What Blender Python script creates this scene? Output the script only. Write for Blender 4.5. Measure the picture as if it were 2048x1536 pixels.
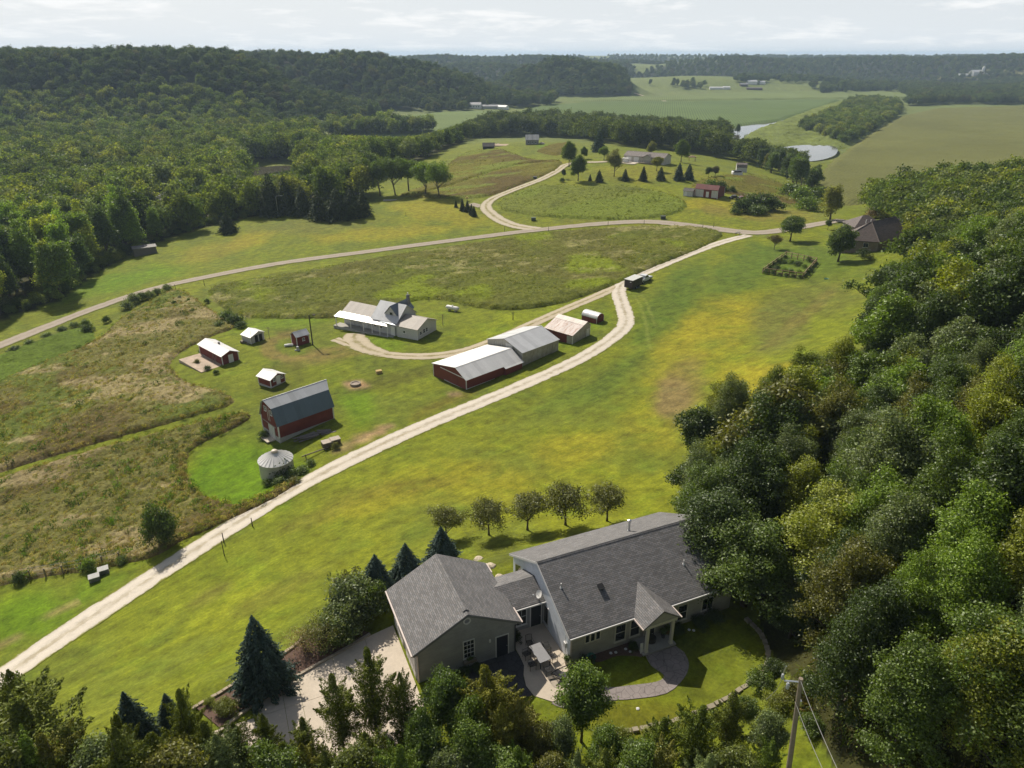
import bpy, math, random
import numpy as np
from mathutils import Vector, Matrix

for _o in list(bpy.data.objects):
    bpy.data.objects.remove(_o)
scene = bpy.context.scene
COL = scene.collection

# ---- camera --------------------------------------------------------------------
_cam = bpy.data.cameras.new("camera")
_cam.sensor_fit = 'HORIZONTAL'
_cam.sensor_width = 36.0
_cam.lens = 36.0 * 1420.0 / 2048.0
_cam.clip_start = 0.5
_cam.clip_end = 40000.0
_co = bpy.data.objects.new("camera", _cam)
_co.location = (0, 0, 55.0)
_co.rotation_euler = (math.radians(90 - 24.9), 0, 0)
COL.objects.link(_co)
scene.camera = _co

# ---- sun and sky -----------------------------------------------------------------
SUN_EL = math.radians(42.0)
SUN_AZ = math.radians(122.0)          # direction of the sun in the plan, from +x towards +y
_sd = Vector((math.cos(SUN_AZ) * math.cos(SUN_EL), math.sin(SUN_AZ) * math.cos(SUN_EL), math.sin(SUN_EL)))
_sl = bpy.data.lights.new("sun", 'SUN')
_sl.energy = 4.5
_sl.angle = math.radians(0.53)
_sl.color = (1.0, 0.92, 0.79)
_so = bpy.data.objects.new("sun", _sl)
_so.rotation_euler = _sd.to_track_quat('Z', 'Y').to_euler()
_so.location = (0, 0, 300)
COL.objects.link(_so)

world = bpy.data.worlds.new("World")
scene.world = world
world.use_nodes = True
def _build_world():
    nt = world.node_tree
    n = nt.nodes; l = nt.links
    n.clear()
    out = n.new('ShaderNodeOutputWorld')
    bg = n.new('ShaderNodeBackground')
    bg.inputs['Strength'].default_value = 0.05
    sky = n.new('ShaderNodeTexSky')
    sky.sky_type = 'NISHITA'
    sky.sun_disc = False
    sky.sun_elevation = SUN_EL
    sky.sun_rotation = math.radians(90) - SUN_AZ
    sky.altitude = 300
    sky.air_density = 1.0
    sky.dust_density = 2.5
    sky.ozone_density = 1.5
    # thin summer cloud: noise on a flat layer high above
    geo = n.new('ShaderNodeTexCoord')
    sep = n.new('ShaderNodeSeparateXYZ')
    l.new(geo.outputs['Generated'], sep.inputs[0])
    mx = n.new('ShaderNodeMath'); mx.operation = 'MAXIMUM'; mx.inputs[1].default_value = 0.0
    l.new(sep.outputs['Z'], mx.inputs[0])
    ad = n.new('ShaderNodeMath'); ad.operation = 'ADD'; ad.inputs[1].default_value = 0.12
    l.new(mx.outputs[0], ad.inputs[0])
    dv = n.new('ShaderNodeVectorMath'); dv.operation = 'DIVIDE'
    cmb = n.new('ShaderNodeCombineXYZ')
    for i in range(3): l.new(ad.outputs[0], cmb.inputs[i])
    l.new(geo.outputs['Generated'], dv.inputs[0]); l.new(cmb.outputs[0], dv.inputs[1])
    nz = n.new('ShaderNodeTexNoise'); nz.inputs['Scale'].default_value = 1.6
    nz.inputs['Detail'].default_value = 9; nz.inputs['Roughness'].default_value = 0.62
    nz.inputs['Distortion'].default_value = 0.25
    l.new(dv.outputs[0], nz.inputs['Vector'])
    cr = n.new('ShaderNodeMapRange'); cr.inputs['From Min'].default_value = 0.50; cr.inputs['From Max'].default_value = 0.64
    cr.inputs['To Min'].default_value = 0.0; cr.inputs['To Max'].default_value = 0.75
    l.new(nz.outputs['Fac'], cr.inputs['Value'])
    # milky veil, thickest at the horizon
    hz = n.new('ShaderNodeMapRange'); hz.inputs['From Min'].default_value = 0.0; hz.inputs['From Max'].default_value = 0.45
    hz.inputs['To Min'].default_value = 0.95; hz.inputs['To Max'].default_value = 0.0
    l.new(sep.outputs['Z'], hz.inputs['Value'])
    veil = n.new('ShaderNodeMix'); veil.data_type = 'RGBA'
    l.new(hz.outputs[0], veil.inputs[0])
    l.new(sky.outputs[0], veil.inputs[6])
    veil.inputs[7].default_value = (13.0, 13.75, 14.4, 1)
    cl = n.new('ShaderNodeMix'); cl.data_type = 'RGBA'
    l.new(cr.outputs[0], cl.inputs[0]); l.new(veil.outputs[2], cl.inputs[6])
    cl.inputs[7].default_value = (15.6, 15.6, 15.5, 1)
    l.new(cl.outputs[2], bg.inputs['Color'])
    l.new(bg.outputs[0], out.inputs['Surface'])
_build_world()

scene.view_settings.view_transform = 'Standard'
scene.view_settings.look = 'None'
scene.view_settings.exposure = 0.42
scene.view_settings.gamma = 1.0
scene.view_settings.use_curve_mapping = False

# ---- render ------------------------------------------------------------------------
scene.render.engine = 'CYCLES'
cy = scene.cycles
cy.use_denoising = True
cy.max_bounces = 5
cy.diffuse_bounces = 3
cy.glossy_bounces = 2
cy.transmission_bounces = 3
cy.volume_bounces = 1
cy.transparent_max_bounces = 8
cy.sample_clamp_indirect = 4.0
cy.caustics_reflective = False
cy.caustics_refractive = False
cy.use_adaptive_sampling = True
cy.adaptive_threshold = 0.02
scene.render.use_persistent_data = False
# ---- camera model and terrain -------------------------------------------------
CAM_H = 55.0
PITCH = math.radians(24.9)
FPX = 1420.0           # focal length in pixels of a 2048 px wide picture
CP, SP = math.cos(PITCH), math.sin(PITCH)

def ray(u, v):
    a = (u - 1024.0) / FPX
    b = (v - 768.0) / FPX
    d = np.array([a, CP - b * SP, -SP - b * CP])
    return d / np.linalg.norm(d)

def at_z(u, v, z):
    d = ray(u, v)
    t = (z - CAM_H) / d[2]
    return (d[0] * t, d[1] * t)

def project(x, y, z):
    dz = z - CAM_H
    dep = y * CP - dz * SP
    return (1024 + FPX * x / dep, 768 + FPX * (-dz * CP - y * SP) / dep, dep)

# control points of the near ground: (picture column, row, height in metres)
CTRL = [
 (600,880,0),(550,950,-1),(760,660,0),(620,640,-1),(960,760,1),(1240,570,3),(1180,690,2.5),(740,510,-2),(300,590,-4),
 (20,690,-6),(1100,455,0),(1480,465,3),(1620,450,4),(1750,500,7),(1600,560,6),(1480,560,5),
 (1100,1260,12),(1330,1200,12),(1330,1420,12),(830,1300,12),(620,1380,11.5),(500,1440,11),(1180,1420,12),(960,1320,12),(1480,1320,12.5),
 (1000,920,4),(800,1050,4.5),(1300,930,6.5),(1500,700,7),(1250,760,3.6),(1350,1010,9),(600,1120,3.5),(560,1000,0.5),(400,1100,-0.5),
 (20,1350,-1.5),(150,1250,-1),(200,850,-2.5),(0,1100,-4),(0,850,-5),(330,730,-2.2),(430,1250,4),(300,1400,7),(200,1536,10),(60,1536,8),
 (100,640,-7),(455,460,-6),(290,500,-8),(640,440,-3),(200,420,-12),(0,480,-12),(0,330,-12),(330,330,-12),(520,355,-12),(700,400,-4),
 (880,380,0),(1290,318,8),(1064,285,6),(980,300,4),(1150,340,6),(1100,400,2.5),(1420,392,5),(1500,360,4),(1250,400,3.5),(880,270,-6),(700,265,-12),
 (1600,400,0),(1650,350,-9),(1850,280,-11),(1700,380,-6),(2048,330,-6),(1610,300,-12),(1480,258,-12),(1300,250,-12),(1560,270,-11.5),
 (1900,700,20),(2000,1000,25),(1800,1400,19),(2040,600,20),(2000,450,12),(1700,900,14),(1550,1150,13.5),(1024,1536,12.5),(1450,1536,13),(1650,1536,16),
 (1860,420,6),(1700,650,9.5),
]
_c = np.array([(*at_z(u, v, z), z) for u, v, z in CTRL])
# ground behind and beside the camera
_x = np.array([(-60,10,6),(0,0,13),(60,0,22),(120,20,30),(150,120,30),(220,250,22),(-150,20,-4),(-200,100,-6),(-330,250,-12),(350,400,0),(-60,-60,6),(60,-60,20)], float)
_c = np.vstack([_c, _x])
_S = 60.0
def _phi(r2):
    return np.sqrt(r2 / (_S * _S) + 0.05)
_N = len(_c)
_A = _phi((_c[:, None, 0] - _c[None, :, 0]) ** 2 + (_c[:, None, 1] - _c[None, :, 1]) ** 2) - 0.012 * np.eye(_N)
_P = np.hstack([np.ones((_N, 1)), _c[:, :2] / 100.0])
_M = np.block([[_A, _P], [_P.T, np.zeros((3, 3))]])
_W = np.linalg.solve(_M, np.concatenate([_c[:, 2], np.zeros(3)]))

def _sst(a, b, t):
    t = np.clip((t - a) / (b - a), 0, 1)
    return t * t * (3 - 2 * t)

# ridge crests of the far hills: points (x, y, crest height above the valley), half width
RIDGES = [
 ([(-1400,650,62),(-900,700,64),(-560,800,58),(-420,830,63),(-350,845,62),(-310,860,30)], 118),
 ([(-1100,1120,64),(-450,1110,60),(-330,1115,59),(-232,1120,58),(-190,1130,52),(-150,1145,41)], 120),
 ([(150,1400,42),(95,1430,51),(60,1440,40)], 78),
 ([(-1500,2300,58),(-500,2350,57),(-250,2400,56),(60,2450,53),(330,2500,51)], 260),
 ([(-100,1950,40),(-20,1900,38)], 170),
 ([(330,2250,50),(500,2200,54),(720,2250,51),(900,2350,46),(1200,2300,52)], 220),
 ([(1000,2300,50),(1300,2100,58),(1700,1900,62),(2300,1700,64)], 230),
 ([(-2500,1500,75),(-1500,1200,72)], 300),
 ([(300,1720,20),(430,1700,24),(560,1720,18)], 190),
 ([(1050,1330,20),(1500,1200,30)], 150),
]
def hills(x, y):
    best = np.zeros_like(x)
    for pts, w in RIDGES:
        h = np.zeros_like(x)
        for (x0, y0, h0), (x1, y1, h1) in zip(pts[:-1], pts[1:]):
            dx, dy = x1 - x0, y1 - y0
            t = np.clip(((x - x0) * dx + (y - y0) * dy) / (dx * dx + dy * dy), 0, 1)
            d2 = (x - x0 - t * dx) ** 2 + (y - y0 - t * dy) ** 2
            h = np.maximum(h, (h0 + (h1 - h0) * t) * np.exp(-(d2 / (w * w)) ** 1.45))
        if pts[0][1] > 1600: h = h * (.90 + .10 * np.sin(x / 171.0 + pts[0][0]) + .07 * np.sin(x / 63.0 + y / 200.0))
        best = np.maximum(best, h)
    # high plateau towards the horizon
    r = np.hypot(x, y)
    return np.maximum(best, 58 * _sst(2600, 3600, r) + 3 * np.sin(x / 310.0) * _sst(2600, 3600, r))

HO = (2.03, 46.0); HA = math.radians(23.45)
HC, HS = math.cos(HA), math.sin(HA)
def _yard(x, y):
    u = (x - HO[0]) * HC + (y - HO[1]) * HS
    v = -(x - HO[0]) * HS + (y - HO[1]) * HC
    d = np.hypot(np.maximum(0, np.maximum(-11.5 - u, u - 16.0)), np.maximum(0, np.maximum(-9.5 - v, v - 6.0)))
    d2 = np.hypot(np.maximum(0, np.maximum(-25.0 - u, u + 11.0)), np.maximum(0, np.maximum(-10.0 - v, v - 2.6)))
    return 1 - _sst(0.5, 7.0, np.minimum(d, d2))

def ground(x, y):
    """height of the ground (arrays or scalars)"""
    sc = np.isscalar(x) or np.ndim(x) == 0
    x = np.atleast_1d(np.asarray(x, float)); y = np.atleast_1d(np.asarray(y, float))
    shp = x.shape; x = x.ravel(); y = y.ravel()
    out = np.empty_like(x)
    for i in range(0, len(x), 20000):
        xx, yy = x[i:i+20000], y[i:i+20000]
        near = _phi((xx[:, None] - _c[None, :, 0]) ** 2 + (yy[:, None] - _c[None, :, 1]) ** 2) @ _W[:_N]
        near = near + _W[_N] + _W[_N+1] * xx / 100 + _W[_N+2] * yy / 100
        near = np.clip(near, -12.5, 34)
        yd = _yard(xx, yy)
        near = near * (1 - yd) + 12.0 * yd
        f = np.maximum(_sst(560, 680, yy), np.maximum(_sst(330, 480, np.abs(xx)), _sst(80, 200, -yy)))
        far = -12.0 + hills(xx, yy)
        out[i:i+20000] = near * (1 - f) + far * f
    out = out.reshape(shp)
    return float(out[0]) if sc else out

_T0 = 12.0 * 1.02 ** np.arange(0, 336)
def hit(u, v, dz=0.0):
    """point of the ground seen at a picture position (dz: height above it)"""
    d = ray(u, v)
    t = _T0
    for k in range(3):
        g = CAM_H + d[2] * t - ground(d[0] * t, d[1] * t) - dz
        i = int(np.argmax(g < 0)) if (g < 0).any() else len(t) - 1
        i = max(i, 1)
        a, b, ga, gb = t[i-1], t[i], g[i-1], g[i]
        t = np.linspace(a, b, 12)
    s = a + (b - a) * ga / (ga - gb) if ga != gb else b
    return np.array([d[0]*s, d[1]*s, CAM_H + d[2]*s])
# ---- mesh helpers ----------------------------------------------------------------
def link(o, parent=None):
    COL.objects.link(o)
    if parent is not None: o.parent = parent
    return o

def tag(o, label=None, cat=None, group=None, kind=None):
    if label: o['label'] = label
    if cat: o['category'] = cat
    if group: o['group'] = group
    if kind: o['kind'] = kind
    return o

def empty(name, loc, rz=0.0, label=None, cat=None, group=None, scale=None):
    o = bpy.data.objects.new(name, None)
    o.location = loc; o.rotation_euler = (0, 0, rz)
    o.empty_display_size = 0.3
    if scale: o.scale = (scale,) * 3
    link(o)
    return tag(o, label, cat, group)

class MB:
    """collects simple shapes into one mesh"""
    def __init__(self):
        self.v = []; self.f = []
    def add(self, vs, fs):
        b = len(self.v)
        self.v += [tuple(p) for p in vs]
        self.f += [tuple(i + b for i in f) for f in fs]
        return self
    def box(self, x0, y0, z0, x1, y1, z1):
        return self.add([(x0,y0,z0),(x1,y0,z0),(x1,y1,z0),(x0,y1,z0),(x0,y0,z1),(x1,y0,z1),(x1,y1,z1),(x0,y1,z1)],
                        [(0,3,2,1),(4,5,6,7),(0,1,5,4),(1,2,6,5),(2,3,7,6),(3,0,4,7)])
    def obox(self, c, half, rz=0.0, rx=0.0, ry=0.0):
        M = Matrix.Rotation(rz, 3, 'Z') @ Matrix.Rotation(ry, 3, 'Y') @ Matrix.Rotation(rx, 3, 'X')
        c = Vector(c)
        vs = []
        for sz in (-1, 1):
            for sx, sy in ((-1,-1),(1,-1),(1,1),(-1,1)):
                vs.append(c + M @ Vector((sx*half[0], sy*half[1], sz*half[2])))
        return self.add(vs, [(0,3,2,1),(4,5,6,7),(0,1,5,4),(1,2,6,5),(2,3,7,6),(3,0,4,7)])
    def slab(self, quad, t):
        """thick sheet below a quad (or polygon) of 3-D points"""
        q = [Vector(p) for p in quad]
        n = (q[1]-q[0]).cross(q[2]-q[0]).normalized()
        if n.z < 0: q.reverse(); n = -n
        k = len(q)
        vs = q + [p - n * t for p in q]
        fs = [tuple(range(k)), tuple(range(2*k-1, k-1, -1))]
        for i in range(k):
            j = (i + 1) % k
            fs.append((i, i + k, j + k, j))
        return self.add(vs, fs)
    def prism(self, pts, z0, z1):
        k = len(pts)
        if sum(pts[i][0]*pts[(i+1)%k][1]-pts[(i+1)%k][0]*pts[i][1] for i in range(k)) < 0: pts = pts[::-1]
        vs = [(p[0],p[1],z0) for p in pts] + [(p[0],p[1],z1) for p in pts]
        fs = [tuple(range(k-1,-1,-1)), tuple(range(k, 2*k))]
        for i in range(k):
            j = (i+1) % k
            fs.append((i, j, j+k, i+k))
        return self.add(vs, fs)
    def vpoly(self, pts, axis, a0, a1):
        """polygon in a vertical plane (s, z) swept along an axis from a0 to a1"""
        k = len(pts)
        def P(s, z, a): return (a, s, z) if axis == 'x' else (s, a, z)
        vs = [P(s, z, a0) for s, z in pts] + [P(s, z, a1) for s, z in pts]
        fs = [tuple(range(k-1,-1,-1)), tuple(range(k, 2*k))]
        for i in range(k):
            j = (i+1) % k
            fs.append((i, j, j+k, i+k))
        return self.add(vs, fs)
    def tube(self, pts, rad, n=6, cap=True):
        pts = [Vector(p) for p in pts]
        if not hasattr(rad, '__len__'): rad = [rad]*len(pts)
        b = len(self.v); up = None
        for i, p in enumerate(pts):
            d = (pts[min(i+1, len(pts)-1)] - pts[max(i-1, 0)]).normalized()
            if up is None:
                up = Vector((0,0,1)) if abs(d.z) < .9 else Vector((1,0,0))
            s = d.cross(up).normalized(); t = s.cross(d).normalized(); up = t
            for k in range(n):
                a = 2*math.pi*k/n
                self.v.append(tuple(p + (s*math.cos(a) + t*math.sin(a))*rad[i]))
        for i in range(len(pts)-1):
            for k in range(n):
                a = b+i*n+k; c = b+i*n+(k+1)%n
                self.f.append((a, c, c+n, a+n))
        if cap:
            self.f.append(tuple(b+k for k in range(n-1,-1,-1)))
            e = b+(len(pts)-1)*n
            self.f.append(tuple(e+k for k in range(n)))
        return self
    def lathe(self, prof, n=24, c=(0,0,0)):
        b = len(self.v)
        for r, z in prof:
            for k in range(n):
                a = 2*math.pi*k/n
                self.v.append((c[0]+r*math.cos(a), c[1]+r*math.sin(a), c[2]+z))
        for i in range(len(prof)-1):
            for k in range(n):
                a = b+i*n+k; d = b+i*n+(k+1)%n
                self.f.append((a, d, d+n, a+n))
        self.f.append(tuple(b+k for k in range(n-1,-1,-1)))
        e = b+(len(prof)-1)*n
        self.f.append(tuple(e+k for k in range(n)))
        return self
    def mesh(self, name, mat, smooth=False):
        me = bpy.data.meshes.new(name)
        me.from_pydata(self.v, [], self.f)
        me.update()
        if smooth: me.polygons.foreach_set('use_smooth', [True]*len(me.polygons))
        if mat: me.materials.append(mat)
        return me
    def build(self, name, mat, parent=None, smooth=False, label=None, cat=None, group=None, kind=None, bevel=0.0, loc=None, rz=0.0):
        o = bpy.data.objects.new(name, self.mesh(name, mat, smooth))
        link(o, parent)
        if loc is not None: o.location = loc; o.rotation_euler = (0, 0, rz)
        if bevel:
            b = o.modifiers.new('bevel', 'BEVEL'); b.width = bevel; b.segments = 2; b.limit_method = 'ANGLE'
        return tag(o, label, cat, group, kind)

def np_mesh(name, verts, faces, mat=None, smooth=False):
    """mesh from arrays; faces (n,k) with constant k"""
    me = bpy.data.meshes.new(name)
    nv, (nf, k) = len(verts), faces.shape
    me.vertices.add(nv)
    me.vertices.foreach_set('co', np.asarray(verts, np.float32).ravel())
    me.loops.add(nf * k)
    me.loops.foreach_set('vertex_index', faces.astype(np.int32).ravel())
    me.polygons.add(nf)
    me.polygons.foreach_set('loop_start', np.arange(0, nf*k, k, dtype=np.int32))
    try: me.polygons.foreach_set('loop_total', np.full(nf, k, np.int32))
    except Exception: pass
    if smooth: me.polygons.foreach_set('use_smooth', np.ones(nf, bool))
    me.update(calc_edges=True)
    if mat: me.materials.append(mat)
    return me

def copy_tree(o, parent=None, **props):
    c = o.copy()
    COL.objects.link(c)
    if parent is not None:
        c.parent = parent
    for ch in o.children:
        copy_tree(ch, c)
    return c

# ---- materials ---------------------------------------------------------------------
MATS = {}
class NB:
    """small node-tree builder"""
    def __init__(self, name):
        m = bpy.data.materials.new(name); m.use_nodes = True
        self.m = m; self.nt = m.node_tree; self.n = self.nt.nodes; self.l = self.nt.links
        self.p = self.n['Principled BSDF']; self.out = self.n['Material Output']
    def node(self, t, **kw):
        x = self.n.new(t)
        for k, v in kw.items(): setattr(x, k, v)
        return x
    def set(self, sock, v):
        if isinstance(v, bpy.types.NodeSocket): self.l.new(v, sock)
        else:
            if hasattr(sock.default_value, '__len__') and hasattr(v, '__len__') and len(v) == 3 and len(sock.default_value) == 4: v = (*v, 1)
            sock.default_value = v
    def coord(self, kind='Object'):
        return self.node('ShaderNodeTexCoord').outputs[kind]
    def pos(self):
        return self.node('ShaderNodeNewGeometry').outputs['Position']
    def mapping(self, vec, scale=(1,1,1), rot=(0,0,0), loc=(0,0,0)):
        m = self.node('ShaderNodeMapping')
        self.l.new(vec, m.inputs['Vector'])
        m.inputs['Scale'].default_value = scale; m.inputs['Rotation'].default_value = rot; m.inputs['Location'].default_value = loc
        return m.outputs[0]
    def noise(self, vec, scale, detail=4, rough=0.55, out='Fac', dist=0.0):
        t = self.node('ShaderNodeTexNoise')
        self.l.new(vec, t.inputs['Vector'])
        t.inputs['Scale'].default_value = scale; t.inputs['Detail'].default_value = detail; t.inputs['Roughness'].default_value = rough
        t.inputs['Distortion'].default_value = dist
        return t.outputs[out]
    def ramp(self, fac, a, b, lo=0.0, hi=1.0):
        r = self.node('ShaderNodeMapRange')
        self.l.new(fac, r.inputs['Value'])
        r.inputs['From Min'].default_value = a; r.inputs['From Max'].default_value = b
        r.inputs['To Min'].default_value = lo; r.inputs['To Max'].default_value = hi
        return r.outputs[0]
    def mix(self, fac, a, b, blend='MIX'):
        x = self.node('ShaderNodeMix', data_type='RGBA', blend_type=blend)
        self.set(x.inputs[0], fac); self.set(x.inputs[6], a); self.set(x.inputs[7], b)
        return x.outputs[2]
    def math(self, op, a, b=0.5):
        x = self.node('ShaderNodeMath', operation=op)
        self.set(x.inputs[0], a); self.set(x.inputs[1], b)
        return x.outputs[0]
    def scale(self, col, f):
        """colour times a number"""
        x = self.node('ShaderNodeVectorMath', operation='SCALE')
        self.set(x.inputs[0], col); self.set(x.inputs['Scale'], f)
        return x.outputs[0]
    def bump(self, h, strength=0.3, dist=0.02):
        b = self.node('ShaderNodeBump')
        self.l.new(h, b.inputs['Height'])
        b.inputs['Strength'].default_value = strength; b.inputs['Distance'].default_value = dist
        self.l.new(b.outputs[0], self.p.inputs['Normal'])
    def done(self, col=None, rough=None, metal=None, spec=None):
        if col is not None: self.set(self.p.inputs['Base Color'], col)
        if rough is not None: self.set(self.p.inputs['Roughness'], rough)
        if metal is not None: self.p.inputs['Metallic'].default_value = metal
        if spec is not None: self.p.inputs['Specular IOR Level'].default_value = spec
        return self.m

def plain(name, col, rough=0.7, var=0.15, scale=2.0, metal=0.0, bump=0.0, spec=0.4, fine=0.0):
    """paint, metal, wood and the like with some soiling"""
    if name in MATS: return MATS[name]
    b = NB(name)
    c = b.coord()
    n = b.noise(c, scale, 6, 0.65)
    f = b.ramp(n, 0.25, 0.75, 1 - var, 1 + var)
    if fine:
        n2 = b.noise(c, scale * 14, 3, 0.6)
        f = b.math('MULTIPLY', f, b.ramp(n2, 0.25, 0.75, 1 - fine, 1 + fine))
    col4 = b.scale(col, f)
    if bump: b.bump(n, bump)
    MATS[name] = b.done(col4, rough, metal, spec)
    return MATS[name]

def siding(name, col, pitch=0.11, vertical=False, rough=0.75, depth=0.4, wear=0.18, stain=None):
    """lap siding (horizontal) or boards / ribbed metal (vertical): the board edges as relief"""
    if name in MATS: return MATS[name]
    b = NB(name)
    c = b.coord()
    s = b.node('ShaderNodeSeparateXYZ'); b.l.new(c, s.inputs[0])
    if vertical:
        t = b.math('ADD', s.outputs['X'], s.outputs['Y'])
    else:
        t = s.outputs['Z']
    fr = b.math('FRACT', b.math('DIVIDE', t, pitch), 0)
    edge = b.ramp(fr, 0.0, 0.16, 0.0, 1.0) if not vertical else b.ramp(b.math('ABSOLUTE', b.math('SUBTRACT', fr, 0.5)), 0.30, 0.46, 1.0, 0.0)
    n = b.noise(c, 0.9, 6, 0.65)
    n2 = b.noise(b.mapping(c, (9, 9, 0.8) if vertical else (0.8, 0.8, 9)), 1.5, 4, 0.6)
    f = b.math('MULTIPLY', b.ramp(n, 0.25, 0.75, 1 - wear, 1 + wear), b.ramp(n2, 0.2, 0.8, 1 - wear * .7, 1 + wear * .7))
    f = b.math('MULTIPLY', f, b.ramp(edge, 0, 1, 0.78, 1.0))
    cc = b.scale(col, f)
    if stain is not None:
        cc = b.mix(b.ramp(b.noise(b.mapping(c, (1.6, 1.6, .35)), 1.1, 7, 0.7), 0.50, 0.68, 0, 0.8), cc, stain)
    b.bump(edge, depth, 0.015)
    MATS[name] = b.done(cc, rough, 0, 0.3)
    return MATS[name]

def ribbed_roof(name, col, axis='X', pitch=0.23, rough=0.35, metal=0.6, rust=0.0, rustcol=(0.20, 0.09, 0.045), var=0.08):
    """ribbed sheet metal roof: ribs run down the slope, spaced along a local axis"""
    if name in MATS: return MATS[name]
    b = NB(name)
    c = b.coord()
    s = b.node('ShaderNodeSeparateXYZ'); b.l.new(c, s.inputs[0])
    t = s.outputs[axis]
    fr = b.math('FRACT', b.math('DIVIDE', t, pitch), 0)
    rib = b.ramp(b.math('ABSOLUTE', b.math('SUBTRACT', fr, 0.5)), 0.34, 0.47, 0.0, 1.0)
    sheet = b.math('FLOOR', b.math('DIVIDE', t, 0.92), 0)
    wn = b.node('ShaderNodeTexWhiteNoise', noise_dimensions='1D'); b.l.new(sheet, wn.inputs['W'])
    f = b.math('MULTIPLY', b.ramp(wn.outputs['Value'], 0, 1, 1 - var, 1 + var), b.ramp(b.noise(c, 0.7, 6, 0.7), 0.25, 0.75, 1 - var, 1 + var))
    cc = b.scale(col, b.math('MULTIPLY', f, b.ramp(rib, 0, 1, 1.0, 0.88)))
    if rust:
        m = b.mapping(c, (3.5, 0.7, 0.7) if axis == 'X' else (0.7, 3.5, 0.7))
        rf = b.ramp(b.noise(m, 0.8, 8, 0.72), 0.62 - rust * 0.3, 0.80 - rust * 0.25, 0, 0.85)
        cc = b.mix(rf, cc, rustcol)
    b.bump(rib, 0.5, 0.02)
    MATS[name] = b.done(cc, rough, metal, 0.5)
    return MATS[name]

def shingle(name, col, course=0.14, tab=0.32, var=0.35, slope='Y'):
    """asphalt shingles: courses by height, tabs along X+Y of the object"""
    if name in MATS: return MATS[name]
    b = NB(name)
    uv = b.node('ShaderNodeUVMap'); uv.uv_map = 'UVMap'
    br = b.node('ShaderNodeTexBrick')
    b.l.new(uv.outputs[0], br.inputs['Vector'])
    br.offset = 0.5; br.squash = 1.0
    br.inputs['Scale'].default_value = 1.0
    br.inputs['Mortar Size'].default_value = 0.018
    br.inputs['Mortar Smooth'].default_value = 0.3
    br.inputs['Bias'].default_value = 0.0
    br.inputs['Brick Width'].default_value = tab
    br.inputs['Row Height'].default_value = course
    br.inputs['Color1'].default_value = (1 - var, 1 - var, 1 - var, 1)
    br.inputs['Color2'].default_value = (1 + var, 1 + var, 1 + var, 1)
    br.inputs['Mortar'].default_value = (0.42, 0.42, 0.42, 1)
    n = b.noise(uv.outputs[0], 0.5, 6, 0.6)
    n2 = b.noise(uv.outputs[0], 30, 3, 0.7)
    f = b.math('MULTIPLY', b.ramp(n, 0.3, 0.7, 0.88, 1.12), b.ramp(n2, 0.2, 0.8, 0.78, 1.22))
    warm = b.mix(b.ramp(b.noise(uv.outputs[0], 4.0, 2, 0.5), 0.40, 0.60, 0, 1), col, (col[0]*1.06, col[1]*1.0, col[2]*0.94))
    cc = b.mix(1.0, b.scale(warm, f), br.outputs['Color'], 'MULTIPLY')
    b.bump(br.outputs['Fac'], -0.5, 0.012)
    MATS[name] = b.done(cc, 0.75, 0, 0.5)
    return MATS[name]

def uv_by_slope(me):
    """UVs in metres: u along the level direction of each face, v up the slope"""
    uvl = me.uv_layers.new(name='UVMap')
    for p in me.polygons:
        n = p.normal
        h = Vector((-n.y, n.x, 0))
        if h.length < 1e-4: h = Vector((1, 0, 0))
        h.normalize(); up = n.cross(h)
        for li in p.loop_indices:
            co = me.vertices[me.loops[li].vertex_index].co
            uvl.data[li].uv = (co.dot(h), co.dot(up))

glass = None
def glass_mat():
    global glass
    if glass is None:
        b = NB('window glass')
        n = b.noise(b.coord(), 1.5, 2, 0.5)
        glass = b.done(b.scale((0.02, 0.024, 0.028), b.ramp(n, 0.3, 0.7, 0.7, 1.3)), 0.06, 0, 0.8)
    return glass
# ---- colours, noise, polygons --------------------------------------------------------
def lin(c):
    c = np.asarray(c, float) / 255.0
    return np.where(c <= 0.04045, c / 12.92, ((c + 0.055) / 1.055) ** 2.4)
def alb(r, g, b):
    """base colour of something that reads (r, g, b) in full sun"""
    return lin((r, g, b)) / 1.55

def _hash(ix, iy, s):
    h = (ix.astype(np.int64) * 374761393 + iy.astype(np.int64) * 668265263 + s * 974634) & 0x7fffffff
    h = ((h ^ (h >> 13)) * 1274126177) & 0x7fffffff
    return ((h ^ (h >> 16)) & 0xffff) / 65535.0
def vnoise(x, y, sc, seed=0):
    x = x / sc; y = y / sc
    ix = np.floor(x); iy = np.floor(y); fx = x - ix; fy = y - iy
    fx = fx * fx * (3 - 2 * fx); fy = fy * fy * (3 - 2 * fy)
    a = _hash(ix, iy, seed); b = _hash(ix + 1, iy, seed); c = _hash(ix, iy + 1, seed); d = _hash(ix + 1, iy + 1, seed)
    return a + (b - a) * fx + (c - a) * fy + (a - b - c + d) * fx * fy
def fbm(x, y, sc, oct=4, seed=0):
    t = np.zeros_like(x, float); a = 0.5; n = 0
    for i in range(oct):
        t += a * vnoise(x + 37.7 * i, y - 11.3 * i, sc / 2 ** i, seed + i); n += a; a *= 0.5
    return t / n

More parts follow.
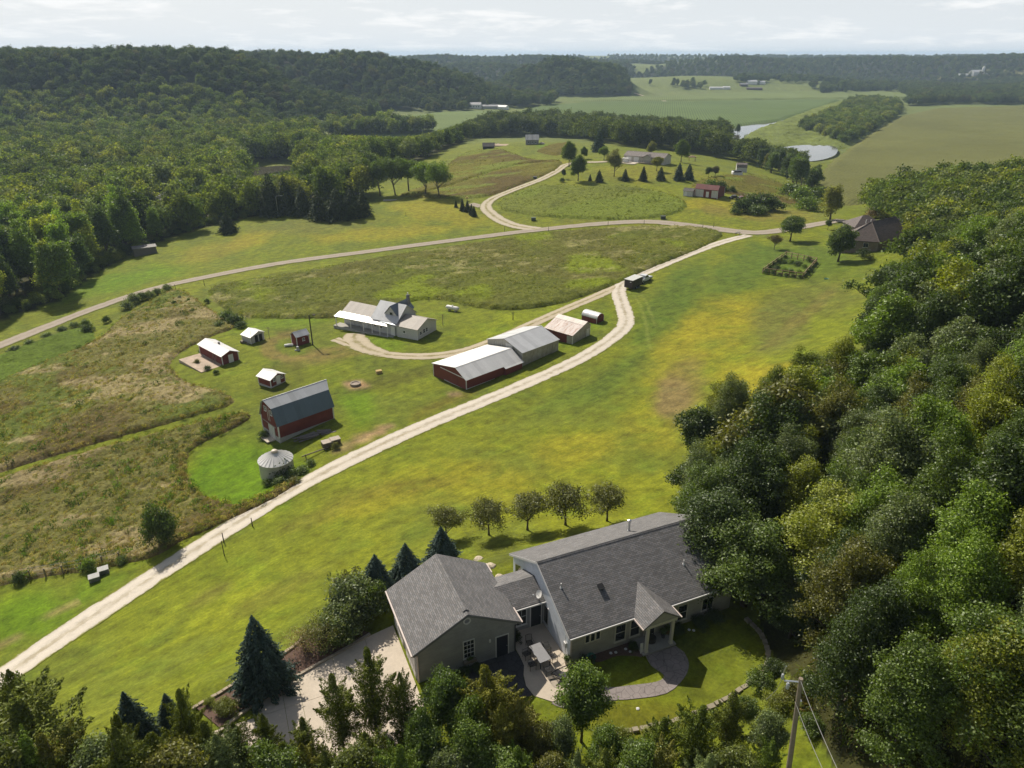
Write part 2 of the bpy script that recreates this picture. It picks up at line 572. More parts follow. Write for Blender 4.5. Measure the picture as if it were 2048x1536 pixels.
def inside(px, py, poly):
    r = np.zeros(px.shape, bool)
    k = len(poly)
    for i in range(k):
        x0, y0 = poly[i][0], poly[i][1]; x1, y1 = poly[(i+1) % k][0], poly[(i+1) % k][1]
        if y0 == y1: continue
        c = ((y0 > py) != (y1 > py)) & (px < (x1 - x0) * (py - y0) / (y1 - y0) + x0)
        r ^= c
    return r
def seg_dist(px, py, pts, closed=False):
    d = np.full(px.shape, 1e9)
    k = len(pts)
    for i in range(k if closed else k - 1):
        x0, y0 = pts[i][0], pts[i][1]; x1, y1 = pts[(i+1) % k][0], pts[(i+1) % k][1]
        dx, dy = x1 - x0, y1 - y0
        t = np.clip(((px - x0) * dx + (py - y0) * dy) / (dx * dx + dy * dy + 1e-9), 0, 1)
        d = np.minimum(d, np.hypot(px - x0 - t * dx, py - y0 - t * dy))
    return d
def smooth_line(pts, closed=False, n=6):
    """Catmull-Rom through the points"""
    out = []; k = len(pts)
    for i in range(k if closed else k - 1):
        g = (lambda j: pts[j % k]) if closed else (lambda j: pts[min(max(j, 0), k - 1)])
        p0, p1, p2, p3 = (np.array(g(i + j), float) for j in (-1, 0, 1, 2))
        for s in range(n):
            t = s / n
            out.append(0.5 * ((2*p1) + (-p0+p2)*t + (2*p0-5*p1+4*p2-p3)*t*t + (-p0+3*p1-3*p2+p3)*t**3))
    if not closed: out.append(np.array(pts[-1], float))
    return out
def ghits(px, smooth=True, closed=False, n=4):
    q = smooth_line(px, closed, n) if smooth else px
    return [hit(u, v) for u, v in q]

# ---- regions, as seen in the photograph, carried onto the ground -------------------------
REG = {}
REG['meadow'] = ghits([(418,588),(440,572),(560,553),(760,517),(900,496),(1090,468),(1250,456),(1350,453),(1425,460),(1443,473),(1400,498),(1300,538),(1225,572),(1140,602),(1060,618),(1000,620),(940,613),(895,602),(840,600),(780,618),(700,634),(620,637),(505,636),(450,618)], closed=True)
REG['knoll'] = ghits([(800,392),(850,372),(880,350),(905,322),(945,303),(990,298),(1022,306),(1050,316),(1085,322),(1120,322),(1118,336),(1092,350),(1050,366),(1000,385),(960,396),(880,397)], closed=True)
REG['knoll patch'] = ghits([(1074,303),(1100,291),(1130,287),(1150,290),(1125,306),(1112,311)], closed=True, n=3)
REG['oval'] = ghits([(994,412),(1012,396),(1060,377),(1110,371),(1180,374),(1260,374),(1330,388),(1366,402),(1373,413),(1350,428),(1280,439),(1200,439),(1100,435),(1020,424)], closed=True)
REG['pasture'] = ghits([(-80,800),(0,765),(100,722),(190,684),(240,640),(300,604),(345,582),(372,586),(410,612),(450,640),(470,655),(425,672),(370,700),(343,722),(345,742),(380,768),(440,784),(468,802),(440,818),(300,858),(150,900),(0,945),(-80,968)], closed=True)
REG['pasture low'] = ghits([(-90,985),(0,957),(150,913),(300,872),(420,842),(482,826),(500,838),(440,870),(385,900),(372,940),(400,985),(470,1010),(540,985),(600,962),(560,992),(500,1022),(430,1054),(360,1084),(310,1112),(220,1135),(130,1148),(60,1160),(0,1172),(-90,1185)], closed=True)
REG['strip'] = ghits([(-80,742),(0,712),(90,678),(170,655),(188,672),(185,690),(100,728),(0,772),(-80,806)], closed=True)
REG['bank'] = ghits([(1485,280),(1510,262),(1560,245),(1640,215),(1700,205),(1790,222),(1745,262),(1700,290),(1668,300),(1560,296),(1505,292)], closed=True)
REG['red slope'] = ghits([(1380,372),(1440,352),(1520,352),(1570,372),(1610,398),(1640,420),(1560,412),(1500,396),(1440,384)], closed=True)
REG['right corn'] = [hit(u, v) for u, v in [(1640,352),(1668,322),(1705,294),(1750,264),(1803,234),(1870,219),(2048,214),(2400,214),(2400,345),(2048,352),(1860,392),(1740,405),(1690,412),(1655,395)]]
REG['middle corn'] = [hit(u, v) for u, v in [(1010,232),(1080,214),(1180,206),(1370,205),(1680,201),(1650,214),(1560,244),(1455,256),(1350,250),(1180,240)]]
REG['back corn'] = [hit(u, v) for u, v in [(1130,201),(1270,194),(1480,186),(1700,184),(1890,187),(1880,196),(1690,198),(1370,202),(1160,204)]]
REG['left corn'] = [hit(u, v) for u, v in [(655,250),(740,237),(870,226),(1000,222),(960,240),(880,262),(800,275),(700,268)]]
REG['far right field'] = [hit(u, v) for u, v in [(1850,158),(1990,140),(2100,135),(2100,148),(1960,156)]]
RIGHT_WOOD = [hit(u, v) for u, v in [(1735,418),(1860,395),(2048,372),(2500,360)]] + [np.array((130,40,0)), np.array((90,-20,0))] + \
             [hit(u, v) for u, v in [(1720,1640),(1620,1440),(1560,1330),(1520,1240),(1500,1120),(1490,1050),(1492,1000),(1570,905),(1650,830),(1700,760),(1745,660),(1790,590),(1830,520),(1800,450)]]
RIVER_GAP = [hit(u, v)[:2] for u, v in ((470,372),(486,318),(600,312),(625,335),(560,372))]
LEFT_WOOD = [hit(u, v) for u, v in [(-300,735),(0,640),(120,600),(170,560),(255,512),(330,478),(440,446),(540,428),(640,420),(735,402),(720,372),(780,330),(850,318),(890,300),(930,283),(900,262),(700,262),(520,290),(300,310),(0,330),(-300,340)]]

# ---- the ground: one sheet out to the horizon ------------------------------------------------
def _rings():
    r = [0.0, 6.0]
    while r[-1] < 14000: r.append(r[-1] * 1.0155 + 0.12)
    return np.array(r)
def build_ground():
    R = _rings()
    front = np.radians(np.linspace(90 + 44, 90 - 44, 420))
    back = np.radians(np.linspace(90 - 44, 90 - 316, 74))[1:-1]
    A = np.concatenate([front, back])
    na, nr = len(A), len(R)
    X = (R[:, None] * np.cos(A)[None, :]); Y = (R[:, None] * np.sin(A)[None, :])
    Z = ground(X, Y)
    # the land drops away with the curve of the earth far off
    Z = Z - (np.hypot(X, Y) ** 2) / (2 * 7.4e6)
    V = np.stack([X, Y, Z], -1).reshape(-1, 3)
    i = np.arange(nr - 1)[:, None]; j = np.arange(na)[None, :]
    a = i * na + j; b = i * na + (j + 1) % na
    F = np.stack([a, b, b + na, a + na], -1).reshape(-1, 4)[:, ::-1]
    me = np_mesh('ground', V, F, ground_material(), True)
    x, y = V[:, 0], V[:, 1]
    col, tall = ground_colour(x, y)
    at = me.attributes.new('tint', 'FLOAT_COLOR', 'POINT')
    at.data.foreach_set('color', np.concatenate([col, np.ones((len(col), 1))], 1).astype(np.float32).ravel())
    o = bpy.data.objects.new('ground', me); link(o)
    tag(o, 'green and yellow mown grass land of the valley', None, None, 'structure')
    return o

PATCH = []   # dry, worn or lush patches of the turf: (u, v, half width px, half height px, angle, colour, strength)
def patch(u, v, ru, rv, ang, col, s=1.0): PATCH.append((u, v, ru, rv, ang, col, s))
YEL = alb(166,158,40); DRY = alb(142,128,66); LUSH = alb(116,150,18); DIRT = alb(190,158,118); GREY = alb(122,124,58); OLIVE = alb(104,106,36); GRN = alb(102,124,38)
patch(1440,640,110,70,-20,YEL,.9); patch(1560,760,190,60,0,YEL,.95); patch(1350,690,90,60,-60,YEL,.7); patch(1480,860,150,40,0,YEL,.7)
patch(1310,860,110,60,0,YEL,.5); patch(1560,640,70,60,-30,GREY,.8); patch(1640,590,90,50,0,GREY,.6); patch(1360,770,55,100,20,DRY,.75); patch(1345,800,40,60,10,alb(150,128,88),.6)
patch(1620,620,16,110,52,DRY,.5); patch(1160,900,130,45,-8,YEL,.55); patch(950,950,160,40,0,YEL,.5); patch(760,1000,120,26,-15,YEL,.5)
patch(800,975,150,16,-8,alb(128,120,42),.5); patch(640,1030,100,14,-22,alb(124,118,44),.5); patch(900,1000,200,18,0,alb(150,150,40),.6)
patch(480,950,130,80,-12,LUSH,1); patch(720,810,60,40,20,LUSH,.8); patch(60,1230,130,75,-10,LUSH,.9); patch(180,1180,80,40,-25,LUSH,.6)
patch(1150,660,90,40,-25,LUSH,.5); patch(760,690,60,22,0,LUSH,.5); patch(1060,640,160,30,-18,alb(150,162,30),.6); patch(560,645,120,20,-5,LUSH,.5)
patch(880,420,140,30,10,YEL,.8); patch(760,465,160,18,-4,YEL,.8); patch(500,480,60,16,-15,YEL,.9); patch(620,450,140,20,0,GREY,.6); patch(250,560,140,22,-14,LUSH,.8); patch(430,500,90,20,-15,alb(160,150,50),.6)
patch(1100,295,40,8,10,LUSH,.9); patch(1060,345,90,9,-18,YEL,.9); patch(1290,345,150,22,2,alb(150,148,44),.8); patch(1420,410,110,16,5,YEL,.9); patch(1430,420,40,14,10,DRY,.6)
patch(1550,430,90,18,0,alb(152,140,60),.8); patch(1620,430,60,25,0,alb(150,150,60),.6); patch(1600,520,160,50,0,GRN,.9); patch(1490,540,120,50,-20,GRN,.9); patch(1350,590,100,50,-50,GRN,.9); patch(1220,760,120,30,-40,GRN,.7)
patch(1130,800,90,30,-25,alb(112,132,40),.7); patch(430,1240,160,30,-35,alb(150,158,36),.7); patch(330,1330,140,30,-30,alb(124,136,44),.7); patch(220,1420,120,26,-20,alb(140,148,44),.6); patch(560,1180,120,20,-25,alb(126,128,44),.7); patch(420,1190,60,14,-30,alb(128,122,56),.5)
patch(780,760,120,16,-14,OLIVE,.7); patch(620,720,80,14,-4,DRY,.6); patch(560,760,60,40,-30,OLIVE,.5); patch(900,800,110,14,-24,alb(124,112,40),.7); patch(760,862,46,9,-24,DIRT,.9); patch(700,888,40,8,-28,DIRT,.6); patch(912,786,26,6,-15,DIRT,.9)
patch(711,769,24,8,0,DIRT,1.0); patch(560,715,26,8,-10,DRY,.7); patch(1155,440,60,6,0,alb(130,128,50),.5)
patch(1260,1440,120,40,-10,alb(128,128,36),.8); patch(1420,1360,70,50,0,alb(116,124,34),.8); patch(1000,1110,90,26,-10,alb(104,112,38),.7); patch(1100,1090,150,20,-12,alb(104,112,40),.6)
TRACKS = [([(690,690),(640,704),(590,716),(555,712),(535,698),(540,684),(560,672),(590,668)], 1.6, alb(150,130,72), .75),
          ([(590,716),(650,712),(720,704),(790,711)], 1.4, alb(150,130,72), .6),
          ([(1258,585),(1275,600),(1290,640),(1300,700)], 0.35, alb(150,160,70), .5), ([(1265,580),(1290,600),(1310,650)], 0.35, alb(150,160,70), .5),
          ([(1430,480),(1530,470),(1600,492),(1660,500)], 0.5, alb(150,160,80), .4),
          ([(0,1290),(70,1250),(150,1205)], 0.5, DIRT, .5)]
for _t in range(len(TRACKS)):
    TRACKS[_t] = (ghits(TRACKS[_t][0]),) + TRACKS[_t][1:]
_PP = []
for (u, v, ru, rv, a, c, s) in PATCH:
    ca, sa = math.cos(math.radians(a)), math.sin(math.radians(a))
    p = hit(u, v); e1 = hit(u + ru*ca, v + ru*sa)[:2] - p[:2]; e2 = hit(u - rv*sa, v + rv*ca)[:2] - p[:2]
    _PP.append((p[:2], np.linalg.inv(np.array([e1, e2]).T), c, s))

def ground_colour(x, y):
    n1 = fbm(x, y, 38, 4, 1); n2 = fbm(x, y, 9, 4, 7); n3 = fbm(x, y, 2.6, 3, 13)
    base = alb(124,138,34)[None] * (1 - n1[:, None]) + alb(146,150,34)[None] * n1[:, None]
    k = _sst(.45, .65, n2)[:, None] * .6
    col = base * (1 - k) + alb(116,128,44)[None] * k
    r = np.hypot(x, y)
    # far land: pasture and hayfields
    f = _sst(420, 620, y)[:, None]
    farc = alb(118,132,74)[None] * (1 - n1[:, None]) + alb(138,148,78)[None] * n1[:, None]
    col = col * (1 - f) + farc * f
    for p, M, c, s in _PP:
        q = (np.stack([x, y], 1) - p) @ M.T
        d = np.hypot(q[:, 0], q[:, 1]) + (n2 - .5) * 0.9 + (n3 - .5) * .35
        w = (s * (1 - _sst(.45, 1.15, d)))[:, None]
        w[(r > 700)] = 0
        col = col * (1 - w) + c[None] * w
    for pts, wd, c, s in TRACKS:
        d = seg_dist(x, y, pts) + (n3 - .5) * wd * .8
        w = (s * (1 - _sst(wd * .6, wd * 1.3, d)))[:, None]
        col = col * (1 - w) + c[None] * w
    # forest floor
    ff = alb(58,54,36)
    for poly in (RIGHT_WOOD, LEFT_WOOD):
        w = inside(x, y, poly)
        e = np.where(w, 1.0, 0.0)[:, None] * .85
        if poly is LEFT_WOOD: e = e * np.where(inside(x, y, RIVER_GAP), .0, 1.0)[:, None]
        col = col * (1 - e) + ff[None] * e
    hw = hill_wood(x, y)[:, None]
    col = col * (1 - hw) + alb(56,62,42)[None] * hw
    # plateau fields near the horizon
    pf = (_sst(3300, 3600, r) * (fbm(x, y, 500, 2, 50) > .5))[:, None]
    col = col * (1 - pf) + alb(150,160,110)[None] * pf
    col = col * (0.74 + 0.32 * n3[:, None])
    return col, None

def hill_wood(x, y):
    """1 where the far slopes are wooded"""
    h = hills(x, y)
    w = _sst(1.5, 5, h)
    past = (x > 205) & (x < 950) & (y > 1240) & (y < 1960)
    w = np.where(past, 0, w)
    w = np.where((x > 330) & (y > 2050) & (fbm(x, y * .5, 190, 3, 77) > .66), 0, w)
    return np.where(y > 560, w, np.where(np.abs(x) > 400, w, 0))

def ground_material():
    b = NB('turf')
    at = b.node('ShaderNodeVertexColor'); at.layer_name = 'tint'
    p = b.pos()
    a = b.noise(p, 0.55, 8, 0.68)
    a2 = b.noise(b.mapping(p, (1, 1, 1), (0, 0, 0.6)), 3.5, 5, 0.7)
    st = b.noise(b.mapping(b.mapping(p, (1, 1, 1), (0, 0, -0.72)), (0.16, 1.5, 1)), 1.0, 5, 0.65)     # faint mowing streaks
    f = b.math('MULTIPLY', b.ramp(a, 0.25, 0.75, 0.50, 1.46), b.ramp(a2, 0.2, 0.8, 0.60, 1.40))
    f = b.math('MULTIPLY', f, b.ramp(st, 0.3, 0.7, 0.82, 1.18))
    c = b.scale(at.outputs['Color'], f)
    g = b.noise(p, 0.22, 5, 0.6)
    c = b.mix(b.ramp(g, 0.52, 0.70, 0, 0.45), c, b.mix(1.0, c, (0.72, 0.98, 0.9, 1), 'MULTIPLY'))
    g2 = b.noise(b.mapping(p, (1, 1, 1), (0, 0, 1.1), (31, 7, 0)), 0.4, 6, 0.65)
    c = b.mix(b.ramp(g2, 0.55, 0.72, 0, 0.28), c, b.mix(1.0, c, (1.22, 1.02, 0.85, 1), 'MULTIPLY'))
    b.bump(b.math('ADD', a2, b.math('MULTIPLY', a, 2.0)), 0.5, 0.12)
    return b.done(c, 0.95, 0, 0.15)

# ---- taller growth: sheets that stand above the mown turf ---------------------------------------
def tall_material(name, rows=None, contrast=1.0):
    b = NB(name)
    at = b.node('ShaderNodeVertexColor'); at.layer_name = 'tint'
    p = b.pos()
    a = b.noise(p, 1.3, 8, 0.7)
    a2 = b.noise(p, 0.35, 6, 0.65)
    f = b.math('MULTIPLY', b.ramp(a, 0.25, 0.75, 1 - .60 * contrast, 1 + .60 * contrast), b.ramp(a2, 0.25, 0.75, 1 - .25 * contrast, 1 + .25 * contrast))
    if rows:
        s = b.node('ShaderNodeSeparateXYZ'); b.l.new(b.mapping(p, (1, 1, 1), (0, 0, rows[0])), s.inputs[0])
        w = b.math('SINE', b.math('MULTIPLY', s.outputs['X'], 2 * math.pi / rows[1]), 0)
        f = b.math('MULTIPLY', f, b.ramp(w, -1, 1, 0.80, 1.18))
    c = b.scale(at.outputs['Color'], f)
    b.bump(a, 0.9, 0.4)
    return b.done(c, 0.95, 0, 0.1)

def tall_sheet(name, poly, step, height, colour, label, mat, edge=1.2, rough=0.35, kind='stuff', inner=None, seed=0):
    P = np.array([p[:2] for p in poly])
    x0, y0 = P.min(0) - step; x1, y1 = P.max(0) + step
    nx, ny = int((x1 - x0) / step) + 1, int((y1 - y0) / step) + 1
    gx, gy = np.meshgrid(x0 + np.arange(nx) * step, y0 + np.arange(ny) * step, indexing='ij')
    rng = np.random.default_rng(seed + 5)
    gx = gx + rng.uniform(-.35, .35, gx.shape) * step; gy = gy + rng.uniform(-.35, .35, gy.shape) * step
    x, y = gx.ravel(), gy.ravel()
    ins = inside(x, y, P)
    d = seg_dist(x, y, P, True)
    if inner is not None:
        for ip in inner:
            dd = inner_dist = seg_dist(x, y, ip[0]) - ip[1]
            ins &= dd > 0; d = np.minimum(d, np.maximum(dd, 0))
    keepv = ins
    q = keepv.reshape(nx, ny)
    cell = q[:-1, :-1] | q[1:, :-1] | q[1:, 1:] | q[:-1, 1:]
    idx = np.arange(nx * ny).reshape(nx, ny)
    F = np.stack([idx[:-1, :-1][cell], idx[1:, :-1][cell], idx[1:, 1:][cell], idx[:-1, 1:][cell]], -1)
    used, inv = np.unique(F, return_inverse=True)
    F = inv.reshape(-1, 4)
    x, y, d, ins = x[used], y[used], d[used], ins[used]
    g = ground(x, y)
    n = fbm(x, y, step * 5, 3, seed + 3)
    h = np.where(ins, height * (0.25 + 0.75 * _sst(0, edge, d)) * (0.65 + 0.7 * n) + rng.uniform(-rough, rough, len(x)) * height * _sst(0, edge, d), -0.25)
    h = np.where(ins, np.maximum(h, 0.03), h)
    me = np_mesh(name, np.stack([x, y, g + h], -1), F, mat, True)
    c = colour(x, y, d)
    at = me.attributes.new('tint', 'FLOAT_COLOR', 'POINT')
    at.data.foreach_set('color', np.concatenate([c, np.ones((len(c), 1))], 1).astype(np.float32).ravel())
    o = bpy.data.objects.new(name, me); link(o)
    return tag(o, label, None, None, kind)

def _mixc(a, b, t): return a[None] * (1 - t[:, None]) + b[None] * t[:, None]
def col_meadow(x, y, d):
    n = fbm(x, y, 22, 4, 21); m = fbm(x, y, 7, 4, 33)
    c = _mixc(alb(92,102,38), alb(122,126,48), m)
    k = _sst(.5, .68, n)[:, None]; c = c * (1 - k * .6) + alb(112,108,54)[None] * k * .6
    yy = _sst(.52, .66, fbm(x + 90, y, 16, 3, 41))[:, None] * .8; c = c * (1 - yy) + alb(134,150,34)[None] * yy
    w = _sst(.57, .72, fbm(x * .7, y, 2.6, 3, 55) * .6 + fbm(x, y, 20, 2, 57) * .4)[:, None] * .75; c = c * (1 - w) + alb(166,160,104)[None] * w
    return c
def col_pasture(x, y, d):
    n = fbm(x, y, 18, 4, 61); m = fbm(x * .6 + y * .8, y * 2 - x, 9, 4, 73)
    c = _mixc(alb(112,114,56), alb(142,136,80), m)
    k = _sst(.44, .66, n)[:, None] * .8; c = c * (1 - k) + alb(108,94,56)[None] * k
    k = _sst(.52, .62, fbm(x - 55, y + 20, 14, 4, 81))[:, None] * .8; c = c * (1 - k) + alb(110,126,48)[None] * k
    k = _sst(.56, .66, fbm(x * .5, y * 1.5, 6, 4, 85))[:, None] * .8; c = c * (1 - k) + alb(178,162,118)[None] * k
    k = (1 - _sst(0, 1.6, d))[:, None] * .5; c = c * (1 - k) + alb(110,92,52)[None] * k
    return c
def col_oval(x, y, d):
    m = fbm(x, y, 9, 4, 91); n = fbm(x, y, 30, 3, 95)
    c = _mixc(alb(104,112,46), alb(138,148,58), m)
    k = _sst(.45, .6, n)[:, None] * .7
    return c * (1 - k) + alb(126,142,48)[None] * k
def col_knoll(x, y, d):
    m = fbm(x, y, 12, 4, 101); n = fbm(x + 33, y, 45, 3, 105)
    c = _mixc(alb(108,104,40), alb(136,132,50), m)
    k = _sst(.44, .56, n)[:, None] * .85
    c = c * (1 - k) + alb(104,88,48)[None] * k
    w = _sst(.56, .64, fbm(x, y * 2, 14, 3, 111))[:, None] * .7
    return c * (1 - w) + alb(130,146,56)[None] * w
def col_const(c, var=.2, sc=30):
    def f(x, y, d):
        m = fbm(x, y, sc, 4, 121)
        return c[None] * (1 - var + 2 * var * m[:, None])
    return f

def build_sheets():
    mg = tall_material('tall grass'); mc = tall_material('maize', (0.75, 1.52), .6); mf = tall_material('field crop', (0.2, 3.0), .35)
    tall_sheet('meadow_grass', REG['meadow'], 0.85, 0.75, col_meadow, 'tall unmown meadow grass between the gravel road and the white farmhouse', mg, 1.0, .38, seed=1)
    tall_sheet('meadow_grass', REG['oval'], 1.3, 0.7, col_oval, 'oval of tall meadow grass inside the bend of the two-track drive', mg, 1.4, .3, seed=2)
    lane = ghits([(810,394),(900,372),(980,345),(1040,330),(1085,325)])
    tall_sheet('meadow_grass', REG['knoll'], 1.6, 0.8, col_knoll, 'brown and green rough grass on the knoll below the tree belt', mg, 1.6, .3, inner=[(lane, 1.1)], seed=3)
    tall_sheet('meadow_grass', REG['knoll patch'], 1.6, 0.9, col_const(alb(116,108,46)), 'small patch of tall brown grass beside the grey hut', mg, 1.6, .3, seed=4)
    tall_sheet('pasture_grass', REG['pasture'], 0.7, 0.6, col_pasture, 'tan and brown rough pasture beside the long red coop', mg, 0.9, .42, seed=5)
    tall_sheet('pasture_grass', REG['pasture low'], 0.5, 0.55, col_pasture, 'rough weedy pasture beside the grain bin and the lane', mg, 0.8, .45, seed=6)
    tall_sheet('hay_grass', REG['strip'], 0.8, 0.5, col_const(alb(106,128,40), .25, 12), 'strip of green hay between the road and the tan pasture', mg, 0.9, .35, seed=7)
    tall_sheet('bank_grass', REG['bank'], 3.2, 2.4, col_const(alb(128,140,70), .3, 18), 'pale green reeds and brush on the river bank', mg, 4, .5, seed=8)
    tall_sheet('slope_grass', REG['red slope'], 1.6, 0.7, col_knoll, 'rough grass on the slope behind the red shed', mg, 1.6, .3, seed=9)
    tall_sheet('maize_field', REG['right corn'], 3.0, 2.0, col_const(alb(122,124,68), .18, 60), 'wide maize field beyond the wood with fine planting rows', mc, 3, .12, seed=10)
    tall_sheet('maize_field', REG['middle corn'], 5.0, 2.2, col_const(alb(108,128,72), .14, 80), 'green crop field beyond the tree belt', mf, 3, .06, seed=11)
    tall_sheet('maize_field', REG['back corn'], 7.0, 2.5, col_const(alb(126,140,82), .14, 80), 'pale crop strip below the rolling pasture hill', mf, 3, .06, seed=12)
    tall_sheet('maize_field', REG['left corn'], 4.5, 1.6, col_const(alb(126,144,84), .12, 80), 'light green field at the foot of the wooded bluff', mf, 3, .08, seed=13)
    tall_sheet('maize_field', REG['far right field'], 12, 2.0, col_const(alb(140,138,92), .12, 80), 'pale field high on the far slope', mf, 3, .05, seed=14)

# ---- roads and water --------------------------------------------------------------------------------
def gravel_material(name, col, crown, tyre):
    b = NB(name)
    uv = b.node('ShaderNodeUVMap'); uv.uv_map = 'UVMap'
    s = b.node('ShaderNodeSeparateXYZ'); b.l.new(uv.outputs[0], s.inputs[0])
    p = b.pos()
    n = b.noise(p, 0.9, 7, 0.7); n2 = b.noise(p, 6.0, 4, 0.7)
    ac = b.math('ABSOLUTE', s.outputs['X'], 0)                       # 0 at the middle, 1 at the edge
    wob = b.math('ADD', ac, b.ramp(b.math('ADD', b.math('MULTIPLY', n, .6), b.math('MULTIPLY', b.noise(p, 0.28, 4, .6), .4)), 0.25, 0.75, -0.30, 0.26))
    mid = b.ramp(wob, 0.06, 0.24, 1.0, 0.0)
    mid = b.math('MULTIPLY', mid, b.ramp(b.noise(p, 0.35, 5, 0.7), 0.36, 0.62, 0.25, 1.0))
    edge = b.ramp(wob, 0.82, 0.98, 0.0, 1.0)
    f = b.math('MULTIPLY', b.ramp(n, 0.25, 0.75, 0.86, 1.14), b.ramp(n2, 0.25, 0.75, 0.86, 1.14))
    c = b.scale(col, f)
    c = b.mix(b.math('MULTIPLY', mid, crown[1]), c, b.scale(crown[0], f))
    t = b.ramp(b.math('ABSOLUTE', b.math('SUBTRACT', wob, 0.52)), 0.08, 0.24, tyre, 0.0)
    c = b.mix(t, c, b.scale(col, 1.15))
    c = b.mix(edge, c, b.scale(tuple(alb(134,136,58)), f))
    b.bump(n2, 0.3, 0.03)
    return b.done(c, 0.95, 0, 0.15)

def road(name, px, width, mat, label, lift=0.05, step=None):
    q = np.array(smooth_line(px, False, 8))
    P = np.array([hit(u, v) for u, v in q])[:, :2]
    s = np.concatenate([[0], np.cumsum(np.hypot(*np.diff(P, axis=0).T))])
    st = step or max(0.8, s[-1] / 260)
    t = np.arange(0, s[-1], st)
    C = np.stack([np.interp(t, s, P[:, 0]), np.interp(t, s, P[:, 1])], 1)
    for _ in range(6):   # even the line out
        C[1:-1] = (C[:-2] + 2 * C[1:-1] + C[2:]) / 4
    T = np.gradient(C, axis=0); T /= np.hypot(*T.T)[:, None]
    N = np.stack([-T[:, 1], T[:, 0]], 1)
    rng = np.random.default_rng(len(px) * 7)
    K = np.linspace(-1, 1, 9)
    V = []; UV = []
    ws = np.interp(np.linspace(0, 1, len(C)), np.linspace(0, 1, len(width)) if hasattr(width, '__len__') else [0, 1], width if hasattr(width, '__len__') else [width, width])
    wl = ws / 2 * (1 + rng.normal(0, .02, len(C))); wr = ws / 2 * (1 + rng.normal(0, .02, len(C)))
    for k in K:
        w = np.where(k < 0, wl, wr) * k
        XY = C + N * w[:, None]
        dist = np.hypot(XY[:, 0], XY[:, 1])
        V.append(np.stack([XY[:, 0], XY[:, 1], ground(XY[:, 0], XY[:, 1]) + lift * np.maximum(1, dist / 140) + 0.05 * (1 - k * k)], 1))
        UV.append(np.stack([np.full(len(C), k), t], 1))
    V = np.stack(V, 1); UV = np.stack(UV, 1)
    n, m = len(C), len(K)
    i = np.arange(n - 1)[:, None]; j = np.arange(m - 1)[None]
    a = i * m + j
    F = np.stack([a, a + m, a + m + 1, a + 1], -1).reshape(-1, 4)
    me = np_mesh(name, V.reshape(-1, 3), F, mat, True)
    uvl = me.uv_layers.new(name='UVMap')
    uvl.data.foreach_set('uv', UV.reshape(-1, 2)[F.ravel()].astype(np.float32).ravel())
    if me.polygons[0].normal.z < 0: me.flip_normals()
    o = bpy.data.objects.new(name, me); link(o)
    return tag(o, label, None, None, 'structure')

def build_roads():
    tan = alb(150,128,84)
    m_white = gravel_material('white gravel', tuple(alb(226,216,200)), (tuple(alb(176,164,132)), .8), .5)
    m_grey = gravel_material('grey gravel', tuple(alb(182,170,154)), (tuple(alb(168,152,134)), .5), .6)
    m_farm = gravel_material('farm track', tuple(alb(208,194,168)), (tuple(alb(140,132,62)), .85), .4)
    m_two = gravel_material('two track', tuple(alb(210,198,174)), (tuple(alb(146,138,66)), 1.0), .4)
    road('gravel_lane', [(-80,1412),(20,1345),(100,1290),(200,1224),(300,1158),(400,1094),(500,1030),(600,972),(700,920),(800,873),(900,830),(1000,789),(1100,746),(1170,712),(1225,676),(1252,648),(1248,620),(1238,590),(1240,572),(1262,558),(1300,541),(1350,520),(1400,500),(1450,483),(1500,470)], [4.6,4.2,3.9,3.7,3.7,3.8,3.9], m_white, 'pale gravel lane running from the lower edge past the barn')
    road('farm_drive', [(1236,573),(1190,594),(1130,619),(1060,650),(1000,677),(940,700),(880,711),(820,713),(765,708),(720,697),(690,685),(668,678)], [3.6,3.4,3.4,3.4,3.6,3.4,3.0,2.4], m_farm, 'gravel farm drive curving round the white farmhouse', lift=0.04)
    road('farm_spur', [(770,708),(735,698),(712,684),(706,674),(712,667)], [3.0,4.5,5.5,4.5], m_farm, 'patch of loose gravel in front of the farmhouse porch', lift=0.06)
    road('gravel_road', [(-90,722),(0,691),(100,651),(200,613),(300,580),(400,557),(560,527),(740,503),(900,482),(1060,462),(1200,448),(1300,444),(1400,454),(1470,463),(1520,466),(1580,458),(1650,446),(1690,439)], [5.6,5.4,5.0,4.8,4.8,5.0,5.6,6.2,5.0], m_grey, 'grey gravel road crossing the picture behind the farmhouse', lift=0.07)
    road('knoll_drive', [(1075,459),(1030,452),(996,438),(972,416),(984,399),(1030,379),(1080,360),(1112,344),(1132,330),(1160,325.5),(1200,324.5),(1236,322)], [6.0,5.4,4.8,4.6,4.6,4.4,4.2,4.0], m_two, 'two-track drive climbing to the ranch house on the knoll', lift=0.07)
    road('field_road', [(1268,187),(1300,195),(1342,207)], 7.0, m_farm, 'pale track between far fields', lift=0.1, step=8)
    road('side_path', [(940,408),(965,414)], 4.0, m_grey, 'short gravel spur beside the clipped cedar row', lift=0.05, step=2)

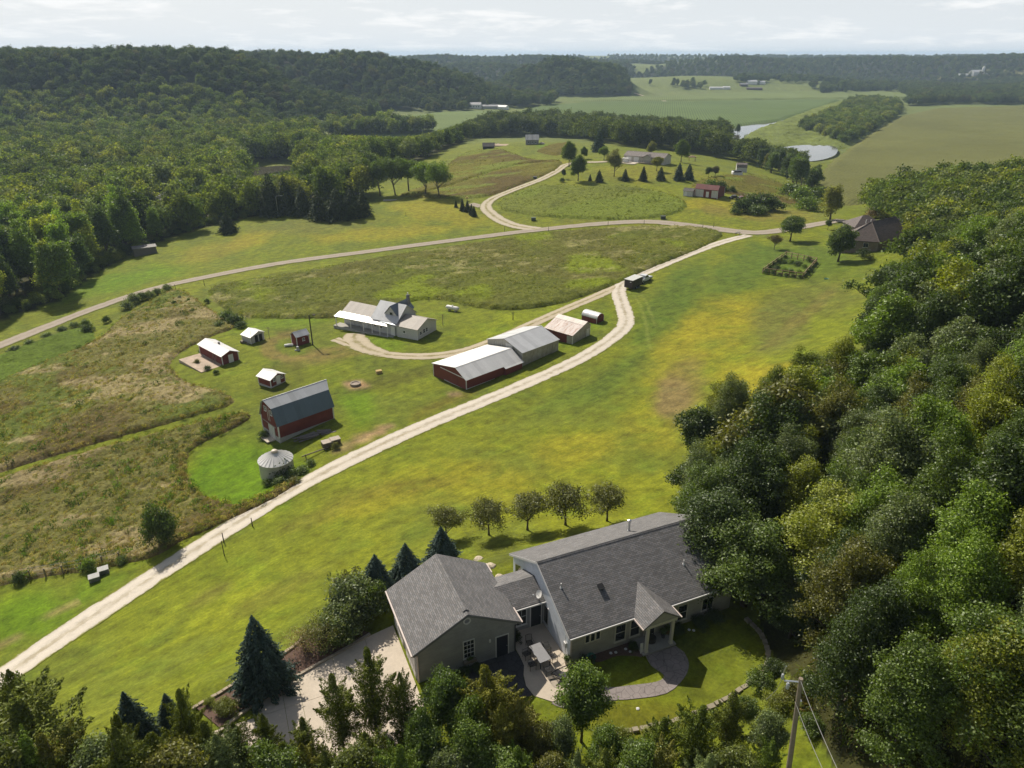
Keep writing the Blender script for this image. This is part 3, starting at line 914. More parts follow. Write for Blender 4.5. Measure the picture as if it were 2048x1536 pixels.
def water_material():
    b = NB('river water')
    n = b.noise(b.pos(), 0.25, 4, 0.6)
    b.bump(n, 0.06, 0.3)
    c = b.mix(b.ramp(n, .3, .7), (0.07, 0.065, 0.045), (0.10, 0.092, 0.065))
    return b.done(c, 0.07, 0, 0.5)
def build_water():
    m = water_material()
    for px, lab in (([(1565,301),(1590,298),(1625,297),(1662,299),(1674,305),(1668,315),(1640,322),(1606,323),(1588,316),(1580,307)], 'open river pool at the corner of the maize field'),
                    ([(1448,280),(1462,264),(1490,252),(1528,246),(1560,240),(1566,246),(1535,256),(1508,264),(1490,276),(1470,284)], 'narrow river bend behind the tree belt'),
                    ([(488,356),(498,344),(530,338),(582,332),(592,338),(566,346),(540,352),(512,360),(495,362)], 'river reach among the bottomland trees')):
        P = [hit(u, v) for u, v in smooth_line(px, True, 4)]
        z = max(p[2] for p in P) + 0.12
        mb = MB(); mb.prism([(p[0], p[1]) for p in P], z - 2.5, z)
        o = mb.build('river_water', m, kind='structure', label=lab)
build_ground(); build_sheets(); build_roads(); build_water()
# ---- leaves and bark ----------------------------------------------------------------------
def leaf_material(name, instancer=False, trans=0.45, gloss=0.035, island=True):
    b = NB(name)
    b.n.remove(b.p)
    if instancer:
        a = b.node('ShaderNodeAttribute'); a.attribute_type = 'INSTANCER'; a.attribute_name = 'tint'
        col = a.outputs['Color']
        oi = b.node('ShaderNodeObjectInfo')
    else:
        oi = b.node('ShaderNodeObjectInfo'); col = oi.outputs['Color']
    rnd = b.node('ShaderNodeNewGeometry').outputs['Random Per Island']
    col = b.scale(col, b.ramp(rnd, 0, 1, 0.85, 2.4))
    col = b.mix(b.ramp(b.math('FRACT', b.math('MULTIPLY', rnd, 17.3), 0), 0.0, 1.0, 0.0, 0.55), col, b.mix(1.0, col, (1.25, 1.08, 0.6, 1), 'MULTIPLY'))
    n = b.noise(b.coord(), 0.55, 3, 0.6)
    col = b.scale(col, b.ramp(n, 0.3, 0.7, 0.8, 1.2))
    d = b.node('ShaderNodeBsdfDiffuse'); b.l.new(col, d.inputs['Color'])
    t = b.node('ShaderNodeBsdfTranslucent'); b.l.new(b.mix(1.0, col, (1.05, 1.1, 0.55, 1), 'MULTIPLY'), t.inputs['Color'])
    m = b.node('ShaderNodeMixShader'); m.inputs[0].default_value = trans
    b.l.new(d.outputs[0], m.inputs[1]); b.l.new(t.outputs[0], m.inputs[2])
    g = b.node('ShaderNodeBsdfGlossy'); g.inputs['Roughness'].default_value = 0.5; g.inputs['Color'].default_value = (.8, .85, .8, 1)
    m2 = b.node('ShaderNodeMixShader'); m2.inputs[0].default_value = gloss
    b.l.new(m.outputs[0], m2.inputs[1]); b.l.new(g.outputs[0], m2.inputs[2])
    b.l.new(m2.outputs[0], b.out.inputs['Surface'])
    return b.m
LEAF = leaf_material('leaves'); NEEDLE = leaf_material('needles', trans=0.2, gloss=0.015); LEAF_FAR = leaf_material('far leaves', instancer=True, gloss=0.02)
BARK = plain('bark', (0.085, 0.066, 0.05), 0.95, .35, 3.0, bump=.5, fine=.2)

def leaf_quads(P, N, size, rng, aspect=0.62, tang=None):
    """a small pointed leaf spray at every point, facing about N"""
    k = len(P)
    if tang is None:
        tang = rng.normal(size=(k, 3))
    T = tang - (tang * N).sum(1)[:, None] * N
    T /= np.linalg.norm(T, axis=1)[:, None] + 1e-9
    B = np.cross(N, T)
    s = (size * rng.uniform(.6, 1.4, k))[:, None] * .5
    V = np.stack([P - T * s, P + B * s * aspect + N * s * .15, P + T * s, P - B * s * aspect + N * s * .15], 1).reshape(-1, 3)
    return V, np.arange(4 * k).reshape(-1, 4)

def unit(v): return v / (np.linalg.norm(v, axis=-1, keepdims=True) + 1e-9)

def lobes_of(H, R, base, n, rng, top=1.0, low=0.35, irregular=.25):
    """centres and radii of the leaf sprays of a crown: boughs that swell out, each carrying many sprays"""
    cz, hz = (base + H) / 2, (H - base) / 2
    nb = rng.integers(7, 11)
    B = unit(rng.normal(size=(nb, 3)) + np.array([0, 0, .25])); Bs = rng.uniform(.72, 1.16, nb)
    out = []
    m = n * 4
    D = unit(rng.normal(size=(m, 3)) + np.array([0, 0, .15]))
    c = D @ B.T
    env = (0.44 + irregular * .3 * rng.normal(size=m) * .4 + ((Bs - .44)[None] * np.exp(-(1 - c) / .11)).max(1))
    rr = env * rng.uniform(.74, 1.04, m)
    for d, q in zip(D, rr):
        f = (d[2] * q + 1) / 2
        taper = 1.0 if f < low else 1 - (1 - top) * (f - low) / (1 - low)
        sk = 1 + (.75 * max(0, -d[2]) if base < 1.45 else 0)
        p = np.array([d[0]*R*q*taper*sk, d[1]*R*q*taper*sk, cz + d[2]*hz*q])
        out.append((p, R * rng.uniform(.085, .19)))
    for k in range(6):
        d = unit(rng.normal(size=3)) * rng.uniform(0, .3)
        out.append((np.array([d[0]*R, d[1]*R, cz + d[2]*hz]), R * .34))
    return out

def crown_mesh(name, H, R, base, nl, leaves, size, seed, top=.75, mat=None, irregular=.3, cluster=6, spread=.5, flat=.8, aspect=.62, low=.35, fill=0.15):
    rng = np.random.default_rng(seed)
    L = lobes_of(H, R, base, nl, rng, top, low, irregular)
    C = np.array([p for p, r in L]); Rr = np.array([r for p, r in L])
    w = Rr ** 2; w /= w.sum()
    nc = leaves // cluster
    pick = rng.choice(len(L), int(nc * 2.2), p=w)
    d = unit(rng.normal(size=(len(pick), 3)) + np.array([0, 0, .35]))
    rad = Rr[pick] * rng.uniform(.80, 1.08, len(pick)) * np.where(rng.random(len(pick)) < fill, rng.uniform(.3, .9, len(pick)), 1)
    P = C[pick] + d * rad[:, None] * np.array([1, 1, flat])
    # drop what lies deep inside another mass
    q = np.linalg.norm((P[:, None] - C[None]) / np.array([1, 1, flat]), axis=2) / Rr[None]
    q[np.arange(len(P)), pick] = 9
    keep = (q.min(1) > .7) | (rng.random(len(P)) < fill)
    P, d = P[keep][:nc], d[keep][:nc]
    P = np.repeat(P, cluster, 0); D = np.repeat(d, cluster, 0)
    P = P + rng.normal(size=P.shape) * spread * np.array([1, 1, .7]) * size * 1.6
    N = unit(D * .75 + rng.normal(size=P.shape) * .6 + np.array([0, 0, .25]))
    V, F = leaf_quads(P, N, size, rng, aspect)
    V[:, 2] = np.maximum(V[:, 2], .05)
    return np_mesh(name, V, F, mat or LEAF), L

def trunk_mesh(name, H, base, L, r, seed, nlimb=8, multi=1, lean=.05, mat=None):
    rng = np.random.default_rng(seed + 77)
    mb = MB()
    for m in range(multi):
        a = rng.uniform(0, 6.28); sp = 0 if multi == 1 else .06 * H
        topx, topy = math.cos(a) * (lean * H + sp * 1.5), math.sin(a) * (lean * H + sp * 1.5)
        zt = base + (H - base) * .72
        pts = []; rad = []
        for i in range(7):
            t = i / 6
            pts.append((math.cos(a)*sp*.3 + topx*t**1.3 + rng.normal(0, .02*H*.3*t), math.sin(a)*sp*.3 + topy*t**1.3 + rng.normal(0, .02*H*.3*t), -.15 + (zt + .15) * t))
            rad.append(r * (1.35 if i == 0 else 1) * (1 - .82 * t) / multi ** .5)
        mb.tube(pts, rad, 7)
        tr = np.array(pts)
        idx = rng.permutation(len(L))[:max(2, nlimb * 2 // multi)]
        for k in idx:
            p, rr = L[k]
            z0 = min(max(base * .8, p[2] - np.hypot(p[0], p[1]) * .8), zt * .95)
            t = max(.12, z0 / zt)
            s = np.array([np.interp(t * 6, np.arange(7), tr[:, c]) for c in range(3)])
            mid = (s + p) / 2 + np.array([0, 0, .06 * H]) * (.5 if p[2] > s[2] else -.1)
            r0 = r * (1 - .8 * t) * .6
            mb.tube([s, mid, p], [r0, r0 * .6, r0 * .22], 5)
    return mb.mesh(name, mat or BARK, True)

def conifer_mesh(name, H, R, leaves, size, seed, base=.15, rag=.18, power=.9, tiers=14, mat=None, droop=.25, spires=0):
    rng = np.random.default_rng(seed)
    t = 1 - np.sqrt(rng.random(leaves) * (1 - .0)) if False else rng.beta(1.0, 1.9, leaves)
    a = rng.uniform(0, 2*math.pi, leaves)
    # boughs: whorls with gaps
    k = np.floor(t * tiers); ph = (k * 2.4) % 6.28
    nb = np.maximum(5, 11 - k * .3)
    bough = .5 + .5 * np.cos(nb * (a + ph))
    tier = (t * tiers) % 1.0
    env = R * (1 - t) ** power
    lump = 1 + rag * (np.sin(3*a + seed + t*7) + np.sin(5*a - t*11 + seed*2)) * .6
    rr = env * lump * (.62 + .38 * bough) * (1 - .30 * tier) * rng.uniform(.72, 1.03, leaves)
    z = base * H * .4 + t * (H - base * H * .4) - droop * rr * .55
    P = np.stack([rr*np.cos(a), rr*np.sin(a), np.maximum(z, .08)], 1)
    out = np.stack([np.cos(a), np.sin(a), np.zeros(leaves)], 1)
    N = unit(out * .55 + np.array([0, 0, .6]) + rng.normal(size=P.shape) * .45)
    tang = out + np.array([0, 0, -droop]) + rng.normal(size=P.shape) * .35
    V, F = leaf_quads(P, N, size * (1 - .35 * t), rng, .42, tang)
    return np_mesh(name, V, F, mat or NEEDLE)

def cedar_mesh(name, H, R, leaves, size, seed, n=9, mat=None, feather=1.0):
    """ragged red cedar: a bunch of upswept plumes round a leader"""
    rng = np.random.default_rng(seed)
    Vs = []; Fs = []; b = 0
    plumes = [((0, 0, .1*H), (rng.normal(0, .03)*H, rng.normal(0, .03)*H, H), R * .42, 1.6)]
    for i in range(n * 3):
        a = rng.uniform(0, 6.28); z0 = H * rng.uniform(.06, .82)
        ln = R * rng.uniform(.65, 1.15) * (1 - .72 * z0 / H) ** .8
        el = rng.uniform(.35, 1.0)
        s = (0, 0, z0); e = (math.cos(a)*ln, math.sin(a)*ln, z0 + ln * el)
        plumes.append((s, e, max(.12, ln * .22), 1.0))
    ws = np.array([np.linalg.norm(np.subtract(e, s)) * r * k for s, e, r, k in plumes]); ws /= ws.sum()
    for (s, e, r, k), w in zip(plumes, ws):
        m = max(40, int(leaves * w)); s = np.array(s, float); e = np.array(e, float)
        t = rng.beta(1.3, 1.15, m)
        ax = unit(e - s)
        off = rng.normal(size=(m, 3)); off -= (off @ ax)[:, None] * ax; off = unit(off)
        rr = r * np.sqrt(rng.uniform(.1, 1, m)) * np.minimum(1, (1.04 - t) * 2.2) * (1 + .35 * np.sin(t * 23 + rng.uniform(0, 6)))
        P = s + (e - s) * t[:, None] + off * rr[:, None]
        N = unit(off * .8 + rng.normal(size=P.shape) * .5 + np.array([0, 0, .3]))
        tang = ax * .8 + off * .7 * feather + rng.normal(size=P.shape) * .35
        V, F = leaf_quads(P, N, size, rng, .40, tang)
        Vs.append(V); Fs.append(F + b); b += len(V)
    V = np.concatenate(Vs); V[:, 2] = np.maximum(V[:, 2], .05)
    return np_mesh(name, V, np.concatenate(Fs), mat or NEEDLE)

# ---- tree kinds -----------------------------------------------------------------------------
KIND = {}      # name -> list of (crown mesh, trunk mesh, height)
def add_kind(key, crown, trunk, H): KIND.setdefault(key, []).append((crown, trunk, H))
for i in range(3):   # close at hand
    H, R = 10.5 + i, 3.7 - .2*i
    c, L = crown_mesh('near crown', H, R, .9, 34 + 8*i, 36000, .165, 100 + i, top=.62, spread=1.0, flat=.85, irregular=.7)
    add_kind('near', c, trunk_mesh('near trunk', H, 1.6, L, .20, 100 + i, 20), H)
for i in range(4):
    H, R = 12.5 + 1.2*i, 5.0
    c, L = crown_mesh('broad crown', H, R, 2.6 - .4*i, 32 + 5*i, 15000, .33, 200 + i, top=.72, spread=.7)
    add_kind('broad', c, trunk_mesh('broad trunk', H, 2.6, L, .28, 200 + i, 10), H)
for i in range(4):
    H, R = 20 + i, 4.6
    c, L = crown_mesh('tall crown', H, R, 1.0 + i*.1, 44 + 6*i, 9000, .58, 300 + i, top=.6, spread=.7, irregular=.4, flat=.95)
    add_kind('tall', c, trunk_mesh('tall trunk', H, 4.5, L, .36, 300 + i, 12, lean=.06), H)
for i in range(3):
    H, R = 15, 6.2
    c, L = crown_mesh('maple crown', H, R, 3.4, 38, 9000, .46, 400 + i, top=.8, spread=.7)
    add_kind('maple', c, trunk_mesh('maple trunk', H, 4.0, L, .30, 400 + i, 12, multi=2, lean=.1), H)
for i in range(3):
    H, R = 4.2, 2.35
    c, L = crown_mesh('crab crown', H, R, 1.5, 22, 6400, .145, 500 + i, top=.8, spread=.9, fill=.5, flat=.7)
    add_kind('crab', c, trunk_mesh('crab trunk', H, 1.0, L, .10, 500 + i, 16, lean=.02), H)
for i in range(2):
    H, R = 9.5, 4.2
    c, L = crown_mesh('lawn crown', H, R, 1.6, 44, 13000, .34, 600 + i, top=.6, spread=.6, irregular=.15)
    add_kind('lawn', c, trunk_mesh('lawn trunk', H, 1.8, L, .22, 600 + i, 10), H)
for i in range(2):
    H, R = 3.2, 2.2
    c, L = crown_mesh('shrub crown', H, R, 0.0, 24, 7000, .17, 700 + i, top=.85, spread=.8, flat=.85, low=.5)
    add_kind('shrub', c, trunk_mesh('shrub stems', H, .2, L, .05, 700 + i, 12, multi=3), H)
for i in range(2):
    H, R = 3.0, 2.0
    c, L = crown_mesh('bush crown', H, R, 0.0, 18, 1500, .34, 720 + i, top=.85, spread=.8, low=.5)
    add_kind('bush', c, trunk_mesh('bush stems', H, .2, L, .05, 720 + i, 6, multi=2), H)
c, L = crown_mesh('bare crown', 3.0, 2.1, 0.2, 26, 2600, .10, 740, top=.85, spread=1.6, fill=.7)
add_kind('bare', c, trunk_mesh('bare stems', 3.0, .2, L, .05, 740, 26, multi=5), 3.0)
for i in range(3):
    H, R = 6.8, 2.6
    add_kind('spruce', conifer_mesh('spruce crown', H, R, 16000, .26, 800 + i), MB().tube([(0,0,-.1),(0,0,H*.9)], [.13,.02], 6).mesh('spruce trunk', BARK), H)
for i in range(4):
    H, R = 6.0, 2.3 + .15*i
    add_kind('fir', conifer_mesh('fir crown', H, R, 3200, .52, 820 + i, rag=.34, power=.72, tiers=11), MB().tube([(0,0,-.1),(0,0,H*.9)], [.13,.02], 6).mesh('fir trunk', BARK), H)
for i in range(3):
    H, R = 8.0, 2.7
    add_kind('cedar', cedar_mesh('cedar crown', H, R, 20000, .16, 840 + i, 14), MB().tube([(0,0,-.1),(.1,0,H*.5),(0,.1,H*.92)], [.15,.09,.015], 7).mesh('cedar trunk', BARK), H)
for i in range(2):
    H, R = 7.0, 2.3
    c, L = crown_mesh('young crown', H, R, 1.5, 30, 17000, .15, 860 + i, top=.45, spread=.8, irregular=.35, fill=.3)
    add_kind('young', c, trunk_mesh('young trunk', H, .8, L, .09, 860 + i, 18, lean=.02), H)
for i in range(2):
    H, R = 12.0, 3.4
    add_kind('pine', conifer_mesh('pine crown', H, R, 4200, .62, 880 + i, rag=.3, power=.7, tiers=10), MB().tube([(0,0,-.1),(0,0,H*.9)], [.2,.03], 6).mesh('pine trunk', BARK), H)

NAMES = {'spruce':'spruce_tree','fir':'spruce_tree','cedar':'cedar_tree','pine':'pine_tree','crab':'crabapple_tree','shrub':'shrub','bush':'shrub','bare':'shrub','young':'young_tree'}
CATS = {'spruce':'spruce','fir':'spruce','cedar':'cedar','pine':'pine','crab':'ornamental tree','shrub':'shrub','bush':'shrub','bare':'shrub','young':'young tree'}
TREES = []
def plant(kind, xy, h, colour, label, group=None, wide=1.0, var=None, rng=random, rz=None, sink=0.0):
    ks = KIND[kind]
    cm, tm, H = ks[(var if var is not None else rng.randrange(len(ks))) % len(ks)]
    s = h / H
    z = ground(xy[0], xy[1]) - sink
    e = empty(NAMES.get(kind, 'broadleaf_tree'), (xy[0], xy[1], z), rz if rz is not None else rng.uniform(0, 6.28), label, CATS.get(kind, 'tree'), group)
    e.scale = (s * wide, s * wide, s)
    t = bpy.data.objects.new('trunk' if kind not in ('shrub','bush','bare') else 'stems', tm); link(t, e)
    c = bpy.data.objects.new('crown', cm); link(c, e)
    c.color = (*colour, 1)
    TREES.append((e, xy[0], xy[1], z, h))
    return e
def plant_px(kind, u, v, h, colour, label, **k):
    p = hit(u, v)
    return plant(kind, (p[0], p[1]), h, colour, label, **k)
def plant_to(kind, u, v, vtop, colour, label, **k):
    """a tree standing at (u, v) whose top reaches row vtop"""
    p = hit(u, v); lo, hi = 0.0, 45.0
    for _ in range(30):
        m = (lo + hi) / 2
        if project(p[0], p[1], p[2] + m)[1] > vtop: lo = m
        else: hi = m
    return plant(kind, (p[0], p[1]), lo, colour, label, **k)

C_DARK = alb(68,86,36); C_MID = alb(88,108,42); C_YEL = alb(130,140,46); C_GREY = alb(102,116,74); C_OLIVE = alb(102,104,46); C_LIME = alb(106,130,44)
C_BLUE = alb(66,84,82); C_FIR = alb(56,66,44); C_CEDAR = alb(88,98,40); C_BROWN = alb(106,110,58)
C_LIGHT = alb(124,128,56)
COLOURS = {'dark green': C_DARK, 'mid green': C_MID, 'yellow green': C_YEL, 'grey green': C_GREY, 'olive brown': C_OLIVE, 'bright green': C_LIME}

# ---- woods: every tree as a spot; the nearest become trees of their own -------------------------
def spots(poly, spacing, seed, keep=None):
    P = np.array([p[:2] for p in poly]); rng = np.random.default_rng(seed)
    x0, y0 = P.min(0); x1, y1 = P.max(0)
    gx, gy = np.meshgrid(np.arange(x0, x1, spacing), np.arange(y0, y1, spacing * .88))
    gx = gx + (np.arange(gx.shape[0])[:, None] % 2) * spacing * .5
    gx = gx + rng.uniform(-.46, .46, gx.shape) * spacing; gy = gy + rng.uniform(-.46, .46, gy.shape) * spacing
    x, y = gx.ravel(), gy.ravel()
    m = inside(x, y, P)
    x, y = x[m], y[m]
    if keep is not None:
        k = keep(x, y); x, y = x[k], y[k]
    return x, y

def seen(x, y, z=8.0, margin=60):
    u, v, d = project(x, y, ground(x, y) + z)
    return (d > 5) & (u > -margin) & (u < 2048 + margin) & (v > -margin) & (v < 1536 + margin * 2)

def top_limit(x, y, cap):
    """tallest tree at (x, y) whose top stays below a sight line: cap = list of (column, row)"""
    hm = np.full(len(x), 60.0)
    if cap is None: return hm
    z = ground(x, y)
    u, v, d = project(x, y, z)
    row = np.interp(u, [c[0] for c in cap], [c[1] for c in cap])
    lo = np.zeros(len(x)); hi = np.full(len(x), 40.0)
    for _ in range(24):
        m = (lo + hi) / 2
        t = project(x, y, z + m)[1] > row
        lo = np.where(t, m, lo); hi = np.where(t, hi, m)
    return np.where(v <= row + 1, 60.0, lo)

PLACES = [(1760,470,'beside the brown hip-roofed house'),(1900,400,'along the maize field'),(1790,570,'next to the small saplings'),
 (1700,720,'by the yellow-green lawn'),(1560,880,'at the bulge into the lawn'),(1450,1010,'just beyond the big grey roof'),(1500,1180,'over the grey house end'),
 (1560,1330,'by the shaded front lawn'),(1640,1480,'around the utility pole'),(1800,1450,'in the lower right corner'),(2000,1250,'low at the right margin'),(1780,1130,'upslope of the utility pole'),
 (2000,900,'midway up the right margin'),(1850,760,'upslope of the yellow lawn'),(2000,560,'near the wooded slope top')]
LPLACES = [(40,640,'by the road at the left margin'),(130,560,'at the lawn corner near the road'),(250,500,'beside the dim grey shed'),(380,450,'beside the lone round cedar'),(520,420,'behind the dark pines'),
 (340,395,'around the bridge rail'),(180,440,'in the left bottomland'),(60,470,'at the left margin'),(640,390,'behind the row of maples'),(830,310,'left of the brown knoll'),(950,265,'at the left end of the tree belt'),(560,330,'near the river reach')]
BPLACES = [(900,275,'at the left end of the belt'),(1000,270,'behind the dark hut'),(1064,270,'behind the grey hut'),(1150,275,'behind the spruce on the knoll'),(1270,285,'behind the ranch house'),(1360,290,'right of the ranch house'),(1450,300,'behind the gambrel shed'),(1540,320,'above the river pool'),(1600,370,'at the corner of the maize field')]

def wood(poly, spacing, seed, kinds, hrange, mix, n_own, where, places, group, keep=None, cap=None):
    x, y = spots(poly, spacing, seed, keep)
    rng = random.Random(seed)
    z = ground(x, y)
    u, v, dep = project(x, y, z + 6)
    vis = seen(x, y, 6.0, 110) if seed in (11, 17) else seen(x, y)
    hm = top_limit(x, y, cap)
    k = hm > 4.5
    x, y, z, u, v, dep, vis, hm = (a[k] for a in (x, y, z, u, v, dep, vis, hm))
    order = np.argsort(dep)
    own = [i for i in order if vis[i]][:n_own]
    rest = [i for i in order if i not in set(own)]
    P = np.array([p[:2] for p in poly])
    ed = seg_dist(x, y, P, True)
    info = []
    names = list(mix.keys()); wts = [mix[k] for k in names]
    pl = [(hit(a, b), t) for a, b, t in places]
    patchn = fbm(x, y, 26, 2, seed)
    for i in own:
        cn = rng.choices(names, wts)[0]
        h = min(rng.uniform(*hrange) * (1.0 if ed[i] > 5 else .88), hm[i] * rng.uniform(.85, 1.0))
        j = min(range(len(pl)), key=lambda k: (pl[k][0][0]-x[i])**2 + (pl[k][0][1]-y[i])**2)
        size = 'tall' if h > hrange[0] + .62 * (hrange[1]-hrange[0]) else ('low' if h < hrange[0] + .2 * (hrange[1]-hrange[0]) else 'middling')
        lab = f"{size} {cn} tree, {where}, {pl[j][1]}"
        info.append((i, cn, h, lab))
    # tell look-alikes apart by their order from the left
    by = {}
    for r in info: by.setdefault(r[3], []).append(r)
    ords = ['leftmost','second','third','fourth','fifth','sixth','seventh','eighth','ninth','tenth','eleventh','twelfth','thirteenth','fourteenth','fifteenth','sixteenth','seventeenth','eighteenth']
    for lab, rs in by.items():
        rs.sort(key=lambda r: u[r[0]])
        for k, (i, cn, h, _) in enumerate(rs):
            L = lab
            if len(rs) > 1 and len(rs) <= 18:
                L = (('leftmost ' + lab) if k == 0 else ('rightmost ' + lab if k == len(rs)-1 else ords[k] + ' from left, ' + lab))
            L = ' '.join(L.split()[:16])
            d = dep[i]
            kind = kinds(d, rng, h)
            col = COLOURS[cn] * rng.uniform(.85, 1.15) * (1.45 if seed == 12 else 1.0)
            plant(kind, (x[i], y[i]), h, col, L, group, wide=rng.uniform(.92, 1.15), rng=rng, sink=0.3)
    return x[rest], y[rest], hm[rest]
# ---- tufts and weeds standing in the rough grass ------------------------------------------------------
WSRC = bpy.data.collections.new('weed sources')
for i in range(4):
    rng_ = np.random.default_rng(950 + i); k_ = 46
    P_ = np.stack([rng_.normal(0, .30, k_), rng_.normal(0, .30, k_), rng_.uniform(.15, .85, k_)], 1); P_[:, 2] *= np.exp(-(P_[:, 0]**2 + P_[:, 1]**2) * 2)
    N_ = unit(rng_.normal(size=(k_, 3)) * np.array([1, 1, .4])); V_, F_ = leaf_quads(P_, N_, .30, rng_, .28, np.array([0, 0, 1.0]) + rng_.normal(size=(k_, 3)) * .5)
    V_[:, 2] = np.maximum(V_[:, 2], 0)
    o_ = bpy.data.objects.new('weed_tuft', np_mesh('weed tuft', V_, F_, LEAF_FAR)); WSRC.objects.link(o_)
def HL(u, v, z=0.0):
    """house frame -> world"""
    return (HO[0] + u * HC - v * HS, HO[1] + u * HS + v * HC, 12.0 + z)
# ---- forest masses: instances on points ---------------------------------------------------------
FSRC = bpy.data.collections.new('forest sources')
_fi = []
for i in range(5):
    H, R = 10.0, 4.4
    cm, L = crown_mesh('distant crown', H, R, .6, 26, 2600, .62, 900 + i, top=.75, mat=LEAF_FAR, spread=.6, cluster=4, irregular=.3)
    o = bpy.data.objects.new('distant_crown', cm); FSRC.objects.link(o)
NSRC = bpy.data.collections.new('near wood sources')
for cm_, tm_, h_ in KIND['near']:
    me_ = cm_.copy(); me_.materials[0] = LEAF_FAR; NSRC.objects.link(bpy.data.objects.new('close_crown', me_))
def forest(name, x, y, h, label, tints, seed=0, wide=(.9, 1.25), hmax=None, src=None, unit_h=10.0, lift=-.4):
    rng = np.random.default_rng(seed)
    n = len(x)
    z = ground(x, y) + lift - (np.hypot(x, y) ** 2) / (2 * 7.4e6)
    me = bpy.data.meshes.new(name)
    me.vertices.add(n)
    me.vertices.foreach_set('co', np.stack([x, y, z], 1).astype(np.float32).ravel())
    hh = (h[0] + (h[1] - h[0]) * np.clip(.6 * fbm(x, y, 40, 2, seed + 2) * 1.3 - .1 + .5 * rng.random(n) ** 1.5, 0, 1.25)) / unit_h
    if hmax is not None: hh = np.minimum(hh, hmax / unit_h)
    w = hh * rng.uniform(*wide, n)
    a = me.attributes.new('scl', 'FLOAT_VECTOR', 'POINT'); a.data.foreach_set('vector', np.stack([w, w, hh], 1).astype(np.float32).ravel())
    a = me.attributes.new('rot', 'FLOAT', 'POINT'); a.data.foreach_set('value', rng.uniform(0, 6.28, n).astype(np.float32))
    a = me.attributes.new('pick', 'INT', 'POINT'); a.data.foreach_set('value', rng.integers(0, 5 if src is None else len(src.objects), n).astype(np.int32))
    T = np.array([t for t, _ in tints]); W = np.array([wt for _, wt in tints]); W = W / W.sum()
    c = T[rng.choice(len(T), n, p=W)] * (.86 if tints is FAR_TINTS else 1.0) * (rng.uniform(.72, 1.25, n) * (.78 + .44 * fbm(x, y, 60, 3, seed)))[:, None]
    a = me.attributes.new('tint', 'FLOAT_COLOR', 'POINT'); a.data.foreach_set('color', np.concatenate([c, np.ones((n, 1))], 1).astype(np.float32).ravel())
    o = bpy.data.objects.new(name, me); link(o)
    ng = forest_group(src or FSRC)
    m = o.modifiers.new('trees', 'NODES'); m.node_group = ng
    return tag(o, label, None, None, 'stuff')
_fg = {}
def forest_group(src):
    if src.name in _fg: return _fg[src.name]
    g = bpy.data.node_groups.new('forest', 'GeometryNodeTree')
    g.interface.new_socket('Geometry', in_out='INPUT', socket_type='NodeSocketGeometry')
    g.interface.new_socket('Geometry', in_out='OUTPUT', socket_type='NodeSocketGeometry')
    n, l = g.nodes, g.links
    gi = n.new('NodeGroupInput'); go = n.new('NodeGroupOutput')
    ip = n.new('GeometryNodeInstanceOnPoints')
    ci = n.new('GeometryNodeCollectionInfo'); ci.inputs['Collection'].default_value = src
    ci.inputs['Separate Children'].default_value = True; ci.inputs['Reset Children'].default_value = True
    def attr(name, t):
        a = n.new('GeometryNodeInputNamedAttribute'); a.data_type = t; a.inputs['Name'].default_value = name
        return a.outputs['Attribute']
    l.new(gi.outputs[0], ip.inputs['Points']); l.new(ci.outputs[0], ip.inputs['Instance'])
    ip.inputs['Pick Instance'].default_value = True
    l.new(attr('pick', 'INT'), ip.inputs['Instance Index'])
    cb = n.new('ShaderNodeCombineXYZ'); l.new(attr('rot', 'FLOAT'), cb.inputs['Z'])
    er = n.new('FunctionNodeEulerToRotation'); l.new(cb.outputs[0], er.inputs[0])
    l.new(er.outputs[0], ip.inputs['Rotation'])
    l.new(attr('scl', 'FLOAT_VECTOR'), ip.inputs['Scale'])
    l.new(ip.outputs[0], go.inputs[0])
    _fg[src.name] = g; return g

FAR_TINTS = [(alb(70,88,46), 3), (alb(82,98,52), 3), (alb(58,74,42), 2), (alb(96,106,58), 1.0), (alb(88,88,54), .4)]
LOW_TINTS = [(alb(92,110,50), 3), (alb(108,122,52), 2.4), (alb(76,94,42), 2.0), (alb(130,138,60), 1.1), (alb(108,120,76), 1)]

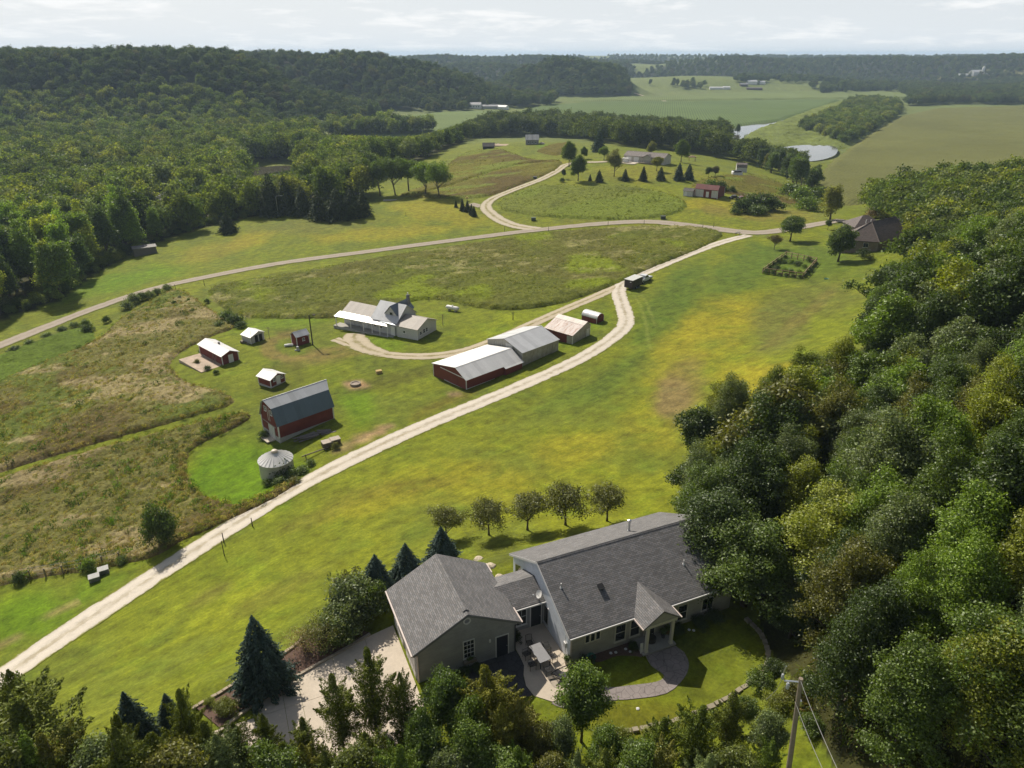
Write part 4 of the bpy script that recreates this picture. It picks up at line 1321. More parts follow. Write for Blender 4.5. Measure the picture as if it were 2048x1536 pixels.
def build_woods():
    def rk(d, rng, h):
        return 'near' if d < 74 else 'broad'
    def off_house(x, y):
        u = (x - HO[0]) * HC + (y - HO[1]) * HS; v = -(x - HO[0]) * HS + (y - HO[1]) * HC
        return ~((u < 18.6) & (v > -15) & (v < 9)) & (np.hypot(x - _pole[0], y - _pole[1]) > 3.2)
    NEAR_WOOD = [np.array(HL(*q)) for q in ((22.5,8),(19.5,-4),(17.6,-11),(16.2,-14.2),(11.0,-17),(10.2,-21),(10.0,-29),(16,-40),(45,-46),(62,-6),(52,22),(34,22),(27.5,15))]
    nx_, ny_, _ = wood(NEAR_WOOD, 3.9, 17, rk, (7.5, 11.5), {'dark green':3,'mid green':3.4,'yellow green':1.2,'grey green':3.0,'olive brown':.9,'bright green':1.8}, 92,
         'near right-hand wood', PLACES, 'trees of the right-hand wood', off_house)
    ux, uy = spots(NEAR_WOOD, 1.1, 51); ud = project(ux, uy, ground(ux, uy))[2]
    kk = (ud < 75) & (np.hypot(ux - _pole[0], uy - _pole[1]) > 1.5); forest('undergrowth', ux[kk], uy[kk], (.5, 1.5), 'leafy undergrowth on the floor of the right-hand wood', [(alb(84,102,42), 3), (alb(104,112,48), 2), (alb(110,100,60), 1)], 51, (.9, 1.6), None, WSRC, 1.0, 0.0)
    nw = [p[:2] for p in NEAR_WOOD]
    def beyond(x, y): return off_house(x, y) & ~inside(x, y, nw)
    rx, ry, _ = wood(RIGHT_WOOD, 5.3, 11, rk, (9.5, 14.5), {'dark green':3,'mid green':3.2,'yellow green':1.8,'grey green':2.2,'olive brown':.6,'bright green':1.8}, 92,
                  'right-hand wood', PLACES, 'trees of the right-hand wood', beyond)
    R = random.Random(77)
    for u_, v_, h, kd, cn, lab in ((16.9,-1.6,9.6,'near','dark green','dark tree leaning over the right end of the long grey roof'), (19.4,3.2,8.8,'near','mid green','green tree behind the right end of the long grey roof'), (17.0,-5.8,8.6,'near','mid green','green tree in front of the right end of the grey house'),
                            (22.5,7.6,9.5,'near','grey green','grey-green tree just beyond the far corner of the grey house'), (21.8,-9.5,8.5,'near','yellow green','yellowish tree at the right edge of the front lawn'), (17.6,-10.6,5.0,'near','dark green','low dark tree throwing its shade on the front lawn'), (22.5,1.0,11.0,'near','dark green','taller dark tree right of the grey house')):
        p = HL(u_, v_); plant(kd, p[:2], h, COLOURS[cn], lab, 'trees of the right-hand wood', rng=R, wide=1.6 if v_ < 1 else 1.15)
    for px, h, cn, lab in (((1515,1012),13.5,'dark green','dark tree whose foliage reaches the lawn at the bulge of the wood'), ((1512,985),9.0,'mid green','lower outermost tree at the bulge of the wood'), ((1540,985),15.0,'olive brown','tall olive tree behind the outermost trees of the bulge'), ((1575,935),14.0,'yellow green','yellow-green tree with the sunlit top at the bulge'), ((1550,930),11.5,'bright green','bright green tree at the far side of the bulge'), ((1530,1062),9.0,'mid green','green tree between the bulge and the grey roof')):
        plant_px('near' if h < 14.5 else 'broad', *px, h, COLOURS[cn], lab, group='trees of the right-hand wood', rng=R, wide=1.12, sink=.6)
    # the rest of the wood: close crowns near by, distant crowns farther off
    k = project(rx, ry, ground(rx, ry))[2] > 110
    cx_, cy_ = np.concatenate([rx[~k], nx_]), np.concatenate([ry[~k], ny_]); kk = np.hypot(cx_, cy_ + 6) > 16; cx_, cy_ = cx_[kk], cy_[kk]
    rx, ry = rx[k], ry[k]
    forest('woodland', cx_, cy_, (8, 12), 'trees of the right-hand wood beyond the picture margin', LOW_TINTS, 27, (.95, 1.2), None, NSRC, 10.5)
    forest('woodland', rx, ry, (9, 14), 'remaining trees of the right-hand wood seen as one mass', LOW_TINTS, 21)
    def lk(d, rng, h): return 'tall'
    LCAP = [(-300,150),(296,150),(300,398),(352,398),(356,150),(486,150),(490,352),(596,340),(600,150),(640,268),(800,272),(850,268),(900,254),(940,238)]
    lx, ly, lh = wood(LEFT_WOOD, 8.6, 12, lk, (15, 23), {'dark green':1.5,'mid green':2.6,'yellow green':2.0,'grey green':1.2,'bright green':2.6}, 58,
                  'riverside wood', LPLACES, 'trees of the riverside wood', lambda x, y: _behind(x, y), LCAP)
    water = [[hit(u, v)[:2] for u, v in ((480,366),(490,335),(600,322),(615,340),(560,360))], [hit(u, v)[:2] for u, v in ((285,440),(300,385),(420,362),(440,385),(360,425))]]
    ex, ey = spots(LEFT_WOOD, 3.2, 52); ed_ = seg_dist(ex, ey, np.array([p[:2] for p in LEFT_WOOD]), True); kk = (ed_ < 9) & ~inside(ex, ey, RIVER_GAP) & seen(ex, ey, 2, 40) & (project(ex, ey, ground(ex, ey))[1] > 396)
    forest('undergrowth', ex[kk], ey[kk], (1.5, 5.0), 'shrubby growth along the lawn edge of the riverside wood', LOW_TINTS, 52, (1.0, 1.5))
    k = ~inside(lx, ly, water[0])
    forest('bottomland_wood', lx[k], ly[k], (11, 21), 'dense bottomland wood between the lawn and the bluff', LOW_TINTS, 22, (.8, 1.1), lh[k])
    # the flat between the wood and the bluffs
    P = [hit(u, v) for u, v in ((-400,345),(0,335),(300,316),(520,296),(700,270),(760,262),(690,262),(560,270))] + [np.array((-250,760,0)), np.array((-420,720,0)), np.array((-800,560,0))]
    x, y = spots(P, 9.5, 13)
    forest('bottomland_wood', x, y, (10, 20), 'belt of trees along the foot of the bluff', LOW_TINTS, 23, (.8, 1.1), top_limit(x, y, [(-400,150),(500,150),(640,238),(760,246),(900,240)]))
    # tree belt behind the knoll
    BELT = [hit(u, v) for u, v in ((862,312),(885,297),(925,284),(980,276),(1050,273),(1120,276),(1180,282),(1240,292),(1330,300),(1380,306),(1450,318),(1500,330),(1560,356),(1600,386),(1632,398),(1640,372),(1610,340),(1560,312),(1500,290),(1440,272),(1330,262),(1200,256),(1060,252),(960,256),(900,270))]
    def bk(d, rng, h): return 'tall'
    def clear(x, y): return ~inside(x, y, [p[:2] for p in REG['bank']])
    BCAP = [(850,268),(900,256),(945,238),(975,222),(1000,213),(1100,213),(1150,215),(1200,222),(1260,229),(1350,232),(1400,240),(1450,238),(1458,276),(1520,276),(1530,292),(1560,288),(1600,300),(1612,324),(1650,326),(1660,340)]
    bx, by, bh = wood(BELT, 9.5, 14, bk, (15, 21), {'dark green':5,'mid green':2,'olive brown':.6,'bright green':.7}, 30, 'belt behind the knoll', BPLACES, 'trees of the belt behind the knoll', clear, BCAP)
    forest('tree_belt', bx, by, (14, 20), 'rear rows of the dark belt behind the knoll', [(alb(70,84,40), 3), (alb(88,100,46), 2)], 24, (.8, 1.05), bh)
    # river bank thicket and the tree lines round the far fields
    TH = [hit(u, v) for u, v in ((1590,262),(1640,240),(1680,222),(1700,207),(1760,203),(1800,212),(1795,232),(1750,262),(1705,288),(1690,292),(1640,272))]
    x, y = spots(TH, 8.5, 15)
    forest('river_thicket', x, y, (8, 14), 'dark thicket on the bank beside the maize field', LOW_TINTS, 25)
    L1 = [hit(u, v) for u, v in ((1805,214),(1900,208),(2048,210),(2300,212),(2300,168),(2048,160),(1980,168),(1850,178),(1800,186),(1830,200))]
    x, y = spots(L1, 10.5, 16)
    forest('tree_line', x, y, (10, 17), 'tree line along the far side of the maize field', FAR_TINTS, 26)
    def scatter(px, sp, seed, h, lab, tints=FAR_TINTS, name='tree_line'):
        pp = [hit(u, v)[:2] for u, v in px]; rg = np.random.default_rng(seed); A = np.array(pp)
        area = abs(sum(A[i-1][0]*A[i][1]-A[i][0]*A[i-1][1] for i in range(len(A)))) / 2; m = int(min(400, area / sp ** 2)) + 4
        x = rg.uniform(A[:,0].min(), A[:,0].max(), m * 6); y = rg.uniform(A[:,1].min(), A[:,1].max(), m * 6); kk = inside(x, y, pp); x, y = x[kk][:m], y[kk][:m]
        if len(x): forest(name, x, y, h, lab, tints, seed)
    scatter(((1600,176),(1690,172),(1840,172),(1880,176),(1860,184),(1700,186),(1640,190),(1640,182)), 14, 31, (12, 18), 'row of trees across the far pasture')
    scatter(((1330,172),(1420,170),(1424,178),(1340,180)), 22, 32, (11, 16), 'loose trees by the far farmyard')
    scatter(((1500,158),(1660,160),(1780,164),(1790,168),(1640,167),(1500,163)), 17, 33, (11, 16), 'trees dotted along the foot of the far ridge')
    scatter(((1438,160),(1500,157),(1530,162),(1510,168),(1440,168)), 18, 34, (12, 18), 'grove around the white farmstead')
    scatter(((840,214),(900,208),(945,210),(935,222),(860,226)), 12, 35, (10, 15), 'trees round the pale farmstead under the bluff')
    scatter(((1010,205),(1060,200),(1110,203),(1100,214),(1020,216)), 12, 36, (14, 20), 'trees standing before the round wooded knob')
    scatter(((645,256),(700,244),(760,240),(745,256),(690,270)), 16, 37, (10, 16), 'trees at the edge of the light green field')
    # wooded slopes
    rng = np.random.default_rng(5)
    def slope(name, box, sp, seed, h, lab, thr=.35, minr=0, tints=FAR_TINTS):
        x0, x1, y0, y1 = box
        x, y = spots([(x0,y0),(x1,y0),(x1,y1),(x0,y1)], sp, seed)
        w = hill_wood(x, y)
        k = (w > thr) & (np.abs(x) < y * .80 + 60)
        x, y = x[k], y[k]
        forest(name, x, y, h, lab, tints, seed)
    slope('wooded_bluff', (-900, 40, 500, 985), 10.0, 41, (9, 17), 'broad wooded bluff rising on the left')
    slope('wooded_ridge', (-1050, 60, 985, 1420), 11.5, 42, (9, 18), 'darker wooded ridge behind the bluff')
    slope('wooded_knob', (-60, 330, 1240, 1600), 9.0, 43, (11, 17), 'small round wooded knob in the valley')
    slope('far_woods', (-1300, 330, 1600, 2700), 16, 44, (9, 16), 'hazy wooded ridges in the middle distance', .25)
    slope('far_woods', (-1900, 2700, 2750, 3450), 27, 47, (8, 17), 'farthest wooded ridges on the horizon', .25)
    slope('far_woods', (330, 2300, 1240, 2900), 17, 45, (9, 16), 'long hazy wooded ridge on the right', .25)
    slope('far_woods', (340, 900, 560, 1240), 14, 46, (11, 16), 'wooded rise at the right margin', .5)
_pole = hit(1568, 1610)
_riv = [hit(u, v)[:2] for u, v in ((486,366),(490,328),(600,322),(612,338),(560,360))]
def _behind(x, y): return ~inside(x, y, _riv)
build_woods()
def weeds(name, poly, n, h, tints, label, seed, z=.35, thr=None):
    rng = np.random.default_rng(seed); P = np.array([p[:2] for p in poly])
    x = rng.uniform(P[:, 0].min(), P[:, 0].max(), n * 3); y = rng.uniform(P[:, 1].min(), P[:, 1].max(), n * 3)
    k = inside(x, y, P)
    if thr is not None: k &= fbm(x, y, 9, 3, seed) > thr
    x, y = x[k][:n], y[k][:n]
    forest(name, x, y, h, label, tints, seed, (.8, 1.5), None, WSRC, 1.0, z)
def build_weeds():
    tan = alb(170,160,108); grn = alb(104,120,52); brn = alb(132,114,72); yel = alb(146,148,66)
    weeds('weeds', REG['pasture'], 5000, (.3, .75), [(tan, 3), (grn, 2), (brn, 2), (yel, 2)], 'mixed tan and green tufts in the rough pasture', 1)
    weeds('weeds', REG['pasture low'], 4500, (.25, .7), [(tan, 3), (grn, 3), (brn, 1.5), (yel, 2)], 'weeds and tufts of the rough pasture by the bin', 2)
    weeds('weeds', REG['pasture low'], 150, (.6, 1.3), [(alb(84,116,36), 3), (alb(70,92,36), 2)], 'scattered leafy green weeds in the low pasture', 3)
    weeds('weeds', REG['pasture'], 110, (.7, 1.5), [(alb(74,100,36), 3), (alb(62,82,34), 2)], 'scattered dark green weeds in the rough pasture', 4)
    weeds('weeds', REG['meadow'], 6500, (.3, .8), [(alb(112,122,50), 4), (alb(96,110,42), 3), (alb(164,160,108), 1.6), (alb(134,138,54), 2)], 'seeding tufts in the tall central meadow', 5)
    weeds('weeds', REG['oval'], 2200, (.3, .8), [(alb(104,114,50), 4), (alb(84,98,40), 2), (alb(140,144,70), 2)], 'tufts in the oval meadow', 6)
    weeds('weeds', REG['knoll'], 2600, (.3, .9), [(alb(108,108,48), 3), (alb(92,84,44), 2), (alb(124,136,56), 2)], 'tufts on the rough knoll', 7)
    weeds('weeds', REG['red slope'], 600, (.3, 1.0), [(alb(108,112,48), 3), (alb(84,96,40), 2)], 'tufts on the slope behind the red shed', 8)
    weeds('weeds', REG['bank'], 1600, (1.2, 3.2), [(alb(124,138,70), 3), (alb(96,112,56), 2)], 'reeds and brush on the river bank', 9)
build_weeds()
# ---- the grey house with the long roof -----------------------------------------------------------
def h_at(px, z):
    x, y = at_z(px[0], px[1], 12.0 + z); dx, dy = x - HO[0], y - HO[1]
    return (dx * HC + dy * HS, -dx * HS + dy * HC)

M_SIDE = siding('grey lap siding', (0.68, 0.72, 0.77), 0.14)  # gable copy of the grey siding, grazing sun and skylight put into its colour
M_SIDE_SHADE = siding('shaded lap siding', (0.35, 0.335, 0.30), 0.14)  # same siding, with shade and the warm grass bounce in its colour
M_SIDE_G = siding('garage lap siding', (0.30, 0.30, 0.30), 0.14)  # same siding for the garage, its shaded tone put into the grey
M_SHING = shingle('grey shingles', (0.140, 0.139, 0.143), .15, .42, .26)
M_TRIM = plain('white trim', (0.62, 0.61, 0.59), .5, .06, 1.0)
M_CREAM = plain('cream trim', (0.56, 0.53, 0.45), .55, .06, 1.0)
M_GUT = plain('gutter', (0.50, 0.42, 0.38), .45, .08, 1.0)
M_DARK = plain('dark door paint', (0.022, 0.024, 0.032), .35, .15, 2.0)
M_BLACK = plain('black metal', (0.015, 0.015, 0.016), .45, .2, 3.0, metal=.3)
M_STEEL = plain('galvanised pipe', (0.55, 0.56, 0.57), .3, .12, 2.0, metal=.85)
M_CONC = plain('concrete', (0.52, 0.45, 0.365), .9, .16, .35, bump=.15, fine=.06)
M_CONC2 = plain('grey concrete', (0.34, 0.325, 0.29), .9, .18, .5, bump=.15, fine=.08)
M_WOOD = plain('grey wood', (0.20, 0.165, 0.125), .85, .3, 2.5, bump=.3, fine=.15)

def window(parent, loc, rz, w, h, frame=M_CREAM, bars=(1, 1), depth=.05, fw=.07, name='window', sill=True):
    """a framed window whose face looks along local -y; loc is the middle of its foot"""
    mb = MB()
    mb.box(-w/2, -depth, 0, -w/2 + fw, .03, h); mb.box(w/2 - fw, -depth, 0, w/2, .03, h)
    mb.box(-w/2 + fw, -depth, h - fw, w/2 - fw, .03, h); mb.box(-w/2 + fw, -depth, 0, w/2 - fw, .03, fw)
    if sill: mb.box(-w/2 - .04, -depth - .05, -.05, w/2 + .04, .02, -.002)
    iw, ih = w - 2*fw, h - 2*fw
    for i in range(1, bars[0] + 1):
        if bars[0] > 0:
            x = -iw/2 + iw * i / (bars[0] + 1)
            mb.box(x - .014, -depth*.6, fw + .003, x + .014, .02, h - fw - .003)
    for i in range(1, bars[1] + 1):
        z = fw + ih * i / (bars[1] + 1)
        mb.box(-w/2 + fw + .003, -depth*.7, z - .02, w/2 - fw - .003, .025, z + .02)
    o = mb.build(name, frame, parent, loc=loc, rz=rz)
    g = MB(); g.box(-iw/2 - .01, -.012, fw - .01, iw/2 + .01, -.004, h - fw + .01)
    g.build('pane', glass_mat(), o)
    return o

def door(parent, loc, rz, w, h, mat, frame=M_TRIM, name='door', handle=True, panels=True):
    mb = MB(); mb.box(-w/2, -.05, 0, w/2, .02, h)
    if panels:
        for z0, z1 in ((.12, .45), (.55, .92)):
            for sx in (-1, 1):
                a, b_ = sorted((sx * w * .08, sx * w * .40))
                mb.box(a, -.062, h*z0, b_, -.051, h*z1)
    o = mb.build(name, mat, parent, loc=loc, rz=rz)
    f = MB(); f.box(-w/2 - .09, -.045, 0, -w/2 - .003, .02, h + .09); f.box(w/2 + .003, -.045, 0, w/2 + .09, .02, h + .09); f.box(-w/2 - .003, -.045, h + .003, w/2 + .003, .02, h + .09)
    f.build('door_frame', frame, o)
    if handle:
        k = MB(); k.obox((w*.40, -.09, h*.47), (.02, .035, .02)); k.build('handle', M_STEEL, o)
    return o

def roof_slab(name, quad, t, mat, parent, overlap=True):
    mb = MB(); mb.slab(quad, t)
    me = mb.mesh(name, mat); uv_by_slope(me)
    o = bpy.data.objects.new(name, me); return link(o, parent)

def build_house():
    H = empty('house', HL(0, 0, 0), HA, 'large grey house with long shingled roof, attached garage and gabled porch', 'house')
    # main block: u 0..15.95, ridge v=0
    L = 15.95; ov = .3
    zE, vE, zR, zB, vB = 2.88, -5.85, 5.78, 2.50, 5.72
    sf = (zR - zE) / -vE; sb = (zR - zB) / vB
    t = .17
    prof = [(vE + ov, -.3), (vB - ov, -.3), (vB - ov, zR - sb * (vB - ov) - t - .02), (0, zR - t - .05), (vE + ov, zR + sf * (vE + ov) - t - .02)]
    w = MB(); w.vpoly(prof, 'x', ov, L - ov); w.build('wall', M_SIDE_SHADE, H)
    # paler siding skin of the left gable, its sunlight put into the colour
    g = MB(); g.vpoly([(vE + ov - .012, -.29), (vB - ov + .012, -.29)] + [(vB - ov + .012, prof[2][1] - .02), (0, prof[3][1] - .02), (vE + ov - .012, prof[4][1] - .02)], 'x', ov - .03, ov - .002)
    g.build('gable_sunlit_skin', M_SIDE, H)
    c = MB(); c.box(ov - .06, vE + ov - .05, -.2, ov + .07, vE + ov - .014, prof[4][1] - .03); c.build('corner_trim', M_CREAM, H)
    fr = roof_slab('roof', [(0, vE, zE), (L, vE, zE), (L, 0, zR), (0, 0, zR)], t, M_SHING, H)
    rr = roof_slab('roof', [(0, .001, zR), (L, .001, zR), (L, vB, zB), (0, vB, zB)], t, M_SHING, H)
    cap = MB()
    cap.slab([(-.02, -.17, zR - sf*.17 + .03), (L + .02, -.17, zR - sf*.17 + .03), (L + .02, 0, zR + .05), (-.02, 0, zR + .05)], .035)
    cap.slab([(-.02, .002, zR + .05), (L + .02, .002, zR + .05), (L + .02, .17, zR - sb*.17 + .03), (-.02, .17, zR - sb*.17 + .03)], .035)
    me = cap.mesh('ridge_cap', M_SHING); uv_by_slope(me); o = bpy.data.objects.new('ridge_cap', me); link(o, H)
    # fascia boards on the left rake, gutter along the front eave
    fa = MB()
    fa.slab([(-.035, vE, zE - .02), (-.004, vE, zE - .02), (-.004, 0, zR - .02), (-.035, 0, zR - .02)], .19)
    fa.slab([(-.035, .003, zR - .02), (-.004, .003, zR - .02), (-.004, vB, zB - .02), (-.035, vB, zB - .02)], .19)
    fa.build('fascia', M_TRIM, H)
    gu = MB(); gu.box(.02, vE - .12, zE - .17, 6.0, vE - .01, zE - .05); gu.box(9.05, vE - .12, zE - .17, L - .02, vE - .01, zE - .05); gu.build('gutter', M_TRIM, H)
    ds = MB(); ds.tube([(ov + .02, vE - .06, zE - .16), (ov + .02, vE + ov - .08, zE - .5), (ov + .02, vE + ov - .08, .15), (ov - .1, vE + ov - .35, .05)], .045, 6); ds.build('downspout', M_GUT, H)
    fw = vE + ov - .002
    for k in range(3): window(H, (1.74 + .47*k, fw, 1.48), 0, .47, 1.12, bars=(0, 0), sill=False)
    window(H, (4.74, fw, .55), 0, 1.02, 1.75, bars=(0, 1))
    window(H, (6.10, fw, .55), 0, .96, 1.75, bars=(0, 1))
    door(H, (7.55, fw, .18), 0, .9, 2.05, M_DARK, M_CREAM)
    window(H, (8.75, fw, 1.35), 0, 1.1, .65, bars=(0, 0))
    window(H, (10.66, fw, .5), 0, 1.0, 1.65, bars=(0, 1)); window(H, (13.2, fw, .7), 0, 1.2, 1.3, bars=(1, 0))
    # left gable: tall window by the breezeway and a slanted one at the back
    window(H, (ov - .034, -1.35, .35), -PI/2, .85, 1.9, M_TRIM, bars=(0, 0))
    tz = MB(); tz.add([(ov-.06, 3.7, .9), (ov-.06, 5.0, .9), (ov-.06, 5.0, 1.9), (ov-.06, 3.7, 2.55), (ov-.03, 3.7, .9), (ov-.03, 5.0, .9), (ov-.03, 5.0, 1.9), (ov-.03, 3.7, 2.55)], [(0,1,2,3),(7,6,5,4),(0,4,5,1),(1,5,6,2),(2,6,7,3),(3,7,4,0)])
    tw = tz.build('window', M_TRIM, H)
    tg = MB(); tg.add([(ov-.066, 3.8, 1.0), (ov-.066, 4.9, 1.0), (ov-.066, 4.9, 1.85), (ov-.066, 3.8, 2.40), (ov-.061, 3.8, 1.0), (ov-.061, 4.9, 1.0), (ov-.061, 4.9, 1.85), (ov-.061, 3.8, 2.40)], [(0,1,2,3),(7,6,5,4),(0,4,5,1),(1,5,6,2),(2,6,7,3),(3,7,4,0)]); tg.build('pane', glass_mat(), tw)
    mbx = MB(); mbx.box(ov - .22, -5.05, 1.15, ov - .035, -4.75, 1.6); mbx.tube([(ov - .1, -4.9, 1.6), (ov - .1, -4.9, 2.4)], .03, 6); mbx.tube([(ov - .1, -4.9, 1.15), (ov - .1, -4.9, .1)], .03, 6); mbx.build('meter_box', M_TRIM, H)
    # flue and vents on the roof
    for px, back in (((1257.5, 1062), True),):
        z = 5.5
        for _ in range(8):
            u, v = h_at(px, z); z = zR - sb * v if v > 0 else zR + sf * v
        f = MB(); f.lathe([(.10, -.15), (.10, 1.0), (.17, 1.0), (.17, 1.18), (.05, 1.24)], 12, (u, v, z)); f.lathe([(.2, -.05), (.13, .12)], 12, (u, v, z)); f.build('chimney_flue', M_STEEL, H)
    for px in ((1122, 1175), (1367, 1128)):
        z = 4.5
        for _ in range(8):
            u, v = h_at(px, z); z = zR + sf * v
        f = MB(); f.tube([(u, v, z - .1), (u, v, z + .42)], .05, 8); f.lathe([(.14, -.05), (.06, .1)], 8, (u, v, z)); f.build('vent_pipe', M_TRIM, H)
    z = 4.5
    for _ in range(8):
        u, v = h_at((1201, 1176), z); z = zR + sf * v
    f = MB(); f.obox((u, v, z + .10), (.2, .2, .09), 0, math.atan(sf)); f.obox((u, v - .05, z + .2), (.26, .26, .015), 0, math.atan(sf) * .6); f.build('roof_vent', M_BLACK, H)
    # porch
    pu, pv0, pz, pr, hw = 7.44, -7.28, 2.86, 4.05, 1.72
    vr = vE + (pr - zE) / sf; ve = vE + (pz - zE) / sf
    for s in (-1, 1):
        roof_slab('porch_roof', [(pu, pv0, pr), (pu, vr + .1, pr), (pu + s*hw, max(ve, vE) + .06, pz + .02), (pu + s*hw, pv0, pz)], .13, M_SHING, H)
    pg = MB(); pg.vpoly([(pu - hw + .2, pz - .12), (pu + hw - .2, pz - .12), (pu, pr - .17)], 'y', pv0 + .18, pv0 + .26); pg.build('porch_gable', M_SIDE_SHADE, H)
    bm_ = MB(); bm_.box(pu - hw + .2, pv0 + .16, pz - .36, pu + hw - .2, pv0 + .34, pz - .125)
    for s in (-1, 1): bm_.box(pu + s*(hw - .3) - .08, pv0 + .345, pz - .34, pu + s*(hw - .3) + .08, vE + ov - .01, pz - .14)
    bm_.build('porch_beam', M_CREAM, H)
    for s in (-1, 1):
        p = MB(); a = pu + s * 1.17
        p.box(a - .11, pv0 + .14, .12, a + .11, pv0 + .36, pz - .365); p.box(a - .15, pv0 + .10, .12, a + .15, pv0 + .40, .3); p.build('porch_post', M_CREAM, H)
    sl = MB(); sl.box(pu - 1.55, pv0 + .0, -.2, pu + 1.55, vE + ov - .01, .12); sl.build('porch_floor', M_CONC2, H)
    for s in (-1, 1):
        q = MB(); q.box(pu + s*(hw + .06) - .055, pv0, pz - .14, pu + s*(hw + .06) + .055, vE - .13, pz - .03); q.build('gutter', M_GUT, H)
    # breezeway
    bz, br, bv, hw2 = 2.62, 3.55, 1.0, 2.15
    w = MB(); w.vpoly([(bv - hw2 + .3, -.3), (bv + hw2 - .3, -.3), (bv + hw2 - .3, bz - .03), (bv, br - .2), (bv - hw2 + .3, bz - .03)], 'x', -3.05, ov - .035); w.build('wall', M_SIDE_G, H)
    gz, gr, gu0, ghw, gv0, gv1 = 3.20, 5.55, -7.10, 4.36, -3.10, 4.56
    gs = (gr - gz) / ghw
    def gu_at(z): return gu0 + (gr - z) / gs      # where the garage roof reaches height z, on its right slope
    roof_slab('breezeway_roof', [(ov - .035, bv - hw2, bz), (ov - .035, bv, br), (gu_at(br) - .06, bv, br), (-2.6, bv - hw2, bz)], .13, M_SHING, H)
    roof_slab('breezeway_roof', [(ov - .035, bv + hw2, bz), (-2.6, bv + hw2, bz), (gu_at(br) - .06, bv + .001, br), (ov - .035, bv + .001, br)], .13, M_SHING, H)
    window(H, (-1.75, bv - hw2 + .298, .55), 0, .95, 1.75, M_TRIM, bars=(1, 1))
    door(H, (-.45, bv - hw2 + .298, 0.02), 0, .9, 2.05, M_DARK, M_TRIM)
    q = MB(); q.box(-2.55, bv - hw2 - .11, bz - .15, ov - .04, bv - hw2 - .01, bz - .04); q.build('gutter', M_TRIM, H)
    # satellite dish on the breezeway
    z = 3.0
    for _ in range(8):
        u, v = h_at((1077, 1197), z); z = br - (bv - v) * (br - bz) / hw2
    d = MB(); d.tube([(u, v, z - .05), (u, v, z + .35)], .025, 6); d.tube([(u + .02, v, z + .42), (u - .5, v - .1, z + .62)], .018, 6); d.obox((u - .52, v - .1, z + .64), (.05, .05, .05)); d.build('dish_arm', M_STEEL, H)
    d = MB()
    dn = Vector((-.8, -.1, .45)).normalized(); s1 = dn.cross(Vector((0, 0, 1))).normalized(); s2 = s1.cross(dn)
    cpt = Vector((u + .05, v, z + .45)); vs = [cpt - dn * .06]; fs = []
    for rr_, dd in ((.17, -.03), (.33, .03)):
        for k in range(16):
            a = 2*PI*k/16; vs.append(cpt + (s1*math.cos(a)*rr_ + s2*math.sin(a)*rr_*1.1) + dn*dd)
    for k in range(16):
        fs.append((0, 1 + k, 1 + (k+1) % 16)); fs.append((1+k, 17+k, 17+(k+1) % 16, 1+(k+1) % 16))
    d.add(vs, fs); d.build('satellite_dish', M_TRIM, H, smooth=True)
    # garage, ridge running across
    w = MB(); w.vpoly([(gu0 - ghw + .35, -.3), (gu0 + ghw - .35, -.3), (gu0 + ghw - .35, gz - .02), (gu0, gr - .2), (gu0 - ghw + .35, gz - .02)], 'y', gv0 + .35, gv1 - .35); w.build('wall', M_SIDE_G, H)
    roof_slab('garage_roof', [(gu0 - ghw, gv0, gz), (gu0, gv0, gr), (gu0, gv1, gr), (gu0 - ghw, gv1, gz)], .17, M_SHING, H)
    roof_slab('garage_roof', [(gu0 + .001, gv0, gr), (gu0 + ghw, gv0, gz), (gu0 + ghw, gv1, gz), (gu0 + .001, gv1, gr)], .17, M_SHING, H)
    rv = MB()
    rv.slab([(gu0 - .24, gv0 + .45, gr - gs*.24 + .09), (gu0, gv0 + .45, gr + .10), (gu0, gv1 - .3, gr + .10), (gu0 - .24, gv1 - .3, gr - gs*.24 + .09)], .07)
    rv.slab([(gu0 + .001, gv0 + .45, gr + .10), (gu0 + .24, gv0 + .45, gr - gs*.24 + .09), (gu0 + .24, gv1 - .3, gr - gs*.24 + .09), (gu0 + .001, gv1 - .3, gr + .10)], .07)
    me = rv.mesh('ridge_vent', M_SHING); uv_by_slope(me); o = bpy.data.objects.new('ridge_vent', me); link(o, H)
    fa = MB()
    for s in (-1, 1): fa.slab([(gu0, gv0 - .03, gr - .03), (gu0, gv0 - .004, gr - .03), (gu0 + s*ghw, gv0 - .004, gz - .03), (gu0 + s*ghw, gv0 - .03, gz - .03)], .17)
    fa.build('fascia', plain('grey fascia', (.16, .16, .165), .6, .08), H)
    for s, m in ((-1, M_GUT), (1, M_GUT)):
        q = MB(); q.box(gu0 + s*(ghw + .065) - .055, gv0 + .02, gz - .15, gu0 + s*(ghw + .065) + .055, gv1 - .02 if s < 0 else gv0 + 1.75, gz - .04)
        if s > 0: q.box(gu0 + s*(ghw + .065) - .055, bv + hw2 + .1, gz - .15, gu0 + s*(ghw + .065) + .055, gv1 - .02, gz - .04)
        q.build('gutter', m, H)
        q = MB(); a = gu0 + s*(ghw - .42); q.tube([(gu0 + s*(ghw + .05), gv0 + .1, gz - .15), (a, gv0 + .29, gz - .45), (a, gv0 + .29, .1)], .05, 6); q.build('downspout', M_DARK if s > 0 else M_GUT, H)
    fv = gv0 + .348
    door(H, (-4.25, fv, .05), 0, .95, 2.0, plain('blue black door', (.018, .020, .032), .4, .1), M_TRIM, panels=False)
    window(H, (-7.0, fv, .95), 0, .95, 1.75, M_TRIM, bars=(2, 3))
    r = MB(); 
